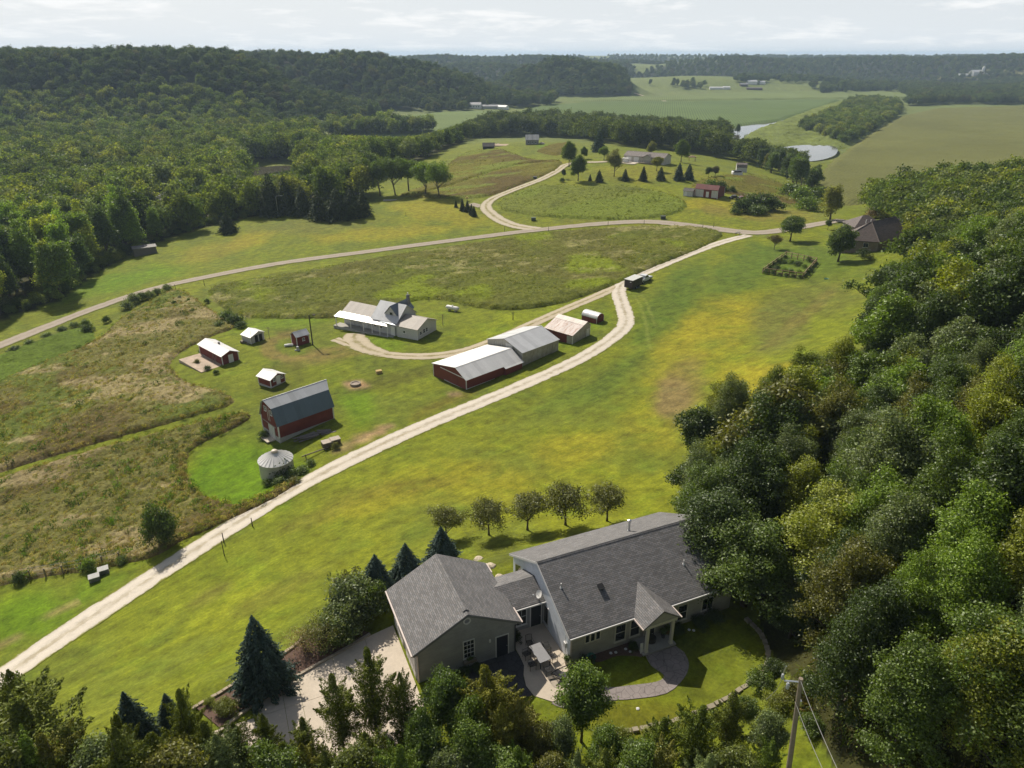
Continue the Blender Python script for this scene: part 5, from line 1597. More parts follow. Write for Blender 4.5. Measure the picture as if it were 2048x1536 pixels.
    for rad0, rad1, y0, y1 in ((.30, .21, -.06, .02),):
        vs = []; n = 24
        for y in (y0, y1):
            for rr_ in (rad0, rad1):
                for k in range(n): vs.append((-7.08 + rr_*math.cos(2*PI*k/n), fv + y, 4.62 + rr_*math.sin(2*PI*k/n)))
        fs = []
        for k in range(n):
            j = (k+1) % n
            fs += [(k, j, n+j, n+k), (2*n+j, 2*n+k, 3*n+k, 3*n+j), (k, 2*n+k, 2*n+j, j), (n+j, 3*n+j, 3*n+k, n+k)]
        r.add(vs, fs)
    ro = r.build('round_window', M_TRIM, H)
    lv = MB()
    for k in range(5): lv.obox((-7.08, fv - .01, 4.47 + .075*k), (.19 - abs(k-2)*.03, .012, .03), 0, .5)
    lv.build('louvre', M_SIDE_G, ro)
    fb = MB(); fb.box(-7.5, fv - .32, .62, -6.5, fv - .01, .86); fb.build('flower_box', M_WOOD, H)
    # two garage doors on the driveway side
    for v0 in (-1.0, 2.5):
        dd = MB(); dd.box(gu0 - ghw + .30, v0 - 1.35, 0, gu0 - ghw + .348, v0 + 1.35, 2.3)
        gd = dd.build('garage_door', M_TRIM, H)
        pn = MB()
        for i in range(4):
            for j in range(4): pn.box(gu0 - ghw + .285, v0 - 1.25 + .64*j, .1 + .56*i, gu0 - ghw + .299, v0 - .75 + .64*j, .5 + .56*i)
        pn.build('door_panel', M_TRIM, gd)
    lt = MB(); lt.box(-5.35, fv - .12, 1.85, -5.22, fv - .01, 2.1); lt.build('wall_lamp', M_TRIM, H)
    return H
PI = math.pi
build_house()

# ---- yard: slabs, patio, walk, beds --------------------------------------------------------------------
def hpoly(name, pts, z0, z1, mat, label=None, cat=None, group=None, kind=None, parent=None):
    mb = MB(); mb.prism([HL(u, v)[:2] for u, v in pts], 12 + z0, 12 + z1)
    return mb.build(name, mat, parent, label=label, cat=cat, group=group, kind=kind)

def stamped(name, col):
    b = NB(name)
    p = b.pos()
    v = b.node('ShaderNodeTexVoronoi'); v.feature = 'DISTANCE_TO_EDGE'; v.inputs['Scale'].default_value = 1.7
    b.l.new(p, v.inputs['Vector'])
    e = b.ramp(v.outputs['Distance'], 0.0, 0.05, 0.55, 1.0)
    n = b.noise(p, 1.2, 6, .65); n2 = b.noise(p, 9, 3, .6)
    f = b.math('MULTIPLY', e, b.math('MULTIPLY', b.ramp(n, .25, .75, .8, 1.2), b.ramp(n2, .2, .8, .9, 1.1)))
    b.bump(e, .4, .02)
    return b.done(b.scale(col, f), .85, 0, .25)

def build_yard():
    root = empty('driveway', HL(-15, -2, 0), 0)
    tag(root, 'pale concrete driveway of large slabs beside the garage', None, None, 'structure')
    # slabs between joints, laid in the house frame
    upper = [(-25.6,-1.9),(-25.1,-1.5),(-24.0,-.75),(-21.5,.55),(-19.2,1.45),(-15.5,2.65),(-13.3,3.45),(-10.95,3.9)]
    def up(u): return float(np.interp(u, [p[0] for p in upper], [p[1] for p in upper]))
    us = [-25.6, -22.6, -20.62, -19.4, -16.6, -13.8, -11.3]
    for a, b_ in zip(us[:-1], us[1:]):
        top = [(u, up(u)) for u in np.linspace(a + .012, b_ - .012, 5)]
        cuts = [None, -1.1, -4.2, -7.2]
        lo_prev = None
        for i in range(3):
            hi = top if i == 0 else [(a + .012, cuts[i] - .012), (b_ - .012, cuts[i] - .012)]
            lo = cuts[i+1] + .012
            if i == 0 and min(p[1] for p in top) < lo + .3:
                continue
            poly = hi + [(b_ - .012, lo), (a + .012, lo)]
            w_ = [HL(u, v) for u, v in poly]
            mb = MB(); mb.prism([(p[0]-root.location.x, p[1]-root.location.y) for p in w_], -.25, .035 + .004 * ((i + int(a)) % 2))
            mb.build('slab', M_CONC, root)
    c = MB()
    pts = smooth_line([HL(u, v + .12)[:2] for u, v in upper[:-1]], False, 4)
    for i in range(len(pts) - 1):
        d = (pts[i+1] - pts[i]); n = np.array([-d[1], d[0]]) / np.hypot(*d) * .11
        q = [pts[i] - n, pts[i+1] - n, pts[i+1] + n, pts[i] + n]
        c.add([(p[0]-root.location.x, p[1]-root.location.y, z - 12.0) for z in (11.8, 12.17) for p in q], [(0,3,2,1),(4,5,6,7),(0,1,5,4),(1,2,6,5),(2,3,7,6),(3,0,4,7)])
    c.build('kerb', plain('kerb concrete', (.36, .31, .24), .9, .2, 1.5, bump=.3), root)
    # mulch bed with its row of edging blocks
    mulch = plain('wood mulch', (.115, .070, .052), .95, .4, 6.0, bump=.8, fine=.35)
    hpoly('mulch_bed', [(-26.6,1.6),(-25.0,-1.1),(-24.0,-.5),(-21.5,.85),(-19.2,1.75),(-15.5,2.95),(-13.3,3.8),(-15.2,5.6),(-17.8,5.3),(-19.5,4.2),(-22.7,2.75),(-24.9,1.85)], -.3, .055, mulch, 'brown mulch bed between the driveway kerb and the lawn', None, None, 'structure')
    E = empty('stone_edging', HL(-22, 3.0), 0, 'row of tan edging blocks along the mulch bed', 'garden edging')
    blk = plain('tan block', (.34, .28, .20), .9, .3, 3.0, bump=.4)
    ln = smooth_line([HL(u, v)[:2] for u, v in ((-26.8,1.5),(-24.9,2.15),(-23.4,2.85),(-22.0,3.35),(-19.5,4.55),(-17.8,5.6),(-16.2,6.1))], False, 30)
    acc = 0; last = ln[0]; rng = random.Random(3)
    bm0 = None
    for p in ln[1:]:
        d = np.hypot(*(p - last))
        if d >= .43:
            a = math.atan2(p[1]-last[1], p[0]-last[0]); m = (p + last) / 2
            if bm0 is None:
                mb = MB(); mb.box(-.2, -.12, -.3, .2, .12, .16); bm0 = mb.mesh('edging block', blk)
            o = bpy.data.objects.new('block', bm0); link(o, E)
            o.location = (m[0] - E.location.x, m[1] - E.location.y, rng.uniform(-.03, .05)); o.rotation_euler = (rng.uniform(-.06,.06), rng.uniform(-.05,.05), a + rng.uniform(-.08,.08))
            last = p
    # patio, dark stamped pad, winding walk
    hpoly('patio', [(-3.02,-.85),(.25,-.9),(.25,-5.3),(.55,-6.1),(.3,-7.0),(-.4,-7.8),(-1.4,-8.3),(-2.6,-8.3),(-3.6,-7.3),(-3.75,-6.2),(-3.5,-5.2),(-3.1,-4.4),(-3.0,-3.4)], -.25, .045, plain('patio concrete', (.49, .42, .335), .9, .14, .5, bump=.12, fine=.05), 'pale concrete patio between garage and house', None, None, 'structure')
    hpoly('stamped_pad', [(-9.4,-2.75),(-3.05,-2.75),(-3.05,-4.4),(-3.52,-5.2),(-3.78,-6.2),(-3.65,-7.2),(-4.6,-7.1),(-7.6,-6.2),(-9.2,-5.0)], -.25, .035, stamped('dark stamped concrete', (.060, .058, .062)), 'dark stamped pad outside the garage door', None, None, 'structure')
    st = stamped('grey stamped concrete', (.235, .205, .195))
    W = [(6.1,-7.3),(5.95,-8.3),(6.3,-9.5),(5.4,-9.8),(3.1,-9.2),(2.2,-8.95),(.4,-8.0),(-.3,-7.95),(-1.4,-8.42),(-2.7,-8.4),(-1.6,-9.5),(.2,-9.9),(1.6,-10.0),(2.8,-10.4),(5.5,-11.0),(7.6,-10.3),(8.75,-9.3),(9.1,-8.2),(8.85,-7.35)]
    hpoly('stamped_walk', [tuple(p) for p in smooth_line(W[:-1], False, 3)] + [W[-1]], -.25, .04, st, 'grey stamped concrete walk curving from porch to patio', None, None, 'structure')
    # planting bed under the front windows
    hpoly('planting_bed', [tuple(p) for p in smooth_line([(1.2,-5.58),(1.4,-6.0),(2.5,-6.4),(4.0,-6.4),(5.2,-6.9),(5.85,-7.2),(5.85,-5.58)], False, 4)], -.2, .05, mulch, 'narrow mulch bed under the front windows', None, None, 'structure')
    # stone wall round the front lawn
    S = empty('stone_edging', HL(8, -13.3), 0, 'curved row of rough pale blocks round the front lawn', 'garden edging')
    S.location.z = 12.0
    ln = smooth_line([HL(u, v)[:2] for u, v in ((.2,-12.3),(1.5,-12.8),(3.8,-13.25),(6.6,-13.6),(9.8,-13.5),(12.1,-13.0),(13.8,-12.2),(15.2,-10.8),(16.0,-9.0),(16.0,-6.8))], False, 30)
    last = ln[0]; bm1 = None
    for p in ln[1:]:
        if np.hypot(*(p - last)) >= .60:
            a = math.atan2(p[1]-last[1], p[0]-last[0]); m = (p + last) / 2
            if bm1 is None:
                mb = MB(); mb.box(-.28, -.17, -.3, .28, .17, .2); bm1 = mb.mesh('wall stone', plain('pale stone', (.27, .235, .17), .9, .3, 2.5, bump=.5))
            o = bpy.data.objects.new('stone', bm1); link(o, S)
            o.location = (m[0] - S.location.x, m[1] - S.location.y, ground(m[0], m[1]) - 12.0 + rng.uniform(-.05, .06)); o.rotation_euler = (rng.uniform(-.08,.08), rng.uniform(-.08,.08), a + rng.uniform(-.14,.14)); s = rng.uniform(.8,1.15); o.scale = (s * .95, rng.uniform(.8,1.2), 1)
            last = p
build_yard()

def rock(name, loc, r, seed, mat, label, cat='boulder', group=None, flat=.55):
    rng = np.random.default_rng(seed)
    mb = MB(); n = 9
    prof = [(.35, -.25), (.9, -.1), (1.0, .12), (.8, .38), (.4, .52)]
    mb.lathe([(a*r, z*r*flat*2) for a, z in prof], n)
    mb.v = [(x*(1+rng.uniform(-.2,.2)), y*(1+rng.uniform(-.2,.2)), z*(1+rng.uniform(-.15,.15))) for x, y, z in mb.v]
    o = mb.build(name, mat, label=label, cat=cat, group=group, bevel=.03)
    o.location = loc; o.rotation_euler.z = rng.uniform(0, 6)
    return o
M_ROCK = plain('pale rock', (.48, .41, .30), .9, .25, 3.0, bump=.5)

def build_yard_things():
    def lp(px, z=0.0):
        p = hit(*px); return (p[0], p[1], p[2] + z)
    for i, (px, r, lab) in enumerate((((957,1120), .5, 'flat pale boulder on the lawn behind the garage, farther one'), ((982,1133), .48, 'flat pale boulder on the lawn near the breezeway, nearer one'), ((999,1155), .42, 'pale boulder tight against the breezeway roof edge'))):
        rock('boulder', lp(px), r, i, M_ROCK, lab, group='boulders behind the garage')
    rock('boulder', HL(-23.7, 1.0, .05), .28, 9, M_ROCK, 'small pale stone in the mulch bed beside the big blue spruce')
    # patio table and its chairs
    T = empty('patio_table', HL(-1.72, -4.35, .045), HA + .05, 'grey rectangular patio table half in shadow', 'table')
    mb = MB(); mb.box(-.5, -.95, .70, .5, .95, .745); mb.build('tabletop', plain('table top', (.20, .20, .21), .5, .1, 2.0), T, bevel=.01)
    lg = MB(); lg.box(-.03, -.03, 0, .03, .03, .698); lm = lg.mesh('table leg', M_BLACK)
    for sx in (-.42, .42):
        for sy in (-.85, .85):
            o = bpy.data.objects.new('leg', lm); link(o, T); o.location = (sx, sy, 0)
    # wrought-iron chair, front looks along local -y
    def chair(loc, rz, label):
        C = empty('patio_chair', loc, rz, label, 'chair', 'black chairs round the patio table')
        for nme, me in CH:
            for k, (x, y) in (enumerate(((-.24,-.24),(.24,-.24),(-.24,.24),(.24,.24))) if nme == 'leg' else enumerate(((0,0),))):
                o = bpy.data.objects.new(nme, me); link(o, C); o.location = (x, y, 0)
        return C
    CH = []
    m = MB(); m.tube([(0,0,0),(0,0,.42)], .018, 6); CH.append(('leg', m.mesh('chair leg', M_BLACK)))
    m = MB()
    for k in range(7): m.box(-.25 + .075*k, -.26, .425, -.20 + .075*k, .26, .445)
    m.box(-.26, -.28, .42, .26, -.262, .45); m.box(-.26, .262, .42, .26, .28, .45); CH.append(('seat', m.mesh('chair seat', M_BLACK)))
    m = MB(); m.tube([(-.25,.27,.45),(-.25,.36,.95),(-.1,.37,1.0),(.1,.37,1.0),(.25,.36,.95),(.25,.27,.45)], .018, 6)
    for k in range(6): m.tube([(-.18 + .072*k,.28,.46),(-.18 + .072*k,.365,.97)], .008, 5)
    CH.append(('backrest', m.mesh('chair back', M_BLACK)))
    m = MB()
    for s in (-1, 1): m.tube([(s*.27,.3,.66),(s*.29,-.2,.66),(s*.27,-.26,.45)], .014, 6)
    CH.append(('armrest', m.mesh('chair arms', M_BLACK)))
    for u, v, r, lab in ((-2.6,-3.75,-1.45,'black iron chair on the garage side of the table, farther one'), (-2.65,-4.9,-1.65,'black iron chair on the garage side of the table, nearer one'),
                         (-.85,-3.8,1.5,'black iron chair on the house side of the table, farther one'), (-.8,-4.85,1.7,'black iron chair on the house side of the table, nearer one'),
                         (-1.9,-2.85,-.1,'black iron chair at the shaded far end of the table'), (-1.75,-5.85,3.05,'black iron chair at the sunny near end of the table')):
        chair(HL(u, v, .045), HA + r, lab)
    # hanging lounger on a curved stand
    S = empty('hanging_lounger', HL(-.9, -6.9, .045), HA - .9, 'dark hanging lounge chair on a curved steel stand', 'lounger')
    m = MB()
    for s in (-.35, .35):
        m.tube([(-1.0,s*1.6,.03),(-.55,s*.3,.05),(.5,s*.3,.05),(1.1,s*1.6,.03)], .03, 7)
    arc = [( -1.05 + 0.0, 0, .05)] + [(-1.05 + 1.05*(1-math.cos(a)) - .25*math.sin(a), 0, 1.15 - 1.1*math.cos(a)) for a in np.linspace(.35, 2.75, 12)]
    m.tube([(-.2,0,.06)] + arc[1:], .035, 8); m.build('stand', M_BLACK, S)
    m = MB()
    bed = [(-.75, .55), (-.35, .42), (.1, .55), (.55, .85), (.95, .95)]
    for (x0, z0), (x1, z1) in zip(bed[:-1], bed[1:]): m.slab([(x0,-.32,z0),(x1,-.32,z1),(x1,.32,z1),(x0,.32,z0)], .06)
    m.build('cushion', plain('black cushion', (.03,.03,.034), .8, .15), S)
    m = MB(); m.tube([(-.7,0,.58),(.1,0,2.05),(.8,0,.92)], .01, 5); m.build('rope', M_BLACK, S)
    # hose reel, pots, porch things
    Hs = empty('hose_reel', HL(1.75, -6.15, .05), HA, 'green garden hose coiled on a reel by the front wall', 'hose reel')
    m = MB(); gm = plain('green hose', (.02, .11, .075), .5, .2)
    for k in range(5):
        m.tube([(.42*math.cos(a)*(1-.04*k), -.12 + .06*k, .5 + .42*math.sin(a)*(1-.04*k)) for a in np.linspace(0, 2*PI, 17)], .03, 5, False)
    m.build('hose', gm, Hs); m = MB(); m.box(-.3,-.2,0,.3,.2,.12); m.lathe([(.1,0),(.1,.5)], 8); m.build('reel_stand', gm, Hs)
    def pot(loc, h, col, label, plant_h=.5, seed=1):
        P = empty('potted_plant', loc, 0, label, 'potted plant')
        m = MB(); m.lathe([(h*.32,0),(h*.45,h),(h*.38,h)], 14); m.build('pot', col, P)
        c, L = crown_mesh('pot leaves', plant_h, plant_h*.55, 0, 8, 500, .10, seed, mat=LEAF)
        o = bpy.data.objects.new('leaves', c); link(o, P); o.location.z = h * .92; o.color = (*C_MID, 1)
    clay = plain('clay pot', (.30, .14, .08), .8, .2); dkp = plain('dark pot', (.03,.03,.032), .5, .2)
    pot(HL(.0,-5.6,.045), .42, plain('stone pot', (.40,.37,.32), .9, .2), 'pale round planter at the house corner on the patio', .5, 21)
    pot(HL(-.1,-6.3,.045), .38, plain('stone pot', (.40,.37,.32), .9, .2), 'pale round planter between lounger and house corner', .5, 22)
    pot(HL(.35,-6.75,.045), .36, dkp, 'dark planter at the edge of the patio near the young tree', .6, 23)
    pot(HL(8.4,-6.3,.12), .4, dkp, 'dark pot with a plant on the porch, by the door', .7, 24)
    pot(HL(8.95,-6.05,.12), .35, clay, 'clay pot on the porch near the right post', .6, 25)
    B = empty('porch_bench', HL(7.3,-6.2,.12), HA, 'dark round seat on the porch floor', 'seat')
    m = MB(); m.lathe([(.4,.0),(.42,.35),(.3,.42)], 16); m.build('cushion', plain('dark wicker', (.03,.026,.022), .8, .3), B)
    m = MB(); m.tube([(-.4,.25,.3),(-.3,.42,.75),(.3,.42,.75),(.4,.25,.3)], .04, 6); m.build('backrest', plain('dark wicker', (.03,.026,.022), .8, .3), B)
    sg = MB(); sg.box(-.02,-.14,0,.02,.14,.95)
    so = sg.build('welcome_board', M_TRIM, label='narrow white board leaning beside the left porch post', cat='sign'); so.location = HL(5.95,-6.95,.05); so.rotation_euler = (0,.1,HA + 1.57)
    for i, (u, v) in enumerate(((3.7,-6.0),(4.1,-6.1),(5.2,-6.5),(5.0,-6.1),(10.9,-6.4),(11.2,-6.6))):
        rock('white_rock', HL(u, v, .05), .13, 40 + i, plain('white rock', (.6,.6,.58), .8, .15), ['left small white rock in the planting bed','right small white rock in the planting bed','white rock nearest the porch in the bed','white rock behind the others near the porch','white rock in the dark bed right of the porch','second white rock right of the porch'][i], 'rock', 'white rocks along the house front')
    rock('white_rock', lp((1276,1418)), .14, 50, plain('white rock', (.6,.6,.58), .8, .15), 'single white rock on the front lawn', 'rock')
    # utility pole and wires
    px, py, pz = _pole
    U = empty('utility_pole', (px, py, pz), 0, 'weathered wooden utility pole at the lower right', 'utility pole')
    top = None; lo, hi = 4.0, 30.0
    for _ in range(30):
        m_ = (lo + hi) / 2
        if project(px, py, pz + m_)[1] > 1357: lo = m_
        else: hi = m_
    hgt_ = lo
    print('pole height', hgt_, project(px, py, pz + hgt_))
    k = (1602 - project(px, py, pz + hgt_)[0]) * project(px, py, pz + hgt_)[2] / FPX
    m = MB(); m.tube([(0,0,-.5),(k*.5,0,hgt_*.5),(k,0,hgt_)], [.16,.14,.115], 12); m.build('pole', plain('pole wood', (.20,.165,.125), .9, .25, 2.0, bump=.3, fine=.2), U)
    m = MB(); m.tube([(k,0,hgt_-.25),(k-.85,.05,hgt_-.2)], .045, 6); m.tube([(k-.8,.05,hgt_-.2),(k-.95,.1,hgt_+.15),(k-.85,.12,hgt_+.75)], .035, 6); m.build('arm', M_STEEL, U)
    m = MB(); m.lathe([(.07,-.18),(.09,0),(.07,.18)], 8, (k-.95,.08,hgt_+.05)); m.lathe([(.08,-.3),(.1,0),(.05,.1)], 8, (k-.6,.03,hgt_-.45)); m.build('insulator', plain('insulator', (.36,.38,.40), .25, .1), U)
    m = MB(); m.box(k+.13,-.1,hgt_-1.9,k+.3,.1,hgt_-1.6); m.build('bracket', M_STEEL, U)
    wire = plain('wire', (.22,.22,.215), .6, .1, metal=.3)
    for nme, z0, tgt, lab in (('power_line', hgt_ - .15, (1690, 1550), 'upper pale wire running from the pole top toward the lower right'), ('power_line', hgt_ - 1.75, (1665, 1560), 'lower pale wire running from the pole toward the lower right')):
        P0 = Vector((px + k, py, pz + z0)); d = ray(*tgt)
        P1 = Vector((0, 0, CAM_H)) + Vector(d) * 27.0
        P2 = P0 + (P1 - P0) * 1.6
        pts = [P0.lerp(P2, t) - Vector((0, 0, .9 * 4 * t * (1 - t) * .35)) for t in np.linspace(0, 1, 14)]
        m = MB(); m.tube([tuple(p - P0) for p in pts], .014, 5); o = m.build(nme, wire, label=lab, cat='wire', group='wires of the utility pole'); o.location = P0
    m = MB(); m.tube([(k-.95,.08,hgt_-.15),(k-1.1,.1,hgt_-.9),(k-1.5,.2,hgt_-1.8)], .012, 5); m.build('drop_wire', wire, U)
build_yard_things()

def build_yard_plants():
    R = random.Random(4)
    for (u, v, h, lab) in ((-5.1,9.5,5.6,'blue spruce behind the garage, rightmost of three'), (-8.7,8.6,5.0,'blue spruce behind the garage, middle of three'), (-11.6,7.8,5.0,'blue spruce behind the garage, leftmost of three')):
        p = HL(u, v); plant('spruce', p[:2], h, C_BLUE, lab, group='blue spruces behind the garage', rng=R, wide=1.35, sink=.2)
    p = HL(-21.7, 1.6); plant('spruce', p[:2], 6.9, C_BLUE, 'big solitary blue spruce standing in the mulch bed by the driveway', rng=R, wide=1.08)
    p = HL(-30.2, -.2); plant('spruce', p[:2], 6.4, C_BLUE, 'blue spruce at the lower left behind ragged cedars', rng=R, wide=1.0)
    p = HL(-28.0, .2); plant('spruce', p[:2], 4.0, C_BLUE, 'small blue spruce crowded against the lower left spruce', rng=R, wide=1.1)
    for i, (px, w) in enumerate((((893,1078),.9), ((978,1070),1.0), ((1055,1060),1.05), ((1131,1050),1.15), ((1214,1042),1.05))):
        plant_px('crab', *px, 4.5 * w, C_BROWN, ['palest brownish crabapple, left end of the row of five', 'second crabapple from the left in the lawn row', 'middle crabapple of the row of five', 'tallest crabapple, fourth from left in the row', 'right end crabapple of the row above the roof'][i], group='row of crabapples on the lawn', rng=R, wide=1.12)
    for (u, v, h, c, kd, w, lab) in ((-13.6,6.4,4.2,C_GREY*1.05,'shrub',1.05,'large pale-flecked green shrub beside the garage'), (-15.3,5.0,3.6,C_GREY,'shrub',1.0,'rounded green shrub next to the bare shrub'), (-13.9,8.4,3.6,C_BROWN*.8,'shrub',.9,'dark reddish shrub behind the big green shrub'),
                                  (-17.3,3.6,3.2,C_BROWN*1.1,'bare',1.05,'half bare brown shrub over the driveway kerb'), (-16.4,5.6,2.6,C_BROWN,'bare',1.0,'thin bare shrub at the lawn edge'), (-18.4,4.2,2.2,alb(140,124,84),'bare',1.2,'pale twiggy shrub spilling onto the lawn'),
                                  (-15.6,3.4,2.2,C_MID,'shrub',.9,'low green shrub on the kerb of the driveway'), (-12.6,6.2,3.4,C_MID,'shrub',.9,'green shrub between the garage and blue spruces'),
                                  (-24.6,.3,1.1,C_YEL*.8,'shrub',1.3,'low yellow-green shrub in the mulch bed'), (-25.6,1.5,.6,C_YEL,'shrub',1.2,'small yellow shrub at the edging blocks'),
                                  (-7.6,-3.4,.8,C_DARK,'shrub',1.2,'dark low shrub under the garage window'), (-6.6,-3.4,.7,C_DARK,'shrub',1.2,'dark low shrub beside the garage door pad'), (-2.75,-1.9,1.3,C_DARK*.5,'shrub',.6,'dark dense shrub in the shaded patio corner'),
                                  (1.3,-6.3,1.0,C_DARK,'shrub',1.1,'dark shrub at the house corner behind the young tree'), (5.6,-6.2,.6,C_DARK,'shrub',1.3,'small dark shrub in the planting bed'), (9.9,-6.2,.9,C_DARK,'shrub',1.2,'dark shrub right of the porch'), (11.9,-6.3,1.0,C_DARK,'shrub',1.2,'dark shrub under the right front window'), (13.4,-6.3,1.2,C_DARK,'shrub',1.1,'dark shrub near the right end of the house front')):
        p = HL(u, v); plant(kd, p[:2], h, c, lab, rng=R, wide=w)
    c, L = crown_mesh('box flowers', .35, .5, 0, 6, 500, .09, 61); o = bpy.data.objects.new('window_box_flowers', c); link(o); p = HL(-7.0, gv_front, .8); o.location = p; o.color = (*C_MID, 1); o.scale = (1.0, .4, 1); o.rotation_euler.z = HA
    tag(o, 'green plants filling the box under the garage window', 'plants')
gv_front = -2.92
build_yard_plants()

# ---- ragged trees along the lower edge of the picture -------------------------------------------------
def build_front_trees():
    R = random.Random(8)
    def top(kind, u, vtop, dist, colour, label, hmin=5.0, wide=1.0, var=None):
        """tree whose tip is seen at (u, vtop), standing dist metres ahead of the camera"""
        d = ray(u, vtop); s = dist / d[1]
        x, y, z = d[0]*s, dist, CAM_H + d[2]*s
        h = max(hmin, z - ground(x, y))
        return plant(kind, (x, y), h, colour, label, group=None, wide=wide, var=var, rng=R)
    rows = [('cedar', 735, 1300, 34.5, C_CEDAR, 'ragged cedar in front of the driveway with two tips', 1.0), ('cedar', 665, 1345, 33.5, C_CEDAR*1.15, 'olive cedar left of the two-tipped cedar', .95), ('cedar', 800, 1340, 33.0, C_CEDAR*.9, 'dark thin cedar before the garage corner', .8),
            ('cedar', 600, 1440, 31.5, C_CEDAR, 'low cedar below the big driveway slabs', 1.0), ('cedar', 520, 1425, 31.5, C_CEDAR*.85, 'dark cedar tip over the lower driveway', .9), ('cedar', 468, 1440, 31.0, C_CEDAR, 'cedar left of the driveway end', .9),
            ('cedar', 352, 1378, 32.0, C_CEDAR*1.1, 'tall pointed cedar beside the lower left spruce', .8), ('cedar', 225, 1432, 31.0, C_CEDAR*.9, 'leaning cedar in front of the lower left spruce', .8), ('cedar', 410, 1440, 30.5, C_CEDAR, 'bushy cedar under the mulch bed', 1.0),
            ('cedar', 40, 1385, 33.0, C_CEDAR*1.1, 'broad cedar in the lower left corner', 1.7), ('cedar', 8, 1338, 36.0, C_CEDAR, 'cedar at the left margin beside the lane end', .9), ('cedar', 120, 1455, 30.0, C_CEDAR*.9, 'cedar skirt along the lower left edge', 1.3), ('cedar', 300, 1470, 29.5, C_CEDAR, 'low cedar at the bottom edge under the spruce', 1.0),
            ('young', 895, 1322, 33.5, C_DARK*1.2, 'dark young broadleaf before the garage wall', 1.0), ('cedar', 975, 1338, 33.0, alb(98,100,38), 'golden green cedar before the stamped pad', 1.35), ('cedar', 1040, 1392, 32.0, alb(98,98,46), 'brownish cedar beside the patio', 1.2),
            ('young', 1085, 1440, 31.0, C_OLIVE*.9, 'brown-tinged sapling below the patio', .9), ('young', 1172, 1322, 34.0, C_MID*1.1, 'slender bright young tree in front of the patio', 1.05), ('young', 940, 1440, 30.0, C_MID, 'green sapling at the bottom edge', 1.0),
            ('young', 850, 1450, 30.0, C_DARK*1.2, 'dark sapling at the bottom edge below the garage', 1.0), ('cedar', 735, 1460, 30.0, C_CEDAR, 'cedar at the bottom edge below the driveway', 1.1),
            ('cedar', 1330, 1440, 31.0, alb(84,98,36), 'bright cedar beyond the front lawn wall', 1.2), ('cedar', 1400, 1408, 31.0, alb(84,98,36), 'bushy cedar beside the lawn wall', 1.1), ('cedar', 1468, 1388, 32.0, C_CEDAR*.9, 'dark cedar between lawn wall and utility pole', 1.0), ('cedar', 1265, 1490, 30.0, alb(84,98,36), 'low green cedar at the bottom edge under the lawn', 1.1),
            ('young', 1210, 1500, 29.5, C_MID, 'green sapling at the bottom edge beside the young tree', 1.1), ('young', 1020, 1490, 29.0, C_MID*1.1, 'leafy sapling at the bottom middle', 1.2), ('young', 1535, 1480, 30.5, C_GREY, 'grey-green sapling left of the utility pole', 1.0), ('cedar', 560, 1490, 29.5, C_CEDAR*1.1, 'cedar skirt at the bottom edge left of middle', 1.2), ('cedar', 655, 1500, 29.0, C_CEDAR*.9, 'dark cedar skirt at the bottom edge', 1.1)]
    rows += [('young', 835, 1405, 31.0, C_DARK*1.2, 'dark sapling below the garage corner', .8), ('young', 925, 1388, 31.5, C_MID*.9, 'leafy sapling before the stamped pad', .9), ('cedar', 1005, 1412, 31.0, C_OLIVE, 'olive cedar left of the brownish cedar', 1.0), ('young', 1125, 1428, 31.0, C_GREY*.9, 'grey-green sapling between patio and bright young tree', .9), ('young', 1215, 1445, 30.5, C_MID, 'sapling close to the right of the bright young tree', .9)]
    for kd, u, vt, dist, c, lab, w in rows:
        top(kd, u, vt, dist, c * 1.15, lab, wide=w * (.82 if (430 < u < 1250 and vt < 1430 and u != 1172) else .95))
    k = 0
    PL = ['cut by the left margin','under the broad corner cedar','right of the broad corner cedar','below the leaning cedar','left of the lower left spruce','below the lower left spruce','right of the lower left spruce','below the mulch bed','at the left end of the driveway','below the first driveway joint','below the second driveway joint','in the middle of the driveway edge','below the two-tipped cedar','left of the garage corner','below the garage corner','below the garage window','below the stamped pad','below the brownish cedar','left of the patio','below the hanging lounger','below the slender bright tree','below the curving walk','under the left end of the lawn wall','under the middle of the lawn wall','under the right end of the lawn wall','just left of the utility pole']
    for u in range(-20, 1560, 62):
        uu = u + R.uniform(-22, 22); vt = R.uniform(1462, 1505) + (26 if 440 < uu < 860 else 0); kd = 'cedar' if k % 3 else 'young'; c = (C_CEDAR, C_MID, C_OLIVE, C_GREY)[k % 4]
        top(kd, uu, vt, R.uniform(27.5, 29.5), c * R.uniform(.9, 1.3), 'low tree of the ragged row along the bottom edge, ' + ('cedar' if kd == 'cedar' else 'broadleaf sapling') + (' left of the driveway' if uu < 440 else ' below the driveway' if uu < 860 else ' below the patio' if uu < 1200 else ' below the front lawn'), hmin=4.0, wide=1.0)
        TREES[-1][0]['label'] = ('%s %s at the bottom edge, ' % (('olive','mid green','brownish','grey-green')[k % 4], 'low cedar' if kd == 'cedar' else 'broadleaf sapling')) + PL[k]; TREES[-1][0]['group'] = 'low trees along the bottom edge'; k += 1
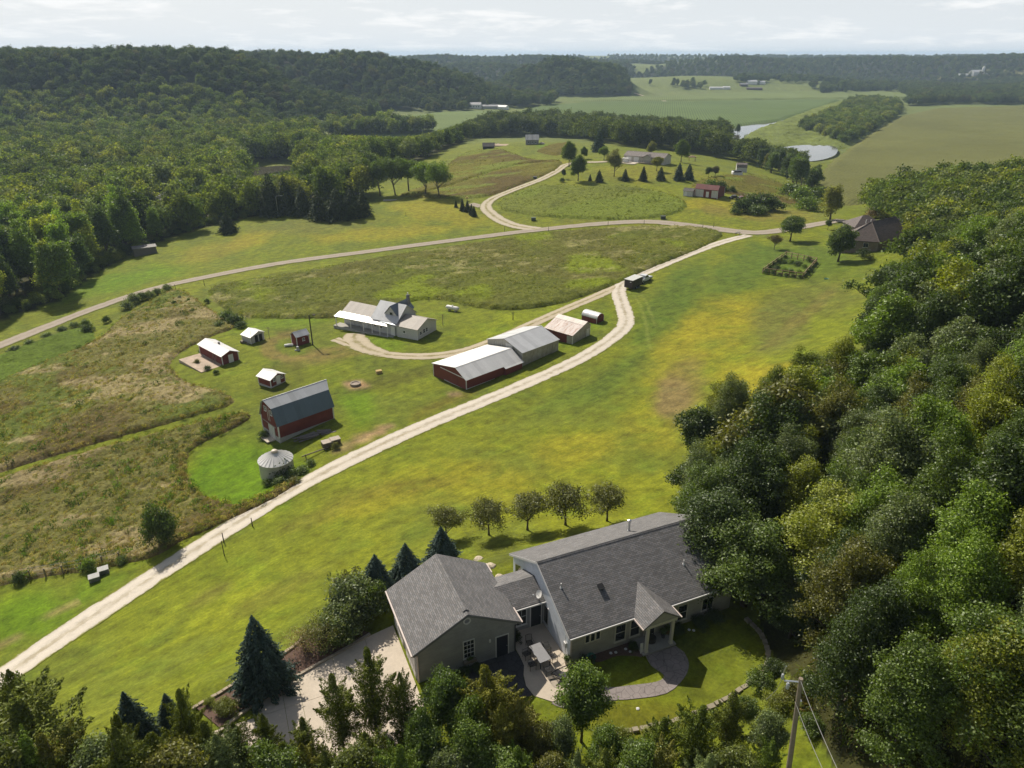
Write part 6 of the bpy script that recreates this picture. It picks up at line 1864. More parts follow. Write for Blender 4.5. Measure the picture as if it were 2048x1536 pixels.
    for u, v, h, c, lab in ((1520,1380,1.6,C_MID,'leafy shrub just outside the lawn wall'), (1550,1420,1.3,C_YEL*.9,'yellow shrub between lawn wall and pole'), (1490,1425,1.2,C_MID,'green shrub against the outer side of the lawn wall'), (1590,1400,1.5,C_OLIVE,'brown-leaved shrub beside the utility pole'),
                          (1370,1465,1.2,C_YEL,'yellow flowering shrub outside the lawn wall'), (1300,1480,1.0,C_YEL,'low yellow growth below the lawn wall'), (1545,1350,1.3,C_DARK,'dark shrub at the right end of the lawn'), (1240,1480,1.0,C_YEL*.9,'yellow growth at the left end of the lawn wall'), (1620,1460,1.2,C_MID,'green shrub right of the utility pole foot'), (1440,1452,1.1,C_YEL*.85,'yellow-green shrub in the middle of the lawn wall')):
        plant_px('shrub', u, v, h, c, lab, rng=R, wide=1.2)
build_front_trees()
# ---- farm buildings -----------------------------------------------------------------------------
M_RED = siding('barn red boards', (0.165, 0.036, 0.028), 0.18, True, .8, .35, .25)
M_RED2 = siding('red metal', (0.175, 0.038, 0.032), 0.23, True, .55, .35, .15)
M_WHITE_ROOF = ribbed_roof('white metal roof', (0.66, 0.65, 0.64), 'X', .23, .45, .15)
M_GALV = ribbed_roof('galvanised roof', (0.50, 0.505, 0.51), 'X', .23, .42, .30, var=.10)
M_BLUEROOF = ribbed_roof('blue grey roof', (0.115, 0.150, 0.185), 'X', .23, .38, .45, var=.08)
M_TANROOF = ribbed_roof('tan metal roof', (0.265, 0.235, 0.205), 'X', .23, .6, .05, rust=.12, rustcol=(.30,.22,.16))
M_RUSTROOF = ribbed_roof('rusty tin roof', (0.40, 0.36, 0.34), 'X', .30, .6, .25, rust=.55)
M_RUSTROOF2 = ribbed_roof('pale tin roof', (0.50, 0.45, 0.41), 'X', .30, .6, .2, rust=.2)
M_GREYWALL = siding('weathered grey sheet', (0.36, 0.345, 0.30), 0.30, True, .8, .4, .25, stain=(.22,.19,.14))
M_WHITEWALL = siding('white boards', (0.52, 0.51, 0.49), .16, True, .7, .3, .10)
M_FOUND = plain('foundation block', (.36, .35, .33), .9, .2, 1.2, bump=.3)
M_WHITE = plain('white paint', (.66, .65, .63), .55, .08, 1.5)

def gable(name, org, ang, zb, L, WA, WB, zA, zB, zR, wall, roof, label, cat='shed', oh=.25, roofB=None, corner=M_WHITE, found=None, group=None, t=.07, corners=True):
    """gabled building; local x along the ridge, A = -y side, B = +y side"""
    o = empty(name, (org[0], org[1], zb), math.radians(ang), label, cat, group)
    sa = (zR - zA) / WA; sb = (zR - zB) / WB
    fz = found or 0
    prof = [(-WA + oh, fz), (WB - oh, fz), (WB - oh, zR - sb*(WB - oh) - t - .01), (0, zR - t - .03), (-WA + oh, zR - sa*(WA - oh) - t - .01)]
    if not found: prof[0] = (prof[0][0], -.8); prof[1] = (prof[1][0], -.8)
    w = MB(); w.vpoly(prof, 'x', oh, L - oh); w.build('wall', wall, o)
    if found:
        f = MB(); f.box(oh - .03, -WA + oh - .03, -.9, L - oh + .03, WB - oh + .03, fz); f.build('foundation', M_FOUND, o)
    roof_slab('roof', [(0, -WA, zA), (L, -WA, zA), (L, 0, zR), (0, 0, zR)], t, roof, o)
    roof_slab('roof', [(0, .002, zR), (L, .002, zR), (L, WB, zB), (0, WB, zB)], t, roofB or roof, o)
    rc = MB()
    rc.slab([(-.01, -.16, zR - sa*.16 + .02), (L+.01, -.16, zR - sa*.16 + .02), (L+.01, 0, zR + .03), (-.01, 0, zR + .03)], .018)
    rc.slab([(-.01, .002, zR + .03), (L+.01, .002, zR + .03), (L+.01, .16, zR - sb*.16 + .02), (-.01, .16, zR - sb*.16 + .02)], .018)
    rc.build('ridge_cap', roof, o)
    if corners:
        c = MB()
        for x in (oh, L - oh):
            for y, zt in ((-WA + oh, prof[4][1]), (WB - oh, prof[2][1])):
                c.box(x - .07, y - .07 if y < 0 else y - .05, fz + .0 if found else -.5, x + .07, y + .05 if y < 0 else y + .07, zt - .04)
        c.build('corner_trim', corner, o)
    return o

def end_wall(L, oh, end): return (0, 0)

def build_farm():
    zc = lambda p: ground(p[0], p[1])
    # gambrel barn
    L, W, zE, zK, kA, zR = 10.2, 3.05, 3.02, 5.67, 1.73, 6.66
    B = empty('barn', (-38.58, 99.34, -.49), math.radians(44.0), 'red gambrel barn with blue-grey metal roof and white doors', 'barn')
    oh = .25; t = .07
    prof = [(-W + oh, .85), (W - oh, .85), (W - oh, zE + .12), (kA - .1, zK - .12), (0, zR - .12), (-kA + .1, zK - .12), (-W + oh, zE + .12)]
    w = MB(); w.vpoly(prof, 'x', oh, L - oh); w.build('wall', M_RED, B)
    f = MB(); f.box(oh - .04, -W + oh - .04, -1.0, L - oh + .04, W - oh + .04, .85); f.build('foundation', M_FOUND, B)
    for s in (-1, 1):
        roof_slab('roof_lower', [(0, s*W, zE - .05), (L, s*W, zE - .05), (L, s*kA, zK), (0, s*kA, zK)], t, M_BLUEROOF if s < 0 else M_GALV, B)
        # the crest runs out into a small hay hood at both ends
        roof_slab('roof_upper', [(0, s*kA, zK + .002), (L, s*kA, zK + .002), (L + .75, s*.02, zR + .02), (-.35, s*.02, zR + .02)] if True else None, t, M_GALV, B)
    rc = MB(); rc.tube([(-.35,0,zR+.02),(L+.75,0,zR+.02)], .06, 6); rc.build('ridge_cap', M_GALV, B)
    c = MB()
    for x in (oh, L - oh):
        for s in (-1, 1): c.box(x - .09, s*(W - oh) - .09, .86, x + .09, s*(W - oh) + .09, zE)
    c.build('corner_trim', M_WHITE, B)
    for y, z in ((.95, 4.35), (-1.0, 4.2)): window(B, (oh, y, z), -PI/2, .7, .85, M_WHITE, bars=(1, 1))
    for y in (.25, -.28):
        q = MB(); q.box(oh - .05, y - .03, 2.9, oh - .003, y + .03, 5.3); q.build('hay_door_rail', M_WHITE, B)
    q = MB(); q.box(oh - .09, -2.0, 2.32, oh - .01, 2.3, 2.44); q.build('door_track', plain('rail', (.30,.24,.22), .6, .2), B)
    for y, wd in ((.05, .95), (-.98, .95)):
        q = MB(); q.box(oh - .075, y - wd/2, .0, oh - .005, y + wd/2, 2.3); d = q.build('barn_door', M_WHITEWALL, B)
        h = MB(); h.box(oh - .11, y - wd/2 + .08, .1, oh - .078, y - wd/2 + .2, 2.2); h.box(oh - .11, y + wd/2 - .2, .1, oh - .078, y + wd/2 - .08, 2.2); h.build('door_batten', M_WHITE, d)
    q = MB(); q.box(-1.2, -1.3, -.1, oh - .08, 1.2, .06); q.build('door_sill', M_CONC, B)
    # red machine shed with white roof
    A = gable('machine_shed', (-10.14, 115.67), 43.0, .9, 13.7, 3.0, 7.0, 2.05, 2.30, 3.62, M_RED2, M_WHITE_ROOF, 'long red machine shed with bright white metal roof', 'shed', roofB=M_WHITE_ROOF)
    q = MB(); q.box(.25 - .06, -2.7, -.1, .244, 3.6, .12); q.build('sill_board', M_FOUND, A)
    q = MB(); q.box(.25 - .09, -2.74, 2.12, .245, 4.6, 2.24); q.build('door_track', M_WHITE, A)
    for y in (.9, -1.45):
        q = MB(); q.box(.25 - .05, y - 1.12, .0, .246, y + 1.12, 2.1); q.build('sliding_door', M_RED2, A)
    q = MB(); q.box(.3, -2.80, -.9, 13.3, -2.752, .28); q.build('base_trim', M_WHITE, A)
    q = MB(); q.slab([(9.0,-3.55,1.79),(13.72,-3.55,1.79),(13.72,-2.99,2.03),(9.0,-2.99,2.03)], .06); q.build('eave_extension', M_WHITE_ROOF, A)
    q = MB(); q.vpoly([(-3.3,-.8),(-2.76,-.8),(-2.76,1.9),(-3.3,1.72)], 'x', 9.2, 13.4); q.build('side_bay', M_RED2, A)
    # tall grey shed behind it
    G = gable('grey_shed', (-1.54, 126.70), 43.6, 1.35, 10.3, 5.06, 5.1, 2.88, 2.85, 4.43, M_GREYWALL, M_GALV, 'tall weathered grey shed joined to the red machine shed', 'shed', corner=M_FOUND)
    q = MB(); q.box(8.35, -4.90, .1, 9.6, -4.82, 2.5); q.build('sliding_door', M_GREYWALL, G)
    q = MB(); q.box(.16, -2.2, .5, .245, -.3, 3.6); q.build('gable_panel', M_WHITEWALL, G)
    for y in (-3.2, .8, 2.6):
        q = MB(); q.box(.18, y, -.5, .246, y + .14, 3.0); q.build('batten', M_FOUND, G)
    # low old shed with rusty roof
    O = gable('old_shed', (9.80, 141.26), -40.7, 2.0, 7.4, 5.04, 1.29, 2.0, 2.62, 3.63, M_RED, M_RUSTROOF, 'low old shed with patchy rusty tin roof and red front', 'shed', oh=.15, roofB=M_RUSTROOF2, corner=M_WHITE)
    roof_slab('roof_patch', [(-.02, -1.35, 3.63 - 1.35*.3234 + .04), (7.42, -1.35, 3.63 - 1.35*.3234 + .04), (7.42, -.02, 3.68), (-.02, -.02, 3.68)], .03, M_RUSTROOF2, O)
    q = MB(); q.vpoly([(-4.85,-.7),(1.1,-.7),(1.1,2.6),(0,3.45),(-4.85,2.0)], 'x', 7.255, 7.29); q.build('end_cladding', M_GREYWALL, O)
    door(O, (7.292, .35, 0), PI/2, .9, 1.95, M_WHITE); q = MB(); q.box(5.9, -4.96, .1, 7.1, -4.895, 1.75); q.build('panel_door', M_GREYWALL, O)
    q = MB(); q.box(1.2, -4.95, .1, 2.4, -4.895, .9); q.build('hatch', M_GREYWALL, O)
    # round-topped red hut
    Qo = empty('round_roof_shed', (15.97, 147.31, 2.5), math.radians(-42.8), 'small red shed with curved white roof at the bend of the lane', 'shed')
    L, W = 4.2, 1.28
    arc = [(W*math.cos(a)*1.0, 1.1 + 1.0*math.sin(a)) for a in np.linspace(0, PI, 13)]
    q = MB(); q.vpoly([(-W + .02, -.7), (W - .02, -.7)] + [(x*.97, z - .06) for x, z in arc], 'x', .08, L - .08); q.build('wall', M_RED, Qo)
    q = MB()
    for (y0, z0), (y1, z1) in zip(arc[:-1], arc[1:]): q.slab([(0, y0, z0), (L, y0, z0), (L, y1, z1), (0, y1, z1)], .04)
    q.build('roof', M_WHITE_ROOF, Qo)
    q = MB()
    for y in (-W, W): q.box(L - .10, y - .05, -.4, L - .04, y + .05, 1.1)
    q.build('corner_trim', M_WHITE, Qo); window(Qo, (L - .08, .05, 1.25), PI/2, .35, .4, M_RED, bars=(0, 0)); 
    # farmhouse: right wing, two-storey cross gable, long left wing with porch
    F = empty('farmhouse', (-22.55, 145.03, .1), math.radians(-29.1), 'white farmhouse with grey cross-gabled upper storey and long porch', 'house')
    # right wing (x 0..5.3)
    def wing(x0, x1, WA, WB, zA, zB, zR, y0, roof, oh=.3, wall=M_WHITEWALL):
        sa, sb = (zR - zA)/WA, (zR - zB)/WB
        q = MB(); q.vpoly([(y0 - WA + oh, -.7), (y0 + WB - oh, -.7), (y0 + WB - oh, zR - sb*(WB - oh) - .1), (y0, zR - .12), (y0 - WA + oh, zR - sa*(WA - oh) - .1)], 'x', x0 + oh, x1 - oh); q.build('wall', wall, F)
        roof_slab('roof', [(x0, y0 - WA, zA), (x1, y0 - WA, zA), (x1, y0, zR), (x0, y0, zR)], .08, roof, F)
        roof_slab('roof', [(x0, y0 + .002, zR), (x1, y0 + .002, zR), (x1, y0 + WB, zB), (x0, y0 + WB, zB)], .08, roof, F)
    wing(-.6, 5.3, 3.78, 3.78, 2.67, 2.67, 4.14, 0, M_TANROOF)
    # main house block: ridge along x from -7.2 to -1, steep
    wing(-7.6, -.4, 3.9, 3.6, 2.9, 3.2, 6.0, .6, M_BLUEROOF2 if 'M_BLUEROOF2' in globals() else M_GALV)
    # cross gable facing the viewer
    gx, gw, gz, gr, y0, y1 = -2.9, 1.75, 4.3, 6.15, -2.1, 4.2
    q = MB(); q.vpoly([(gx - gw + .2, .3), (gx + gw - .2, .3), (gx + gw - .2, gz - .02), (gx, gr - .16), (gx - gw + .2, gz - .02)], 'y', y0 + .25, y1 - .2); q.build('gable_block', M_WHITEWALL, F)
    sl = ribbed_roof('slate blue roof', (0.16, 0.185, 0.21), 'Y', .23, .4, .4, var=.08)
    roof_slab('gable_roof', [(gx - gw, y0, gz - .12), (gx, y0, gr), (gx, y1, gr), (gx - gw, y1, gz - .12)], .08, sl, F)
    roof_slab('gable_roof', [(gx + .001, y0, gr), (gx + gw, y0, gz - .12), (gx + gw, y1, gz - .12), (gx + .001, y1, gr)], .08, sl, F)
    window(F, (gx, y0 + .248, 3.5), 0, .75, 1.15, plain('dark window trim', (.12,.13,.14), .5, .1), bars=(0, 1))
    # valley roof between the gable and the right wing
    roof_slab('roof', [(-4.9, -3.4, 2.75), (-.35, -3.75, 2.70), (-.6, -1.4, 3.62), (-4.9, -1.5, 3.75)], .08, sl, F)
    # left wing and the porch along the front
    wing(-16.4, -7.3, 3.3, 3.3, 2.75, 2.75, 4.35, .7, M_TANROOF)
    roof_slab('porch_roof', [(-17.0, -4.5, 2.22), (-2.2, -4.3, 2.32), (-4.4, -2.55, 2.86), (-16.9, -2.5, 2.86)], .08, M_WHITE_ROOF, F)
    for x in (-16.7, -12.5, -8.9, -6.5, -4.4, -2.3):
        q = MB(); q.box(x - .07, -4.32, -.3, x + .07, -4.18, 2.2); q.build('porch_post', M_WHITE, F)
    q = MB(); q.box(-17.2, -4.7, -.6, -2.0, -2.55, .08); q.build('porch_floor', M_CONC2, F)
    q = MB(); q.box(-1.9, -4.4, -.6, 5.5, -3.5, .06); q.build('front_walk', M_CONC2, F)
    q = MB(); q.box(5.02, -3.4, -.6, 5.8, 4.6, .06); q.build('side_walk', M_CONC2, F)
    for x in (-9.9, -1.55): door(F, (x, -3.3 if x > -5 else -2.32, .08), 0, .95, 2.0, M_WHITE)
    for x in (-14.6, -13.5, -12.3, -11.1): 
        q = MB(); q.box(x - .5, -2.37, .1, x + .5, -2.305, 2.1); q.build('panel_door', M_WHITEWALL, F)
    window(F, (1.6, -3.482, 1.2), 0, .6, .7, M_WHITE, bars=(0, 0)); window(F, (-6.6, -3.05, 1.1), 0, .7, .9, M_WHITE, bars=(0, 0)); window(F, (-5.0, -3.05, 1.0), 0, .8, 1.1, M_WHITE, bars=(0, 1))
    for y, h in ((-1.1, 1.0), (-.1, 1.0), (-2.3, .8)): window(F, (5.002, y, 1.1), PI/2, .75, h, M_WHITE, bars=(0, 1))
    q = MB(); q.tube([(5.06, -3.45, 2.4), (5.06, -3.5, .15), (5.0, -4.1, .05)], .05, 6); q.build('downspout', M_WHITE, F)
    ch = MB(); ch.box(-2.35, 3.0, 4.5, -1.8, 3.55, 7.3); ch.box(-2.42, 2.93, 7.1, -1.73, 3.62, 7.25); chimney = ch.build('chimney', plain('chimney block', (.17,.17,.175), .9, .3, 3), F)
    q = MB(); q.lathe([(.15, 0), (.12, .5)], 8, (-2.07, 3.27, 7.3)); q.build('flue', M_WHITE, chimney)
    # long red coop with its concrete yard
    K = gable('coop', (-63.85, 138.07), -42.0, -1.35, 10.15, 2.02, 2.0, 1.98, 1.95, 2.80, M_RED, M_WHITE_ROOF, 'long red coop with white metal roof beside a concrete yard', 'shed', oh=.3)
    door(K, (9.852, .1, .0), PI/2, .85, 1.75, M_WHITE, panels=False)
    q = MB(); q.box(4.6, .35, 2.5, 4.95, .65, 3.05); q.build('roof_vent', M_BLACK, K)
    q = MB(); q.box(.3, -6.3, -1.5, 9.9, -1.73, .04); q.build('yard_slab', plain('cracked concrete', (.42,.33,.25), .95, .3, .6, bump=.3, fine=.15), K)
    q = MB()
    for x in (6.2, 6.6, 7.3, 7.7): q.tube([(x, -2.4, 0), (x + .15, -1.76, 1.6)], .04, 5)
    q.build('leaning_poles', M_WOOD, K)
    # little red shed with white roof
    S = gable('small_shed', (-46.32, 121.15), -33.4, -.6, 4.0, 1.9, 1.9, 1.72, 1.72, 2.58, M_RED, M_WHITE_ROOF, 'small red shed with white roof and two white windows', 'shed', oh=.28, found=.35)
    door(S, (3.722, .12, .35), PI/2, .75, 1.6, M_WHITE, panels=False)
    for y in (-.75, 1.0): window(S, (3.722, y, 1.15), PI/2, .55, .75, M_WHITE, bars=(1, 1))
    # pale lean-to shed
    P = gable('lean_to_shed', (-57.28, 145.09), -36.8, -1.35, 3.6, 2.25, 1.5, 1.6, 1.95, 2.55, M_WHITEWALL, M_WHITE_ROOF, 'small pale open shed with white roof and a leaning pole', 'shed', oh=.25, corner=M_WHITE)
    for y, wd in ((-.6, .8), (.45, .8)):
        q = MB(); q.box(3.34, y - wd/2, .15, 3.365, y + wd/2, 1.7); q.build('opening_shade', M_BLACK, P)  # black panels on the solid wall stand in for shade inside the bays
    q = MB(); q.tube([(3.9,-2.1,-.3),(3.9,-2.15,3.6)], .05, 6); q.build('pole', M_WOOD, P)
    q = MB(); q.tube([(1.0,-2.6,.1),(2.2,-2.5,.5),(3.2,-2.6,.1)], .12, 6); q.box(.6,-2.9,0,1.4,-2.3,.5); q.build('stacked_junk', M_WOOD, P)
    # pump house
    U = gable('pump_house', (-46.03, 139.42), 44.1, -.75, 3.25, 1.32, 1.32, 2.08, 2.08, 2.98, M_RED, M_GALV, 'tiny red pump house beside the dark pole', 'shed', oh=.2, corner=M_WHITE)
    window(U, (1.75, -1.122, .95), 0, .6, .65, M_WHITE, bars=(1, 1)); q = MB(); q.box(2.6, -1.2, 1.75, 2.75, -1.125, 1.95); q.build('wall_lamp', M_WHITE, U)
    # grain bin
    bx, by = (-34.45, 89.2); bz = ground(bx, by) - .1
    Bn = empty('grain_bin', (bx, by, bz), .3, 'round corrugated grain bin with conical silver roof', 'grain bin')
    def corrugated():
        b = NB('corrugated steel'); c = b.coord(); s = b.node('ShaderNodeSeparateXYZ'); b.l.new(c, s.inputs[0])
        wv = b.math('SINE', b.math('MULTIPLY', s.outputs['Z'], 2*PI/.10), 0)
        sheet = b.math('FRACT', b.math('DIVIDE', s.outputs['Z'], .82), 0)
        n = b.noise(c, .8, 6, .65)
        f = b.math('MULTIPLY', b.ramp(n, .25, .75, .82, 1.15), b.ramp(sheet, 0, .04, .7, 1.0))
        b.bump(wv, .5, .02); return b.done(b.scale((.44,.42,.38), f), .5, .35, .4)
    R_ = 2.42; q = MB(); q.lathe([(R_, -.4), (R_, 2.35)], 48); q.build('wall', corrugated(), Bn, smooth=False)
    rm = plain('bin roof steel', (.62,.61,.59), .45, .10, 1.2, metal=.15)
    n = 24
    sect = MB(); a0, a1 = -PI/n + .012, PI/n - .012
    def pr(r, a, z): return (r*math.cos(a), r*math.sin(a), z)
    sect.slab([pr(.4, a0, 3.52), pr(R_ + .1, a0, 2.33), pr(R_ + .1, a1, 2.33), pr(.4, a1, 3.52)], .03)
    sect.slab([pr(.4, a1 - .03, 3.57), pr(R_ + .1, a1 - .012, 2.39), pr(R_ + .1, a1 + .02, 2.39), pr(.4, a1 + .03, 3.57)], .05)
    sm = sect.mesh('bin roof panel', rm)
    for k in range(n):
        o = bpy.data.objects.new('roof_panel', sm); link(o, Bn); o.rotation_euler.z = 2*PI*k/n
    q = MB(); q.lathe([(.48, 3.48), (.46, 3.7), (.30, 3.82), (.02, 3.86)], 20); q.build('roof_cap', plain('bin cap', (.46,.40,.32), .5, .15), Bn)
    q = MB(); q.obox((R_*math.cos(2.6)*1.02, R_*math.sin(2.6)*1.02, .35), (.08, .4, .5), 2.6); q.build('hatch', rm, Bn)
    # propane tank
    pt = (-13.9, 158.0); T = empty('propane_tank', (pt[0], pt[1], ground(*pt)), math.radians(-31), 'white propane tank lying on the lawn behind the farmhouse', 'propane tank')
    q = MB(); prof = [(.02,-1.8),(.28,-1.74),(.44,-1.56),(.5,-1.3),(.5,1.3),(.44,1.56),(.28,1.74),(.02,1.8)]
    q.lathe(prof, 20); q.v = [(z, y, x + .78) for x, y, z in q.v]; q.build('tank', M_WHITE, T, smooth=True)
    q = MB(); q.lathe([(.2,1.24),(.2,1.42),(.12,1.46)], 10); q.build('valve_dome', M_WHITE, T)
    for x in (-.9, .9):
        q = MB(); q.box(x - .1, -.4, -.3, x + .1, .4, .36); q.build('leg', M_FOUND, T)
build_farm()

def build_farm_things():
    def at(px): p = hit(*px); return (p[0], p[1], p[2])
    # pickup truck and box trailer on the lane
    ang = math.radians(50)
    p = at((1287, 563)); TR = empty('pickup_truck', p, ang, 'white pickup truck hitched to the dark box trailer', 'truck')
    wp = plain('white car paint', (.62,.63,.64), .25, .05, 1.0, spec=.6)
    q = MB()
    prof = [(-2.8,.5),(-2.8,1.12),(-1.0,1.14),(-.75,1.16),(1.35,1.14),(2.7,1.02),(2.82,.85),(2.82,.45),(2.3,.42),(-2.3,.42)]
    q.vpoly(prof, 'y', -.98, .98); body = q.build('body', wp, TR, bevel=.06)
    q = MB(); q.vpoly([(-.85,1.14),(-.72,1.82),(.45,1.84),(1.25,1.15)], 'y', -.84, .84); q.build('cab', wp, TR, bevel=.05)
    q = MB(); q.vpoly([(-.70,1.22),(-.62,1.72),(-.06,1.74),(-.06,1.22)], 'y', -.852, .852); q.vpoly([(.02,1.22),(.02,1.74),(.40,1.74),(1.02,1.22)], 'y', -.852, .852); q.slab([(.53,-.74,1.80),(1.22,-.74,1.22),(1.22,.74,1.22),(.53,.74,1.80)], .01); q.build('window', glass_mat(), TR)
    q = MB(); q.box(-2.68,-.84,1.125,-.98,.84,1.15); q.build('bed_liner', M_BLACK, TR)
    tm = MB(); tm.tube([(0,-.13,0),(0,.13,0)], .38, 18); tme = tm.mesh('tyre', plain('tyre rubber', (.02,.02,.02), .9, .2))
    rm = MB(); rm.tube([(0,-.14,0),(0,.14,0)], .22, 12); rme = rm.mesh('rim', M_STEEL)
    def wheel(parent, x, y, s=1.0):
        o = bpy.data.objects.new('wheel', tme); link(o, parent); o.location = (x, y, .38*s); o.scale = (s,)*3
        r = bpy.data.objects.new('rim', rme); link(r, o)
    for x in (-1.75, 1.8):
        for y in (-.9, .9): wheel(TR, x, y)
    q = MB()
    for y in (-.7, .7): q.box(2.80, y - .2, .72, 2.845, y + .2, .92)
    q.build('headlight', glass_mat(), TR); q = MB(); q.box(2.78,-.95,.42,2.92,.95,.58); q.build('bumper', M_STEEL, TR)
    p = at((1266, 575)); XT = empty('box_trailer', p, ang, 'dark box trailer with pale flat roof behind the white pickup', 'trailer')
    dk = plain('dark brown trailer', (.060,.048,.035), .7, .3, 1.5)
    q = MB(); q.box(-2.3,-1.15,.45,2.3,1.15,2.42); q.build('body', dk, XT)
    q = MB(); q.slab([(-2.42,-1.25,2.50),(2.42,-1.25,2.56),(2.42,1.25,2.56),(-2.42,1.25,2.50)], .08); q.build('roof', plain('pale trailer roof', (.50,.50,.47), .6, .1), XT)
    q = MB(); q.box(-2.34,-.95,.6,-2.302,.95,2.2); q.build('ramp_door', plain('darker door', (.035,.022,.02), .7, .3), XT)
    q = MB(); q.box(-2.36,-.8,1.9,-2.342,-.4,2.05); q.build('plate', M_WHITE, XT)
    for x in (-.5, .45):
        for y in (-1.25, 1.25): wheel(XT, x, y, .85)
    q = MB(); q.tube([(2.3,0,.5),(3.4,0,.5)], .06, 6); q.build('hitch', M_BLACK, XT)
    # fire ring, hay cube, crates, junk
    p = at((711, 770)); R = empty('fire_ring', p, 0, 'round stone fire ring on a bare dirt circle', 'fire ring')
    stn = plain('fire ring stone', (.30,.25,.20), .9, .3, 4, bump=.5)
    sb = MB(); sb.box(-.16,-.13,0,.16,.13,.24); sbm = sb.mesh('ring stone', stn)
    for lv in range(2):
        for k in range(14):
            a = 2*PI*(k + .5*lv)/14; o = bpy.data.objects.new('stone', sbm); link(o, R); o.location = (.82*math.cos(a), .82*math.sin(a), lv*.235 - .05); o.rotation_euler.z = a + PI/2
    q = MB(); q.lathe([(.72,-.1),(.72,.3)], 16); q.build('ash', plain('ash', (.33,.27,.22), .95, .3, 5), R)
    p = at((758, 746)); q = MB(); q.box(-.55,-.4,0,.55,.4,.28); q.box(-.55,-.4,.29,.55,.4,.55); o = q.build('hay_bale', plain('straw', (.44,.32,.13), .95, .3, 8, bump=.5, fine=.3), label='square straw bale standing alone on the farm lawn', cat='bale'); o.location = p; o.rotation_euler.z = .4
    for px, s, lab in (((655, 893), .75, 'grey plastic-topped crate beside the lane, left one'), ((671, 887), .7, 'dark weedy crate beside the lane, right one')):
        p = at(px); K = empty('crate', p, .55, lab, 'crate', 'crates below the barn'); q = MB(); q.box(-s,-s*.8,0,s,s*.8,.85); q.build('box', plain('crate wood', (.13,.10,.075), .9, .3, 3), K); q = MB(); q.box(-s-.05,-s*.8-.05,.852,s+.05,s*.8+.05,.95); q.build('lid', plain('crate lid', (.40,.34,.28), .85, .2, 3), K)
    p = at((632, 908)); q = MB(); q.tube([(-2.2,0,.35),(2.2,0,.45)], .09, 6); q.tube([(-1.6,0,-.2),(-1.6,0,.5)], .08, 5); q.tube([(1.6,0,-.2),(1.6,0,.5)], .08, 5); o = q.build('pole_rail', M_WOOD, label='weathered log rail beside the crates', cat='rail'); o.location = p; o.rotation_euler.z = math.radians(38)
    p = at((628, 872)); J = empty('scrap_pile', p, math.radians(30), 'long heap of old grey boards against the barn wall', 'scrap pile'); rr = random.Random(2)
    pm = MB(); pm.box(-1.3,-.14,-.03,1.3,.14,.03); pmm = pm.mesh('board', plain('old board', (.155,.135,.125), .9, .35, 3, bump=.3))
    for k in range(34):
        o = bpy.data.objects.new('board', pmm); link(o, J); o.location = (rr.uniform(-2.4,2.4), rr.uniform(-.75,.75), .08 + .012*k); o.rotation_euler = (rr.uniform(-.12,.12), rr.uniform(-.12,.12), rr.uniform(-.35,.35)); o.scale = (rr.uniform(.5,1), rr.uniform(.7,1.6), 1)
    # pale pipes at the pump house
    p = at((578, 693)); q = MB(); q.tube([(-.9,0,.2),(.1,.1,.35),(.8,.3,.25)], .3, 8); o = q.build('tarp_roll', M_WHITE, label='rolled pale tarp lying beside the tiny pump house', cat='tarp'); o.location = p
    p = at((596, 701)); q = MB(); q.lathe([(.28,0),(.3,.7),(.22,.9)], 12); q.tube([(-.6,-.1,.12),(.5,-.2,.15)], .14, 8); o = q.build('milk_can', plain('grey can', (.36,.36,.36), .5, .2), label='grey churn and pipe by the corner of the pump house', cat='churn'); o.location = p
    # poles and posts
    def pole(px, vtop, r, lab, cat='pole', col=M_WOOD, arm=None, name='pole'):
        p = at(px); lo, hi = .2, 25
        for _ in range(30):
            m = (lo+hi)/2
            if project(p[0], p[1], p[2]+m)[1] > vtop: lo = m
            else: hi = m
        q = MB(); q.tube([(0,0,-.4),(0,0,lo)], [r*1.15, r*.85], 8)
        if arm == 'lamp': q.tube([(0,0,lo-.2),(.9,.2,lo)], .04, 5); q.box(.7,-.05,lo-.1,1.2,.4,lo+.06)
        if arm == 'bar': q.tube([(-.35,0,lo-.1),(.35,0,lo-.1)], .06, 5)
        o = q.build(name, col, label=lab, cat=cat); o.location = p
        return o
    dk = plain('tarred pole', (.045,.036,.03), .9, .2)
    pole((625.5, 690), 630, .13, 'dark tarred yard pole with lamp arm beside the pump house', 'pole', dk, 'lamp', 'yard_light_pole')
    pole((539, 677), 655, .05, 'thin post right of the pale open shed', 'post', M_WOOD, 'bar', 'clothes_post')
    pole((492, 639), 632, .06, 'white marker post at the corner of the meadow', 'post', M_WHITE, None, 'marker_post')
    pole((886, 651), 629, .06, 'wooden clothes post right of the farmhouse', 'post', M_WOOD, 'bar', 'clothes_post')
    pole((1026, 640), 625, .09, 'short dark post between meadow and farm drive', 'post', dk, 'bar', 'fence_post')
    pole((858, 602), 594, .07, 'dark post at the meadow edge behind the farmhouse', 'post', dk, 'bar', 'fence_post')
    pole((449, 1112), 1082, .05, 'leaning thin stake on the big lawn by the lane', 'stake', dk, None, 'stake')
    for u, v, vt, lab in ((1009,463,453,'marker post beside the gravel road, left of the knoll drive'),(1097,463,453,'marker post beside the gravel road just right of the knoll drive'),(1216,451,442,'marker post beside the gravel road below the oval meadow'),(1288,449,440,'marker post beside the gravel road near the utility box'),(1427,455,444,'marker post beside the gravel road near the bare dry ground'),(1405,458,449,'marker post on the meadow side of the road near the junction'),
                          (409,571,560,'marker post at the meadow corner beside the road'),(351,578,569,'dark post at the end of the roadside hedge'),(812,432,424,'thin post on the yellow lawn before the cedars'),(505,1052,1036,'thin fence stake between pasture and lane, upper one'),(448,1085,1066,'thin fence stake between pasture and lane, lower one')):
        pole((u, v), vt, .07, lab, 'post', dk, None, 'marker_post')
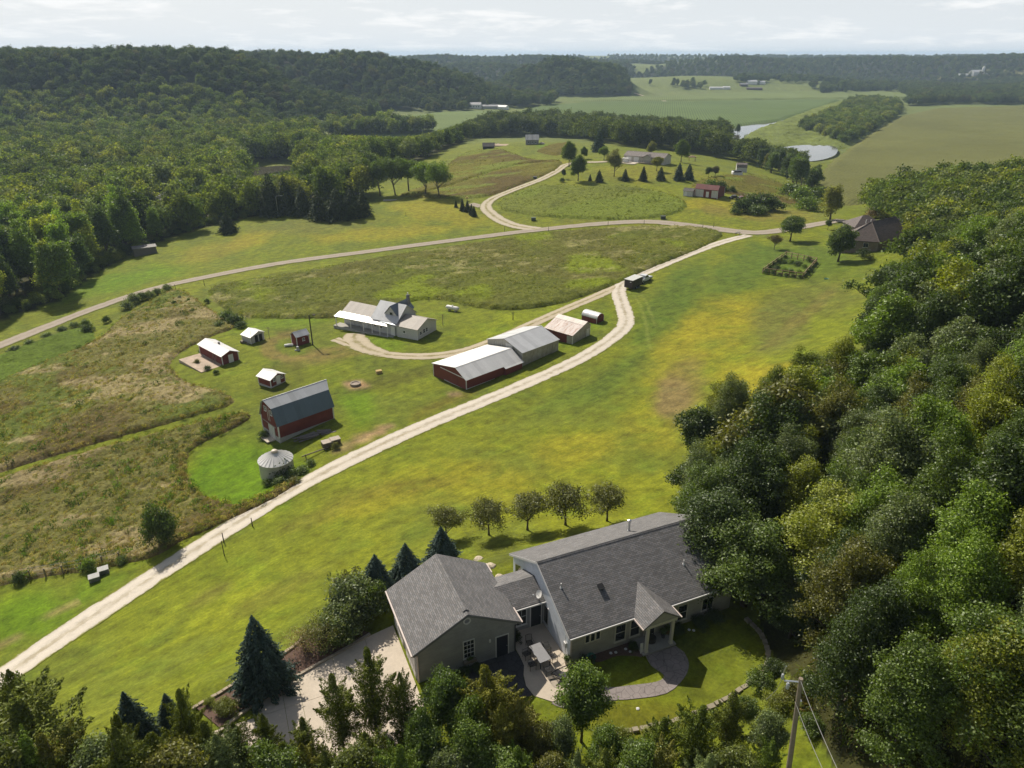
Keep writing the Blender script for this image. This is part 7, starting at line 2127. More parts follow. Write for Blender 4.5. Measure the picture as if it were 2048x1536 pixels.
    # boxes along the road
    for u, v, lab, c in ((1067,441,'dark green utility box beside the gravel road left of the oval meadow',(.05,.07,.05)),(1326,438,'dark utility box at the right tip of the oval meadow',(.05,.06,.05)),(1070,358,'dark box beside the knoll drive',(.05,.05,.05))):
        p = at((u, v)); q = MB(); q.box(-.8,-.6,0,.8,.6,1.05); q.slab([(-.86,-.66,1.06),(.86,-.66,1.06),(.86,.66,1.14),(-.86,.66,1.14)], .06); o = q.build('utility_box', plain('box ' + lab[:12], c, .6, .2), label=lab, cat='utility box'); o.location = p
    p = at((1475, 471)); Mx = empty('mailbox_stand', p, .4, 'pair of mailboxes on a plank at the road junction', 'mailbox')
    q = MB(); q.box(-1.1,-.15,.85,1.1,.15,.93)
    for x in (-.7, .7): q.box(x-.06,-.06,-.3,x+.06,.06,.85)
    q.build('stand', M_WOOD, Mx)
    for x in (-.6, .1):
        q = MB(); q.vpoly([(-.14,.94),(.14,.94),(.14,1.12),(.08,1.22),(-.08,1.22),(-.14,1.12)], 'x', x-.25, x+.25); q.build('mailbox', M_WHITE, Mx)
    pole((1479, 468), 458, .05, 'thin white-topped sign post at the junction', 'sign post', M_WHITE, None, 'sign_post')
    # grey hives by the lane
    for px, lab in (((190,1161),'grey box hive beside the lane, nearer one'), ((208,1146),'grey box hive beside the lane, farther one')):
        p = at(px); K = empty('hive', p, .55, lab, 'hive', 'box hives by the lane'); g = plain('hive grey', (.13,.13,.125), .8, .25)
        q = MB(); q.box(-.55,-.45,.12,.55,.45,.62); q.build('box', g, K); q = MB(); q.box(-.6,-.5,.625,.6,.5,.72); q.build('lid', plain('hive lid', (.33,.33,.31), .7, .2), K); q = MB(); q.box(-.6,-.4,-.1,-.4,.4,.118); q.box(.4,-.4,-.1,.6,.4,.118); q.build('skid', M_WOOD, K)
    # remains of a wire fence along the pasture
    def fence(pxs, lab, h=1.1, rails=2, post_r=.07):
        P = [hit(*q) for q in pxs]; Fo = empty('fence', tuple(P[0]), 0, lab, 'fence')
        pm = MB(); pm.tube([(0,0,-.3),(0,0,h)], post_r, 6); pmm = pm.mesh('fence post', M_WOOD)
        for p in P:
            o = bpy.data.objects.new('post', pmm); link(o, Fo); o.location = tuple(p - P[0])
        wm = MB(); wm.tube([(0,0,0),(1,0,0)], .016, 4); wmm = wm.mesh('fence wire', M_STEEL)
        for a, b_ in zip(P[:-1], P[1:]):
            for k in range(rails):
                z = h * (.45 + .45*k); d = b_ - a; L = float(np.linalg.norm(d))
                o = bpy.data.objects.new('wire', wmm); link(o, Fo); o.location = tuple(a - P[0] + np.array([0,0,z])); o.rotation_euler = (0, -math.asin(d[2]/L), math.atan2(d[1], d[0])); o.scale = (L, 1, 1)
        return Fo
    fence([(30,1163),(62,1157),(92,1153),(127,1147),(165,1141),(206,1128),(240,1120)], 'old post and wire fence along the foot of the rough pasture', 1.2, 3, .09)
    # fenced vegetable garden
    C = [hit(*q) for q in ((1525,547),(1605,558),(1632,527),(1571,514))]
    G = empty('garden_fence', tuple(C[0]), 0, 'square wooden rail fence round the vegetable garden', 'fence')
    pm = MB(); pm.box(-.09,-.09,-.3,.09,.09,1.55); pmm = pm.mesh('garden post', plain('garden post', (.16,.11,.07), .85, .25)); rmsh = MB(); rmsh.box(0,-.04,-.07,1,.04,.07); rmm = rmsh.mesh('garden rail', plain('garden rail', (.34,.24,.14), .85, .25))
    for i in range(4):
        a, b_ = C[i], C[(i+1) % 4]; n = (6, 4, 5, 5)[i]
        for k in range(n):
            p = a + (b_ - a) * k / n; o = bpy.data.objects.new('post', pmm); link(o, G); o.location = tuple(p - C[0])
        for z in (.75, 1.45):
            d = b_ - a; L = float(np.linalg.norm(d)); o = bpy.data.objects.new('rail', rmm); link(o, G); o.location = tuple(a - C[0] + np.array([0,0,z])); o.rotation_euler = (0, -math.asin(d[2]/L), math.atan2(d[1], d[0])); o.scale = (L, 1, 1)
    rr = random.Random(9)
    for i in range(4):
        a, b_ = C[i], C[(i+1) % 4]
        for k in range(6):
            if i == 2 and k > 1: continue
            p = a + (b_ - a) * (k + .5) / 6
            plant('bush', (p[0] + .2, p[1] - .1), rr.uniform(.9, 1.4), C_DARK * rr.uniform(.8, 1.2), 'leafy vine on the ' + ('near', 'right', 'far', 'left')[i] + ' rails of the garden fence, ' + ('first', 'second', 'third', 'fourth', 'fifth', 'sixth')[k] + ' clump', group='vines on the garden fence', rng=rr, wide=1.0)
    cc = sum(C) / 4
    for k in range(8):
        a, b_ = .16 + .22 * (k % 4) + rr.uniform(-.04, .04), (.3 if k < 4 else .68) + rr.uniform(-.05, .05); p = (C[0]*(1-a) + C[1]*a)*(1-b_) + (C[3]*(1-a) + C[2]*a)*b_
        plant('bush', (p[0], p[1]), rr.uniform(.8, 1.3), (C_LIME if k % 2 else C_DARK) * rr.uniform(.9, 1.15), ('leftmost', 'second', 'third', 'rightmost')[k % 4] + ' vegetable clump in the ' + ('near' if k < 4 else 'far') + ' row of the fenced garden', group='plants in the fenced garden', rng=rr, wide=1.5)
    p = at((1653, 558)); q = MB(); q.lathe([(.55,-.1),(.6,.12),(.52,.12),(.45,.05)], 20); o = q.build('green_trough', plain('green plastic', (.02,.10,.06), .5, .2), label='small dark green ring lying on the lawn near the garden', cat='trough'); o.location = p
    for i, (u, v, vt) in enumerate(((1693,577,561),(1704,572,557),(1716,585,567),(1731,573,560))):
        plant_to('young', u, v, vt, C_GREY, ['slim sapling, leftmost of four on the lawn', 'slim sapling at the back of the four', 'slim sapling nearest of the four on the lawn', 'slim sapling beside the edge of the wood'][i], group='saplings near the wood', wide=.55, rng=rr)
build_farm_things()

def build_farm_plants():
    R = random.Random(12)
    # bushes at the bin, along the road and in the pasture
    for u, v, h, c, lab, w in ((565,950,2.3,C_DARK,'dark bush pressed against the grain bin',1.0),(585,952,1.1,C_MID,'low bush right of the grain bin',1.4),(605,945,1.0,C_MID,'low vine mound between bin and log rail',1.5),(560,968,1.0,C_MID,'low vine mound in front of the bin',1.5),(535,970,.9,C_MID,'low vine mound at the left foot of the bin',1.4),(590,965,.9,C_OLIVE,'olive weeds in front of the bin',1.5),(622,930,.9,C_MID,'weeds at the lower end of the log rail',1.3),(672,897,1.0,C_OLIVE,'brown weeds grown up round the crates',1.0),
                            (528,875,1.3,C_DARK,'dark bush beside the white barn doors',1.0),(455,640,2.4,C_MID,'bushy green shrub at the corner of the pasture, left',1.2),(470,648,2.2,C_DARK,'dark shrub at the corner of the pasture, right',1.3),(440,655,1.6,C_GREY,'grey-green shrub in front of the corner shrubs',1.2),(482,655,1.5,C_DARK,'low dark shrub nearest the pale open shed',1.3),
                            (255,618,2.2,C_GREY,'roadside shrub, leftmost of the clump',1.1),(270,607,2.6,C_GREY,'tallest roadside shrub of the clump',1.2),(285,600,2.2,C_DARK,'third roadside shrub of the clump',1.1),(300,597,2.2,C_GREY,'fourth roadside shrub of the clump',1.0),(315,590,2.0,C_GREY,'roadside shrub near the end of the clump',1.0),(335,583,2.2,C_GREY,'separate roadside shrub nearest the marker post',.9),(214,645,1.8,C_DARK,'small dark shrub in the corner between road and pasture',.8),
                            (175,665,1.8,C_DARK,'dark thicket at the end of the hay strip',1.2),(172,652,1.6,C_MID,'green thicket beside the road above the hay strip',1.3),(60,690,1.2,C_MID,'low hedge shrub by the road at the left',1.8),(30,702,1.2,C_DARK,'dark hedge shrub by the road at the left margin',1.8),(95,676,1.2,C_MID,'low hedge shrub along the road',1.8),(125,664,1.3,C_DARK,'dark low hedge shrub along the road',1.6),(150,655,1.3,C_MID,'hedge shrub before the thicket',1.6),
                            (415,606,1.2,C_DARK,'small dark shrub on the pasture edge',.9),(360,600,1.1,C_DARK,'small shrub high in the pasture',.9),(350,610,1.2,C_DARK,'small shrub in the middle of the pasture top',.9),(378,604,1.0,C_MID,'small shrub near the pasture fence line',.9),(386,625,1.1,C_MID,'lone small shrub in the pasture',.9),
                            (395,728,1.0,C_OLIVE,'weeds along the concrete yard, left',1.0),(415,740,1.0,C_DARK,'weeds along the concrete yard, middle',1.0),(432,748,.9,C_DARK,'weeds along the concrete yard, right',1.0),(405,707,1.0,C_DARK,'dark weeds at the back of the red coop',1.0),
                            (180,1140,1.6,C_LIME,'leafy shrub behind the box hives',.9),(40,1165,1.4,C_DARK,'dark shrub at the left end of the old fence',.9),(245,1125,1.0,C_MID,'low shrub on the pasture edge by the lane',1.2),(10,1080,.5,C_LIME,'bright weed tuft low in the pasture at the left margin',1.2),(35,1083,.5,C_LIME,'bright weed tuft in the low pasture',1.2)):
        plant_px('bush', u, v, h, c, lab, rng=R, wide=w)
    plant_to('shrub', 330, 1094, 1008, C_DARK*1.1, 'dense small tree on the pasture edge casting shade on the lane', wide=.62, rng=R)
    TREES[-1][0].name = 'small_tree'; TREES[-1][0]['category'] = 'small tree'
    # lawn trees near the brown house
    plant_to('lawn', 1580, 482, 423, C_MID, 'round lawn tree beside the road junction', rng=R, wide=1.15, var=0)
    plant_to('lawn', 1676, 523, 447, C_MID*.9, 'round dark lawn tree before the brown hip-roofed house', rng=R, wide=1.1, var=1)
    plant_to('crab', 1548, 499, 469, alb(106,96,60), 'small brownish round tree beside the junction', rng=R, wide=1.0)
    plant_to('tall', 1660, 440, 357, C_LIGHT*1.1, 'airy yellow-green tree beyond the road by the brown house', rng=R, wide=1.25)
    plant_to('young', 1655, 460, 437, C_GREY, 'pale bush tree by the driveway of the brown house', rng=R, wide=1.3)
    plant_to('lawn', 1800, 440, 392, C_GREY*.9, 'rounded grey-green tree behind the brown house', rng=R, wide=1.2)
    # the knoll: maples, spruces and lawn trees
    for i, (u, v, vt) in enumerate(((665,400,345),(700,398,335),(731,394,318),(762,392,312),(792,390,308),(818,386,310),(850,392,318),(880,395,318))):
        plant_to('maple', u, v, vt, C_MID if i < 5 else C_LIME*.95, ['first maple from left in the row by the river lawn','second maple from left in the row','third maple from left in the row','fourth maple from left in the row','fifth maple from left in the row','sixth maple from left in the row','lighter maple, next to last in the row','pale green maple at the right end of the row'][i], group='row of maples by the river lawn', rng=R, wide=.95)
    for i, (u, v, vt, w) in enumerate(((545,432,346,1.0),(575,430,350,.9),(608,432,370,1.1),(640,440,382,1.1),(675,440,375,1.2),(705,437,372,1.1),(728,432,380,1.0))):
        plant_to('pine', u, v, vt, C_FIR*1.0, ['tall dark pine, leftmost of the grove','second dark pine of the grove','dark spruce-like pine, third of the grove','fourth dark pine of the grove','broad dark pine in the middle right of the grove','sixth dark pine of the grove','dark pine at the right end of the grove'][i], group='grove of dark pines', rng=R, wide=w*1.5)
    plant_to('fir', 457, 466, 424, C_FIR, 'lone round dark cedar on the far lawn edge', rng=R, wide=1.35)
    for i, (u, v) in enumerate(((912,415),(925,422),(935,424),(943,430),(948,433))):
        plant_to('fir', u, v, v - (15 if i == 0 else 26 - i), C_FIR, ['small separate cedar left of the clipped row','first cedar of the clipped row','second cedar of the clipped row','third cedar of the clipped row','last cedar of the clipped row by the drive'][i], group='clipped cedar row by the drive', rng=R, wide=.75)
    plant_to('crab', 934, 402, 393, alb(196,186,160), 'pale flowering bush behind the clipped cedars', rng=R, wide=1.0)
    for u, v, vt, kd, c, lab, w in ((1138,334,280,'lawn',C_MID,'tall leafy tree at the bend of the knoll drive, left of a pair',.85),(1156,362,307,'lawn',C_MID*.95,'tall leafy tree at the bend of the knoll drive, right of a pair',.85),(1127,358,336,'young',C_DARK*.8,'small dark tree left of the paired drive trees',1.0),(1124,364,355,'bush',C_DARK,'tiny shrub beside the knoll drive',.9),(1168,318,292,'lawn',C_MID*.9,'rounded small tree behind the paired drive trees',.9),
                                 (1197,304,260,'fir',C_BLUE*.9,'tall blue-grey spruce in front of the dark belt',.95),(1208,320,287,'lawn',C_LIME*.9,'small yellow-green tree beside the tall spruce',.9),(1228,353,300,'maple',alb(122,124,70),'airy grey-brown tree left of the ranch house',1.0),(1313,342,308,'lawn',C_LIGHT*.95,'round olive tree at the right of the ranch house front',.95),(1302,312,281,'lawn',C_LIGHT*.85,'tree behind the ranch house',1.0),
                                 (1362,324,277,'lawn',C_MID,'tall oval tree right of the ranch house',.95),(1180,362,348,'fir',C_FIR*1.1,'small spruce, first of the knoll row',.8),(1198,364,339,'fir',C_FIR,'second spruce of the knoll row',1.0),(1250,362,337,'fir',C_FIR*1.1,'third spruce of the knoll row',.85),(1286,362,332,'fir',C_FIR*.9,'fourth spruce of the knoll row',.95),(1321,361,333,'fir',C_FIR*1.2,'fifth spruce of the knoll row',.95),(1357,361,325,'fir',C_BLUE*.8,'sixth spruce of the knoll row, left of the close pair',1.0),(1377,360,327,'fir',C_BLUE*.8,'last spruce of the knoll row, right of the close pair',1.0),
                                 (1417,354,331,'young',C_DARK*.8,'dark small tree left of the red boat',1.3),(1430,353,328,'lawn',alb(92,92,52),'bushy tree above the red boat',1.0)):
        plant_to(kd, u, v, vt, c, lab, rng=R, wide=w)
    for u, v, h, c, lab, w in ((1480,424,4.5,C_DARK,'left end of the dark thicket beside the parked cars',1.2),(1500,420,5.2,C_DARK,'middle of the dark thicket beside the parked cars',1.3),(1522,418,6.0,C_DARK*.9,'tall right side of the dark thicket beside the parked cars',1.2),(1540,420,5.0,C_DARK,'right end of the dark thicket beside the parked cars',1.2),(1510,428,3.6,C_MID,'front of the dark thicket beside the parked cars',1.5),(1468,428,2.2,C_MID,'low outlying shrub left of the thicket',1.2),(1420,380,4.0,C_LIME*.8,'green shrub behind the red shed, left',1.2),(1440,381,4.0,C_DARK,'dark shrub behind the red shed, right',1.2),(1464,386,2.6,C_DARK,'dark shrub right of the red shed',1.0),
                            (1580,392,6,C_MID,'shrubby tree on the slope above the maize field, upper',1.2),(1600,405,6,C_LIME*.9,'bright shrubby tree on the slope above the maize field',1.1),(1615,420,5,C_LIME*.85,'bright shrub low on the slope above the maize field',1.3),(1632,400,5,C_MID,'shrub at the lower corner of the maize field',1.3),(1745,436,3.0,alb(120,104,66),'reddish shrub behind the brown house roof',1.4),(1765,436,3.0,C_YEL*.8,'yellow-green shrub behind the brown house',1.4),(1738,520,1.6,C_YEL*.9,'bright round shrub at the foundation of the brown house',1.3),(1725,512,2.0,C_DARK*.7,'dark foundation shrub under the lawn tree',1.4)):
        plant_px('bush', u, v, h, c, lab, rng=R, wide=w)
build_farm_plants()
# ---- houses and sheds beyond the road ---------------------------------------------------------------
def build_far():
    def at(px): p = hit(*px); return (p[0], p[1], p[2])
    # brown hip-roofed house
    z0 = 7.1
    Hh = empty('hip_roof_house', (97.5, 186.7, z0), 0, 'brown hip-roofed brick house at the edge of the right-hand wood', 'house')
    brick = siding('tan brick', (.23,.185,.145), .25, False, .9, .2, .2); rf = shingle('brown shingles', (.105,.082,.074), .17, .5, .3)
    def rel(x, y, z): return (x - 97.5, y - 186.7, z)
    FL, FR, E = rel(88.8,189.9,2.7), rel(97.5,186.7,2.7), rel(109.0,194.0,2.7); Pk, Q = rel(97.3,192.7,6.9), rel(107.0,199.0,6.9); BL, BR = rel(94.5,199.0,2.7), rel(103.5,204.5,2.7)
    roof_slab('roof', [FL, FR, Pk], .14, rf, Hh); roof_slab('roof', [FR, E, Pk], .14, rf, Hh); roof_slab('roof', [E, Q, Pk], .14, rf, Hh)
    roof_slab('roof', [FL, Pk, BL], .14, rf, Hh); roof_slab('roof', [BL, Pk, Q], .14, rf, Hh); roof_slab('roof', [BL, Q, BR], .14, rf, Hh); roof_slab('roof', [E, BR, Q], .14, rf, Hh)
    def ins(p, f=.94):
        c = rel(98.6,194.8,0); return (c[0]+(p[0]-c[0])*f, c[1]+(p[1]-c[1])*f)
    w = MB(); w.prism([ins(q) for q in (FL, FR, E, BR, BL)], -1.5, 2.6); w.build('wall', brick, Hh)
    cap = MB()
    for A_, B_ in ((FL, Pk), (FR, Pk), (Pk, Q)): cap.tube([(A_[0],A_[1],A_[2]+.02),(B_[0],B_[1],B_[2]+.03)], .10, 5)
    cap.build('ridge_cap', plain('brown ridge cap', (.15,.12,.105), .9, .15), Hh)
    gt = MB(); gt.tube([(FL[0],FL[1],2.6),(FR[0],FR[1],2.6),(E[0],E[1],2.6)], .09, 5); gt.build('gutter', plain('brown gutter', (.12,.09,.075), .6, .1), Hh)
    an = math.atan2(FR[1]-FL[1], FR[0]-FL[0]); m0, m1 = np.array(ins(FL)), np.array(ins(FR))
    for t in (.30, .66):
        q = m0 + (m1-m0)*t; window(Hh, (q[0], q[1], .9), an, 1.3, 1.25, M_TRIM, bars=(1,0))
    # wing behind on the left
    def hipbox(cx, cy, a, hx, hy, ze, zr, wall):
        ca, sa = math.cos(a), math.sin(a)
        def P(x, y, z): return rel(cx + x*ca - y*sa, cy + x*sa + y*ca, z)
        A,B,C_,D = P(-hx,-hy,ze),P(hx,-hy,ze),P(hx,hy,ze),P(-hx,hy,ze); R0,R1 = P(-hx+hy,0,zr),P(hx-hy,0,zr)
        for q in ([A,B,R1,R0],[C_,D,R0,R1],[D,A,R0],[B,C_,R1]): roof_slab('roof', q, .12, rf, Hh)
        w = MB(); w.prism([P(x,y,0)[:2] for x, y in ((-hx+.4,-hy+.4),(hx-.4,-hy+.4),(hx-.4,hy-.4),(-hx+.4,hy-.4))], -2, ze-.1); w.build('wall', wall, Hh)
    hipbox(103.2, 208.5, .05, 4.8, 4.0, 2.7, 5.4, brick); hipbox(112.0, 203.5, .3, 6.5, 4.2, 2.7, 5.6, brick)
    for x, y, z in ((-1.2,7.0,6.6),(.4,7.6,6.5),(5.0,9.5,6.2)):
        q = MB(); q.lathe([(.12,-.5),(.12,.5),(.18,.55)], 8, (x,y,z)); q.build('roof_vent', M_WHITE, Hh)
    # red shed with white doors
    a, b_ = np.array(at((1389.7,392.4))), np.array(at((1434,398.2))); L = float(np.hypot(*(b_-a)[:2])); an = math.atan2(b_[1]-a[1], b_[0]-a[0])
    Rr = empty('red_shed', tuple(a), an, 'red shed with two wide white doors below the ranch house', 'shed')
    w = MB(); w.vpoly([(0,-.8),(9,-.8),(9,3.0),(1.3,4.4),(0,3.0)], 'x', 0, L); w.build('wall', M_RED, Rr)
    roof_slab('roof', [(-.2,-.25,2.98),(L+.2,-.25,2.98),(L+.2,1.3,4.62),(-.2,1.3,4.62)], .1, ribbed_roof('dull red roof', (.17,.045,.04), 'X', .3, .6, .1), Rr)
    roof_slab('roof', [(-.2,1.302,4.62),(L+.2,1.302,4.62),(L+.2,9.2,3.15),(-.2,9.2,3.15)], .1, ribbed_roof('dull red roof', (.17,.045,.04), 'X', .3, .6, .1), Rr)
    for x0, x1 in ((.25, L*.37), (L*.73, L-.2)):
        q = MB(); q.box(x0,-.06,.05,x1,-.005,2.75); d = q.build('shed_door', M_WHITEWALL, Rr); q = MB(); q.box((x0+x1)/2-.04,-.075,.05,(x0+x1)/2+.04,-.062,2.7); q.build('door_joint', M_FOUND, d)
    door(Rr, (L*.55,-.002,.05), 0, .95, 2.0, M_WHITE)
    c = MB()
    for x in (0, L): c.box(x-.1,-.08,-.3,x+.1,-.004,2.95)
    c.box(L+.002,8.9,-.3,L+.08,9.08,3.0); c.build('corner_trim', M_WHITE, Rr)
    # small white annex left of it
    p = at((1386,391)); An = gable('annex_shed', (p[0]-3.2, p[1]+1.5), math.degrees(an), p[2], 4.2, 2.0, 2.0, 1.9, 1.9, 2.8, M_WHITEWALL, shingle('dark shingles', (.06,.055,.055), .2, .5, .3), 'small white hut at the left end of the red shed', 'shed', corners=False)
    door(An, (1.2,-1.752,0), 0, .9, 1.7, M_WHITE)
    # cars by the thicket
    def car(px, rz, col, lab, l=4.4):
        K = empty('parked_car', at(px), rz, lab, 'car'); m = plain('paint ' + lab[:18], col, .3, .1, spec=.6); h = l/2
        q = MB(); q.vpoly([(-h,.35),(-h,.82),(-h*.55,.92),(h*.45,.90),(h*.95,.72),(h,.4)], 'y', -.85, .85); q.build('body', m, K, bevel=.05)
        q = MB(); q.vpoly([(-h*.72,.9),(-h*.5,1.36),(h*.12,1.38),(h*.48,.9)], 'y', -.74, .74); q.build('cabin', glass_mat(), K, bevel=.04); q = MB(); q.vpoly([(-h*.5,1.37),(-h*.48,1.43),(h*.1,1.44),(h*.12,1.385)], 'y', -.7, .7); q.build('roof', m, K)
        t = MB(); t.tube([(0,-.1,0),(0,.1,0)], .32, 12); tm = t.mesh('car tyre', plain('tyre rubber', (.02,.02,.02), .9))
        for x in (-h*.6, h*.6):
            for y in (-.78, .78): o = bpy.data.objects.new('wheel', tm); link(o, K); o.location = (x, y, .32)
    car((1484,400), .25, (.20,.035,.045), 'dull red parked car by the dark thicket'); car((1470,398), .1, (.02,.02,.022), 'black parked car half hidden by the dull red one')
    # camper and gambrel shed
    p = at((1473,352)); K = empty('camper', p, math.radians(8), 'small white camper with dark roof beside the gambrel shed', 'camper')
    q = MB(); q.vpoly([(-2.3,.4),(2.3,.4),(2.3,2.0),(1.9,2.3),(-1.9,2.3),(-2.3,1.9)], 'y', -1.1, 1.1); q.build('body', M_WHITE, K); q = MB(); q.slab([(-2.0,-1.15,2.35),(2.0,-1.15,2.35),(2.0,1.15,2.45),(-2.0,1.15,2.45)], .1); q.slab([(-1.7,-1.16,1.75),(1.7,-1.16,1.75),(1.7,-1.12,2.3),(-1.7,-1.12,2.3)], .03); q.build('roof', M_BLACK, K)
    t = MB(); t.tube([(0,-1.15,.35),(0,1.15,.35)], .35, 10); t.build('wheel', plain('tyre rubber', (.02,.02,.02), .9), K)
    p = at((1482,343)); K = empty('gambrel_shed', p, math.radians(-12), 'grey gambrel garden shed at the edge of the tree belt', 'shed')
    W, zE, kA, zK, zR, L = 2.5, 2.3, 1.7, 3.6, 4.3, 5.2; pf = [(-W+.1,-.6),(W-.1,-.6),(W-.1,zE),(kA,zK-.1),(0,zR-.12),(-kA,zK-.1),(-W+.1,zE)]
    q = MB(); q.vpoly(pf, 'x', -L/2+.05, L/2-.05); q.build('wall', M_WHITEWALL, K)
    grs = shingle('grey brown shingles', (.16,.13,.12), .2, .5, .3)
    for s in (-1,1):
        roof_slab('roof', [(-L/2,s*W,zE-.1),(L/2,s*W,zE-.1),(L/2,s*kA,zK),(-L/2,s*kA,zK)], .08, grs, K); roof_slab('roof', [(-L/2,s*kA,zK+.002),(L/2,s*kA,zK+.002),(L/2,s*.001,zR),(-L/2,s*.001,zR)], .08, grs, K)
    door(K, (L/2-.048,0,0), PI/2, 1.6, 2.0, M_WHITE)
    p = at((1437,356)); q = MB(); q.vpoly([(-2.4,.45),(-1.9,.1),(1.9,.1),(2.4,.5),(1.8,.42),(-1.8,.42)], 'y', -.55, .55); o = q.build('red_boat', plain('red hull', (.45,.035,.02), .4, .1), label='bright red small boat lying on the lawn', cat='boat', bevel=.08); o.location = p; o.rotation_euler.z = .1
    # ranch house on the knoll
    a, b_ = np.array(at((1246,322))), np.array(at((1328,331))); an = math.atan2(b_[1]-a[1], b_[0]-a[0]); L = float(np.hypot(*(b_-a)[:2]))
    K = gable('ranch_house', (a[0]-math.sin(an)*4.8, a[1]+math.cos(an)*4.8), math.degrees(an), a[2], L, 4.9, 4.9, 2.7, 2.7, 4.4, siding('cream siding', (.42,.40,.35), .2), shingle('taupe shingles', (.150,.130,.120), .2, .5, .25), 'long cream ranch house with taupe roof and front deck on the knoll', 'house', oh=.35, corners=False)
    for x in (L*.14, L*.32):
        q = MB(); q.box(x-1.3,-4.62,0,x+1.3,-4.555,2.3); q.build('garage_door', M_WHITE, K)
    for x in (L*.55, L*.66, L*.8, L*.9): window(K, (x,-4.55,.8), 0, 1.4, 1.3, M_WHITE, bars=(1,0))
    q = MB(); q.vpoly([(L*.50,.05),(L*.70,.05),(L*.70,2.3),(L*.60,3.7),(L*.50,2.3)], 'y', -5.6, -4.56); q.build('gable_bay', siding('cream siding', (.42,.40,.35), .2), K)
    for s in (-1,1): roof_slab('porch_roof', [(L*.60,-6.0,3.9),(L*.60,-2.5,3.9),(L*.60+s*L*.125,-2.5,2.35),(L*.60+s*L*.125,-6.0,2.35)], .1, shingle('taupe shingles', (.150,.130,.120), .2, .5, .25), K)
    q = MB(); q.box(L*.44,-7.6,-.4,L*.80,-5.61,.35); q.build('deck', M_WOOD, K)
    q = MB()
    for k in range(9):
        x = L*.44 + (L*.36)*k/8; q.box(x-.05,-7.6,.36,x+.05,-7.5,1.35)
    q.box(L*.44,-7.62,1.352,L*.80,-7.48,1.42); q.build('deck_rail', M_WOOD, K)
    q = MB(); q.box(-.5,-12,-.3,L*.42,-4.7,.06); q.build('apron', M_CONC, K)
    p = at((1251,325)); q = MB(); q.box(-1.6,-1.0,.4,1.6,1.0,2.1); 
    o = q.build('white_trailer', M_WHITE, label='small white trailer parked left of the ranch house', cat='trailer'); o.location = p; o.rotation_euler.z = an
    p = at((1384,322)); q = MB(); q.box(-1.9,-1.2,2.0,1.9,1.2,2.2); q.slab([(-2.2,-1.5,2.2),(2.2,-1.5,2.2),(0,0,3.0)], .05); q.slab([(2.2,-1.5,2.2),(2.2,1.5,2.2),(0,0,3.0)], .05); q.slab([(2.2,1.5,2.2),(-2.2,1.5,2.2),(0,0,3.0)], .05); q.slab([(-2.2,1.5,2.2),(-2.2,-1.5,2.2),(0,0,3.0)], .05)
    for x in (-1.7,1.7):
        for y in (-1,1): q.box(x-.08,y-.08,-.3,x+.08,y+.08,2.0)
    o = q.build('gazebo', plain('gazebo brown', (.22,.14,.09), .8, .2), label='small brown open gazebo under the belt right of the ranch house', cat='gazebo'); o.location = p
    # huts on the far knoll
    p = at((1064,289)); K = gable('grey_hut', (p[0]-4, p[1]+3), 0, p[2], 8.2, 3.6, 3.6, 2.6, 2.6, 5.4, siding('pale grey boards', (.20,.20,.20), .3, True), ribbed_roof('pale grey roof', (.26,.27,.27), 'X', .6, .6, .2, var=.2), 'pale grey hut with steep roof before the dark tree belt', 'hut', corners=False)
    for x in (2.0,4.1,6.2): window(K, (x,-3.352,.7), 0, .9, 1.2, M_WHITE, bars=(0,1))
    p = at((977,300)); K = gable('dark_hut', (p[0]-3.6, p[1]+2), 0, p[2], 7.2, 2.6, 2.6, 2.0, 2.0, 3.9, plain('dark hut wall', (.03,.03,.032), .9), shingle('dark shingles', (.06,.055,.055), .2, .5, .3), 'dark low hut on the crest of the brown knoll', 'hut', corners=False)
    q = MB(); q.box(.4,-2.5,.1,6.8,-2.36,.3); q.build('sill', M_FOUND, K)
    for px, lab, c in (((987,289),'pale rubble heap behind the dark hut',(.36,.30,.25)),((1084,288),'pale boulder right of the grey hut',(.42,.36,.30)),((996,290),'second pale heap behind the dark hut',(.30,.25,.2))): rock('heap', at(px), 1.6, 7 + int(px[0]), plain('heap ' + lab[:10], c, .9, .3, 1), lab, 'heap')
    p = at((1010,290)); q = MB(); q.lathe([(5,-.4),(4.6,.12)], 14); o = q.build('bare_ground', plain('bare soil', (.36,.27,.19), .95, .25, .4), kind='structure', label='patch of bare pale soil by the far huts'); o.location = p; o.scale = (2.2, 1, 1)
    # grey shed at the riverside wood, bridge rail, yard lamp
    a, b_ = np.array(at((268,514))), np.array(at((316,505))); an = math.atan2(b_[1]-a[1], b_[0]-a[0]); L = float(np.hypot(*(b_-a)[:2]))
    K = gable('dim_shed', (a[0]-math.sin(an)*2.2, a[1]+math.cos(an)*2.2), math.degrees(an), a[2], L, 2.5, 4.2, 2.7, 2.2, 3.2, siding('dim grey boards', (.15,.135,.12), .3, True), ribbed_roof('dim roof', (.12,.115,.11), 'X', .4, .7, .1), 'dim grey shed in the shade of the riverside wood', 'shed', corners=False)
    p0, p1 = np.array([*at_z(308,404,-6.5), -6.5]), np.array([*at_z(345,387,-6.0), -6.0]); d = p1 - p0; L = float(np.hypot(*d[:2]))
    K = empty('road_bridge', (p0[0], p0[1], p0[2]), math.atan2(d[1], d[0]), 'pale bridge rail showing between the riverside trees', 'bridge'); L2 = L * 1.6
    q = MB(); q.box(-L*.3,-4,-1.2,L2,4,-.7); q.build('deck', M_CONC2, K)
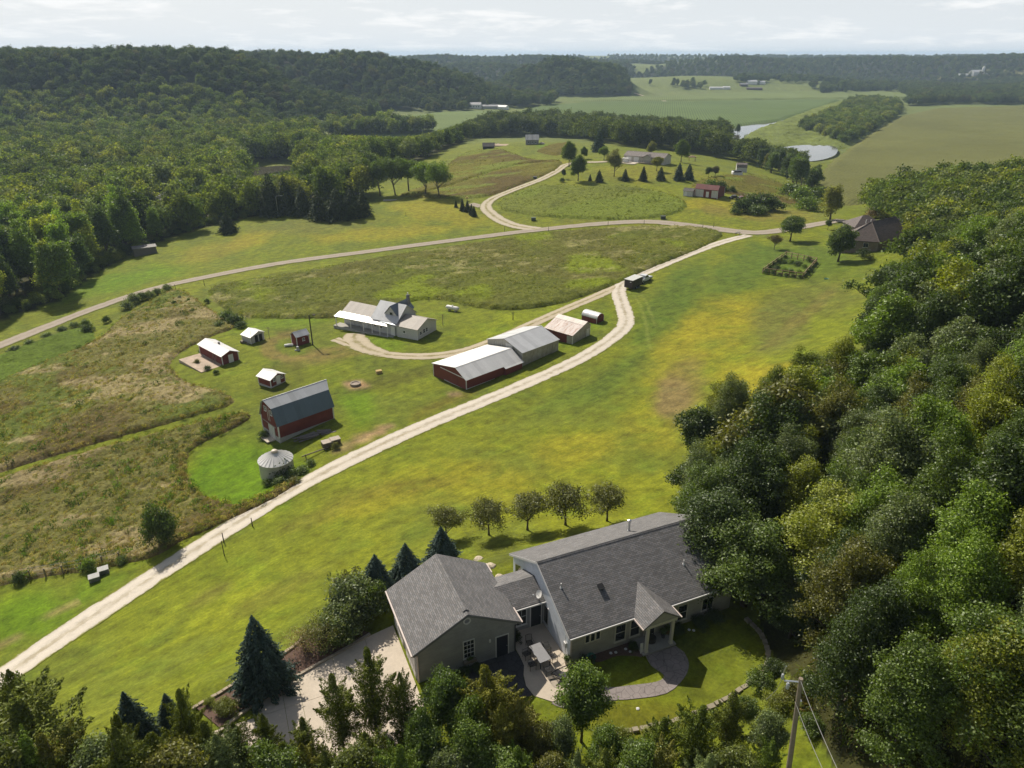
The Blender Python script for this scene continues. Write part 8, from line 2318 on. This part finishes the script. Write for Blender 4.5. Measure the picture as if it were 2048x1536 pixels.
    for y in (-3.9, 3.9):
        q = MB(); q.box(-L*.3,y-.12,.25,L2,y+.12,.6); q.box(-L*.3,y-.12,-.3,L2,y+.12,-.05); q.build('rail', M_TRIM, K)
        for k in range(14):
            q = MB(); x = -L*.3 + (L2+L*.3)*k/13; q.box(x-.15,y-.1,-.698,x+.15,y+.1,.248); q.build('rail_post', M_TRIM, K)
    p = at((557,434)); q = MB(); q.tube([(0,0,-.4),(0,0,8.0),(.3,0,8.4),(2.2,0,8.5)], [.13,.09,.06,.05], 6); q.box(1.7,-.2,8.4,2.7,.2,8.6); o = q.build('street_lamp', M_STEEL, label='slim grey lamp post before the dark pines', cat='street lamp'); o.location = p
    # small grey roofs between the maples
    p = at((790,400)); q = MB(); q.box(-5,-1,-.3,5,1,.05); o = q.build('stone_terrace', M_CONC2, kind='structure', label='shaded stone terrace under the maples'); o.location = p
    # far farmsteads
    def farm_house(px, w, d, h, lab, wall=M_WHITE, roof=None, rz=0.0, cat='farmhouse', name='farm_building'):
        p = at(px); return gable(name, (p[0]-w/2, p[1]), math.degrees(rz), p[2], w, d/2, d/2, h, h, h*1.6, wall, roof or ribbed_roof('far grey roof', (.30,.30,.31), 'X', .6, .6, .1), lab, cat, oh=.3, corners=False)
    bl = ribbed_roof('far white roof', (.6,.6,.6), 'X', .6, .5, .1)
    K = farm_house((951,216), 16, 10, 4.5, 'white farmhouse under the foot of the bluff', rz=-.1)
    for x in (3, 6.5, 10, 13): window(K, (x,-4.702,1.2), 0, 1.4, 1.8, M_WHITE, bars=(0,1))
    farm_house((980,217), 20, 8, 3, 'long grey shed beside the far white farmhouse', siding('grey far boards', (.3,.3,.3), .4), cat='shed'); farm_house((1006,218), 16, 9, 3.2, 'pale machine shed at the far farmstead', M_WHITE, bl, -.5, 'shed'); farm_house((965,209), 10, 7, 3, 'small white outbuilding behind the far farmhouse', M_WHITE, bl, .2, 'shed')
    farm_house((1433,178), 28, 8, 2.6, 'long low white barn in the far pasture, left one', M_WHITE, bl, 0, 'barn'); farm_house((1452,178), 14, 9, 3.2, 'short low white barn in the far pasture', M_WHITE, bl, 0, 'barn'); farm_house((1508,179), 30, 8, 2.4, 'long dark open shed in the far pasture', plain('far dark wood', (.07,.05,.045), .9, .2), ribbed_roof('far dark roof', (.13,.11,.11), 'X', .6, .7, .1), -.1, 'shed')
    farm_house((1504,168), 20, 11, 4.6, 'white farmhouse in the grove on the pasture hill', M_WHITE, bl, .2); farm_house((1524,168), 12, 8, 3.6, 'second white building in the grove on the pasture hill', M_WHITE, bl, .2, 'barn'); farm_house((1487,172), 15, 8, 3.2, 'dark barn left of the grove farmhouse', plain('far dark wood', (.07,.05,.045), .9, .2), None, 0, 'barn')
    farm_house((1571,157), 22, 12, 7, 'pale house on the far valley side', M_WHITE, None, 0); farm_house((1955,151), 34, 16, 8, 'big white barn on the far slope at the right', M_WHITE, bl, .3, 'barn'); farm_house((1932,152), 40, 10, 3.5, 'long low white shed left of the big far barn', M_WHITE, bl, 0, 'shed'); farm_house((1975,152), 20, 10, 4, 'tan shed right of the big far barn', plain('far tan', (.4,.33,.22), .9), None, 0, 'shed')
    p = at((1964,151)); q = MB(); q.lathe([(3.2,0),(3.2,17),(2.4,19.5),(.3,21)], 14); o = q.build('silo', M_WHITE, label='pale silo beside the big white far barn', cat='silo', smooth=True); o.location = p
    farm_house((815,106+20), 18, 10, 4, 'tiny white building high on the wooded ridge', M_WHITE, bl, 0, 'building') if False else None
    R = random.Random(31)
    for u, v, h, lab in ((1300,171,14,'lone round tree at the foot of the pasture hill'),(1348,170,16,'left tree of the pair on the far pasture'),(1355,171,15,'right tree of the pair on the far pasture'),(1384,170,17,'single tree on the far pasture'),(1645,178,16,'leafy tree at the edge of the far pasture'),(1685,186,26,'big round tree on the far field edge'),(1690,188,12,'round bush tree in the far field'),(1748,183,18,'dense round tree beside the far row'),
                       (1100,212,22,'tall tree standing before the round wooded knob'),(1000,214,20,'willow-like tree near the far farmstead'),(930,222,14,'round tree at the left of the far farmhouse'),(880,214,13,'round dark tree on the field edge under the bluff'),(742,242,22,'tall ragged tree at the edge of the light green field'),(778,262,16,'round tree in front of the light green field'),(1440,262,15,'spreading tree at the river bend'),(1475,268,10,'shrubby tree beside the river bend')):
        plant_px('tall', u, v, h, C_MID*R.uniform(.75,1.0), lab, rng=R, wide=1.3)
build_far()

# ---- air --------------------------------------------------------------------------------------------
def build_haze():
    b = bpy.data.materials.new('haze'); b.use_nodes = True
    nt = b.node_tree; nt.nodes.clear()
    out = nt.nodes.new('ShaderNodeOutputMaterial'); v = nt.nodes.new('ShaderNodeVolumePrincipled')
    v.inputs['Color'].default_value = (.58, .76, 1.0, 1); v.inputs['Density'].default_value = 0.000115; v.inputs['Anisotropy'].default_value = 0.1
    nt.links.new(v.outputs[0], out.inputs['Volume'])
    q = MB(); q.box(-15000, -15000, -60, 15000, 15000, 92)
    o = q.build('haze', b, kind='stuff', label='thin summer haze over the valley')
build_haze()
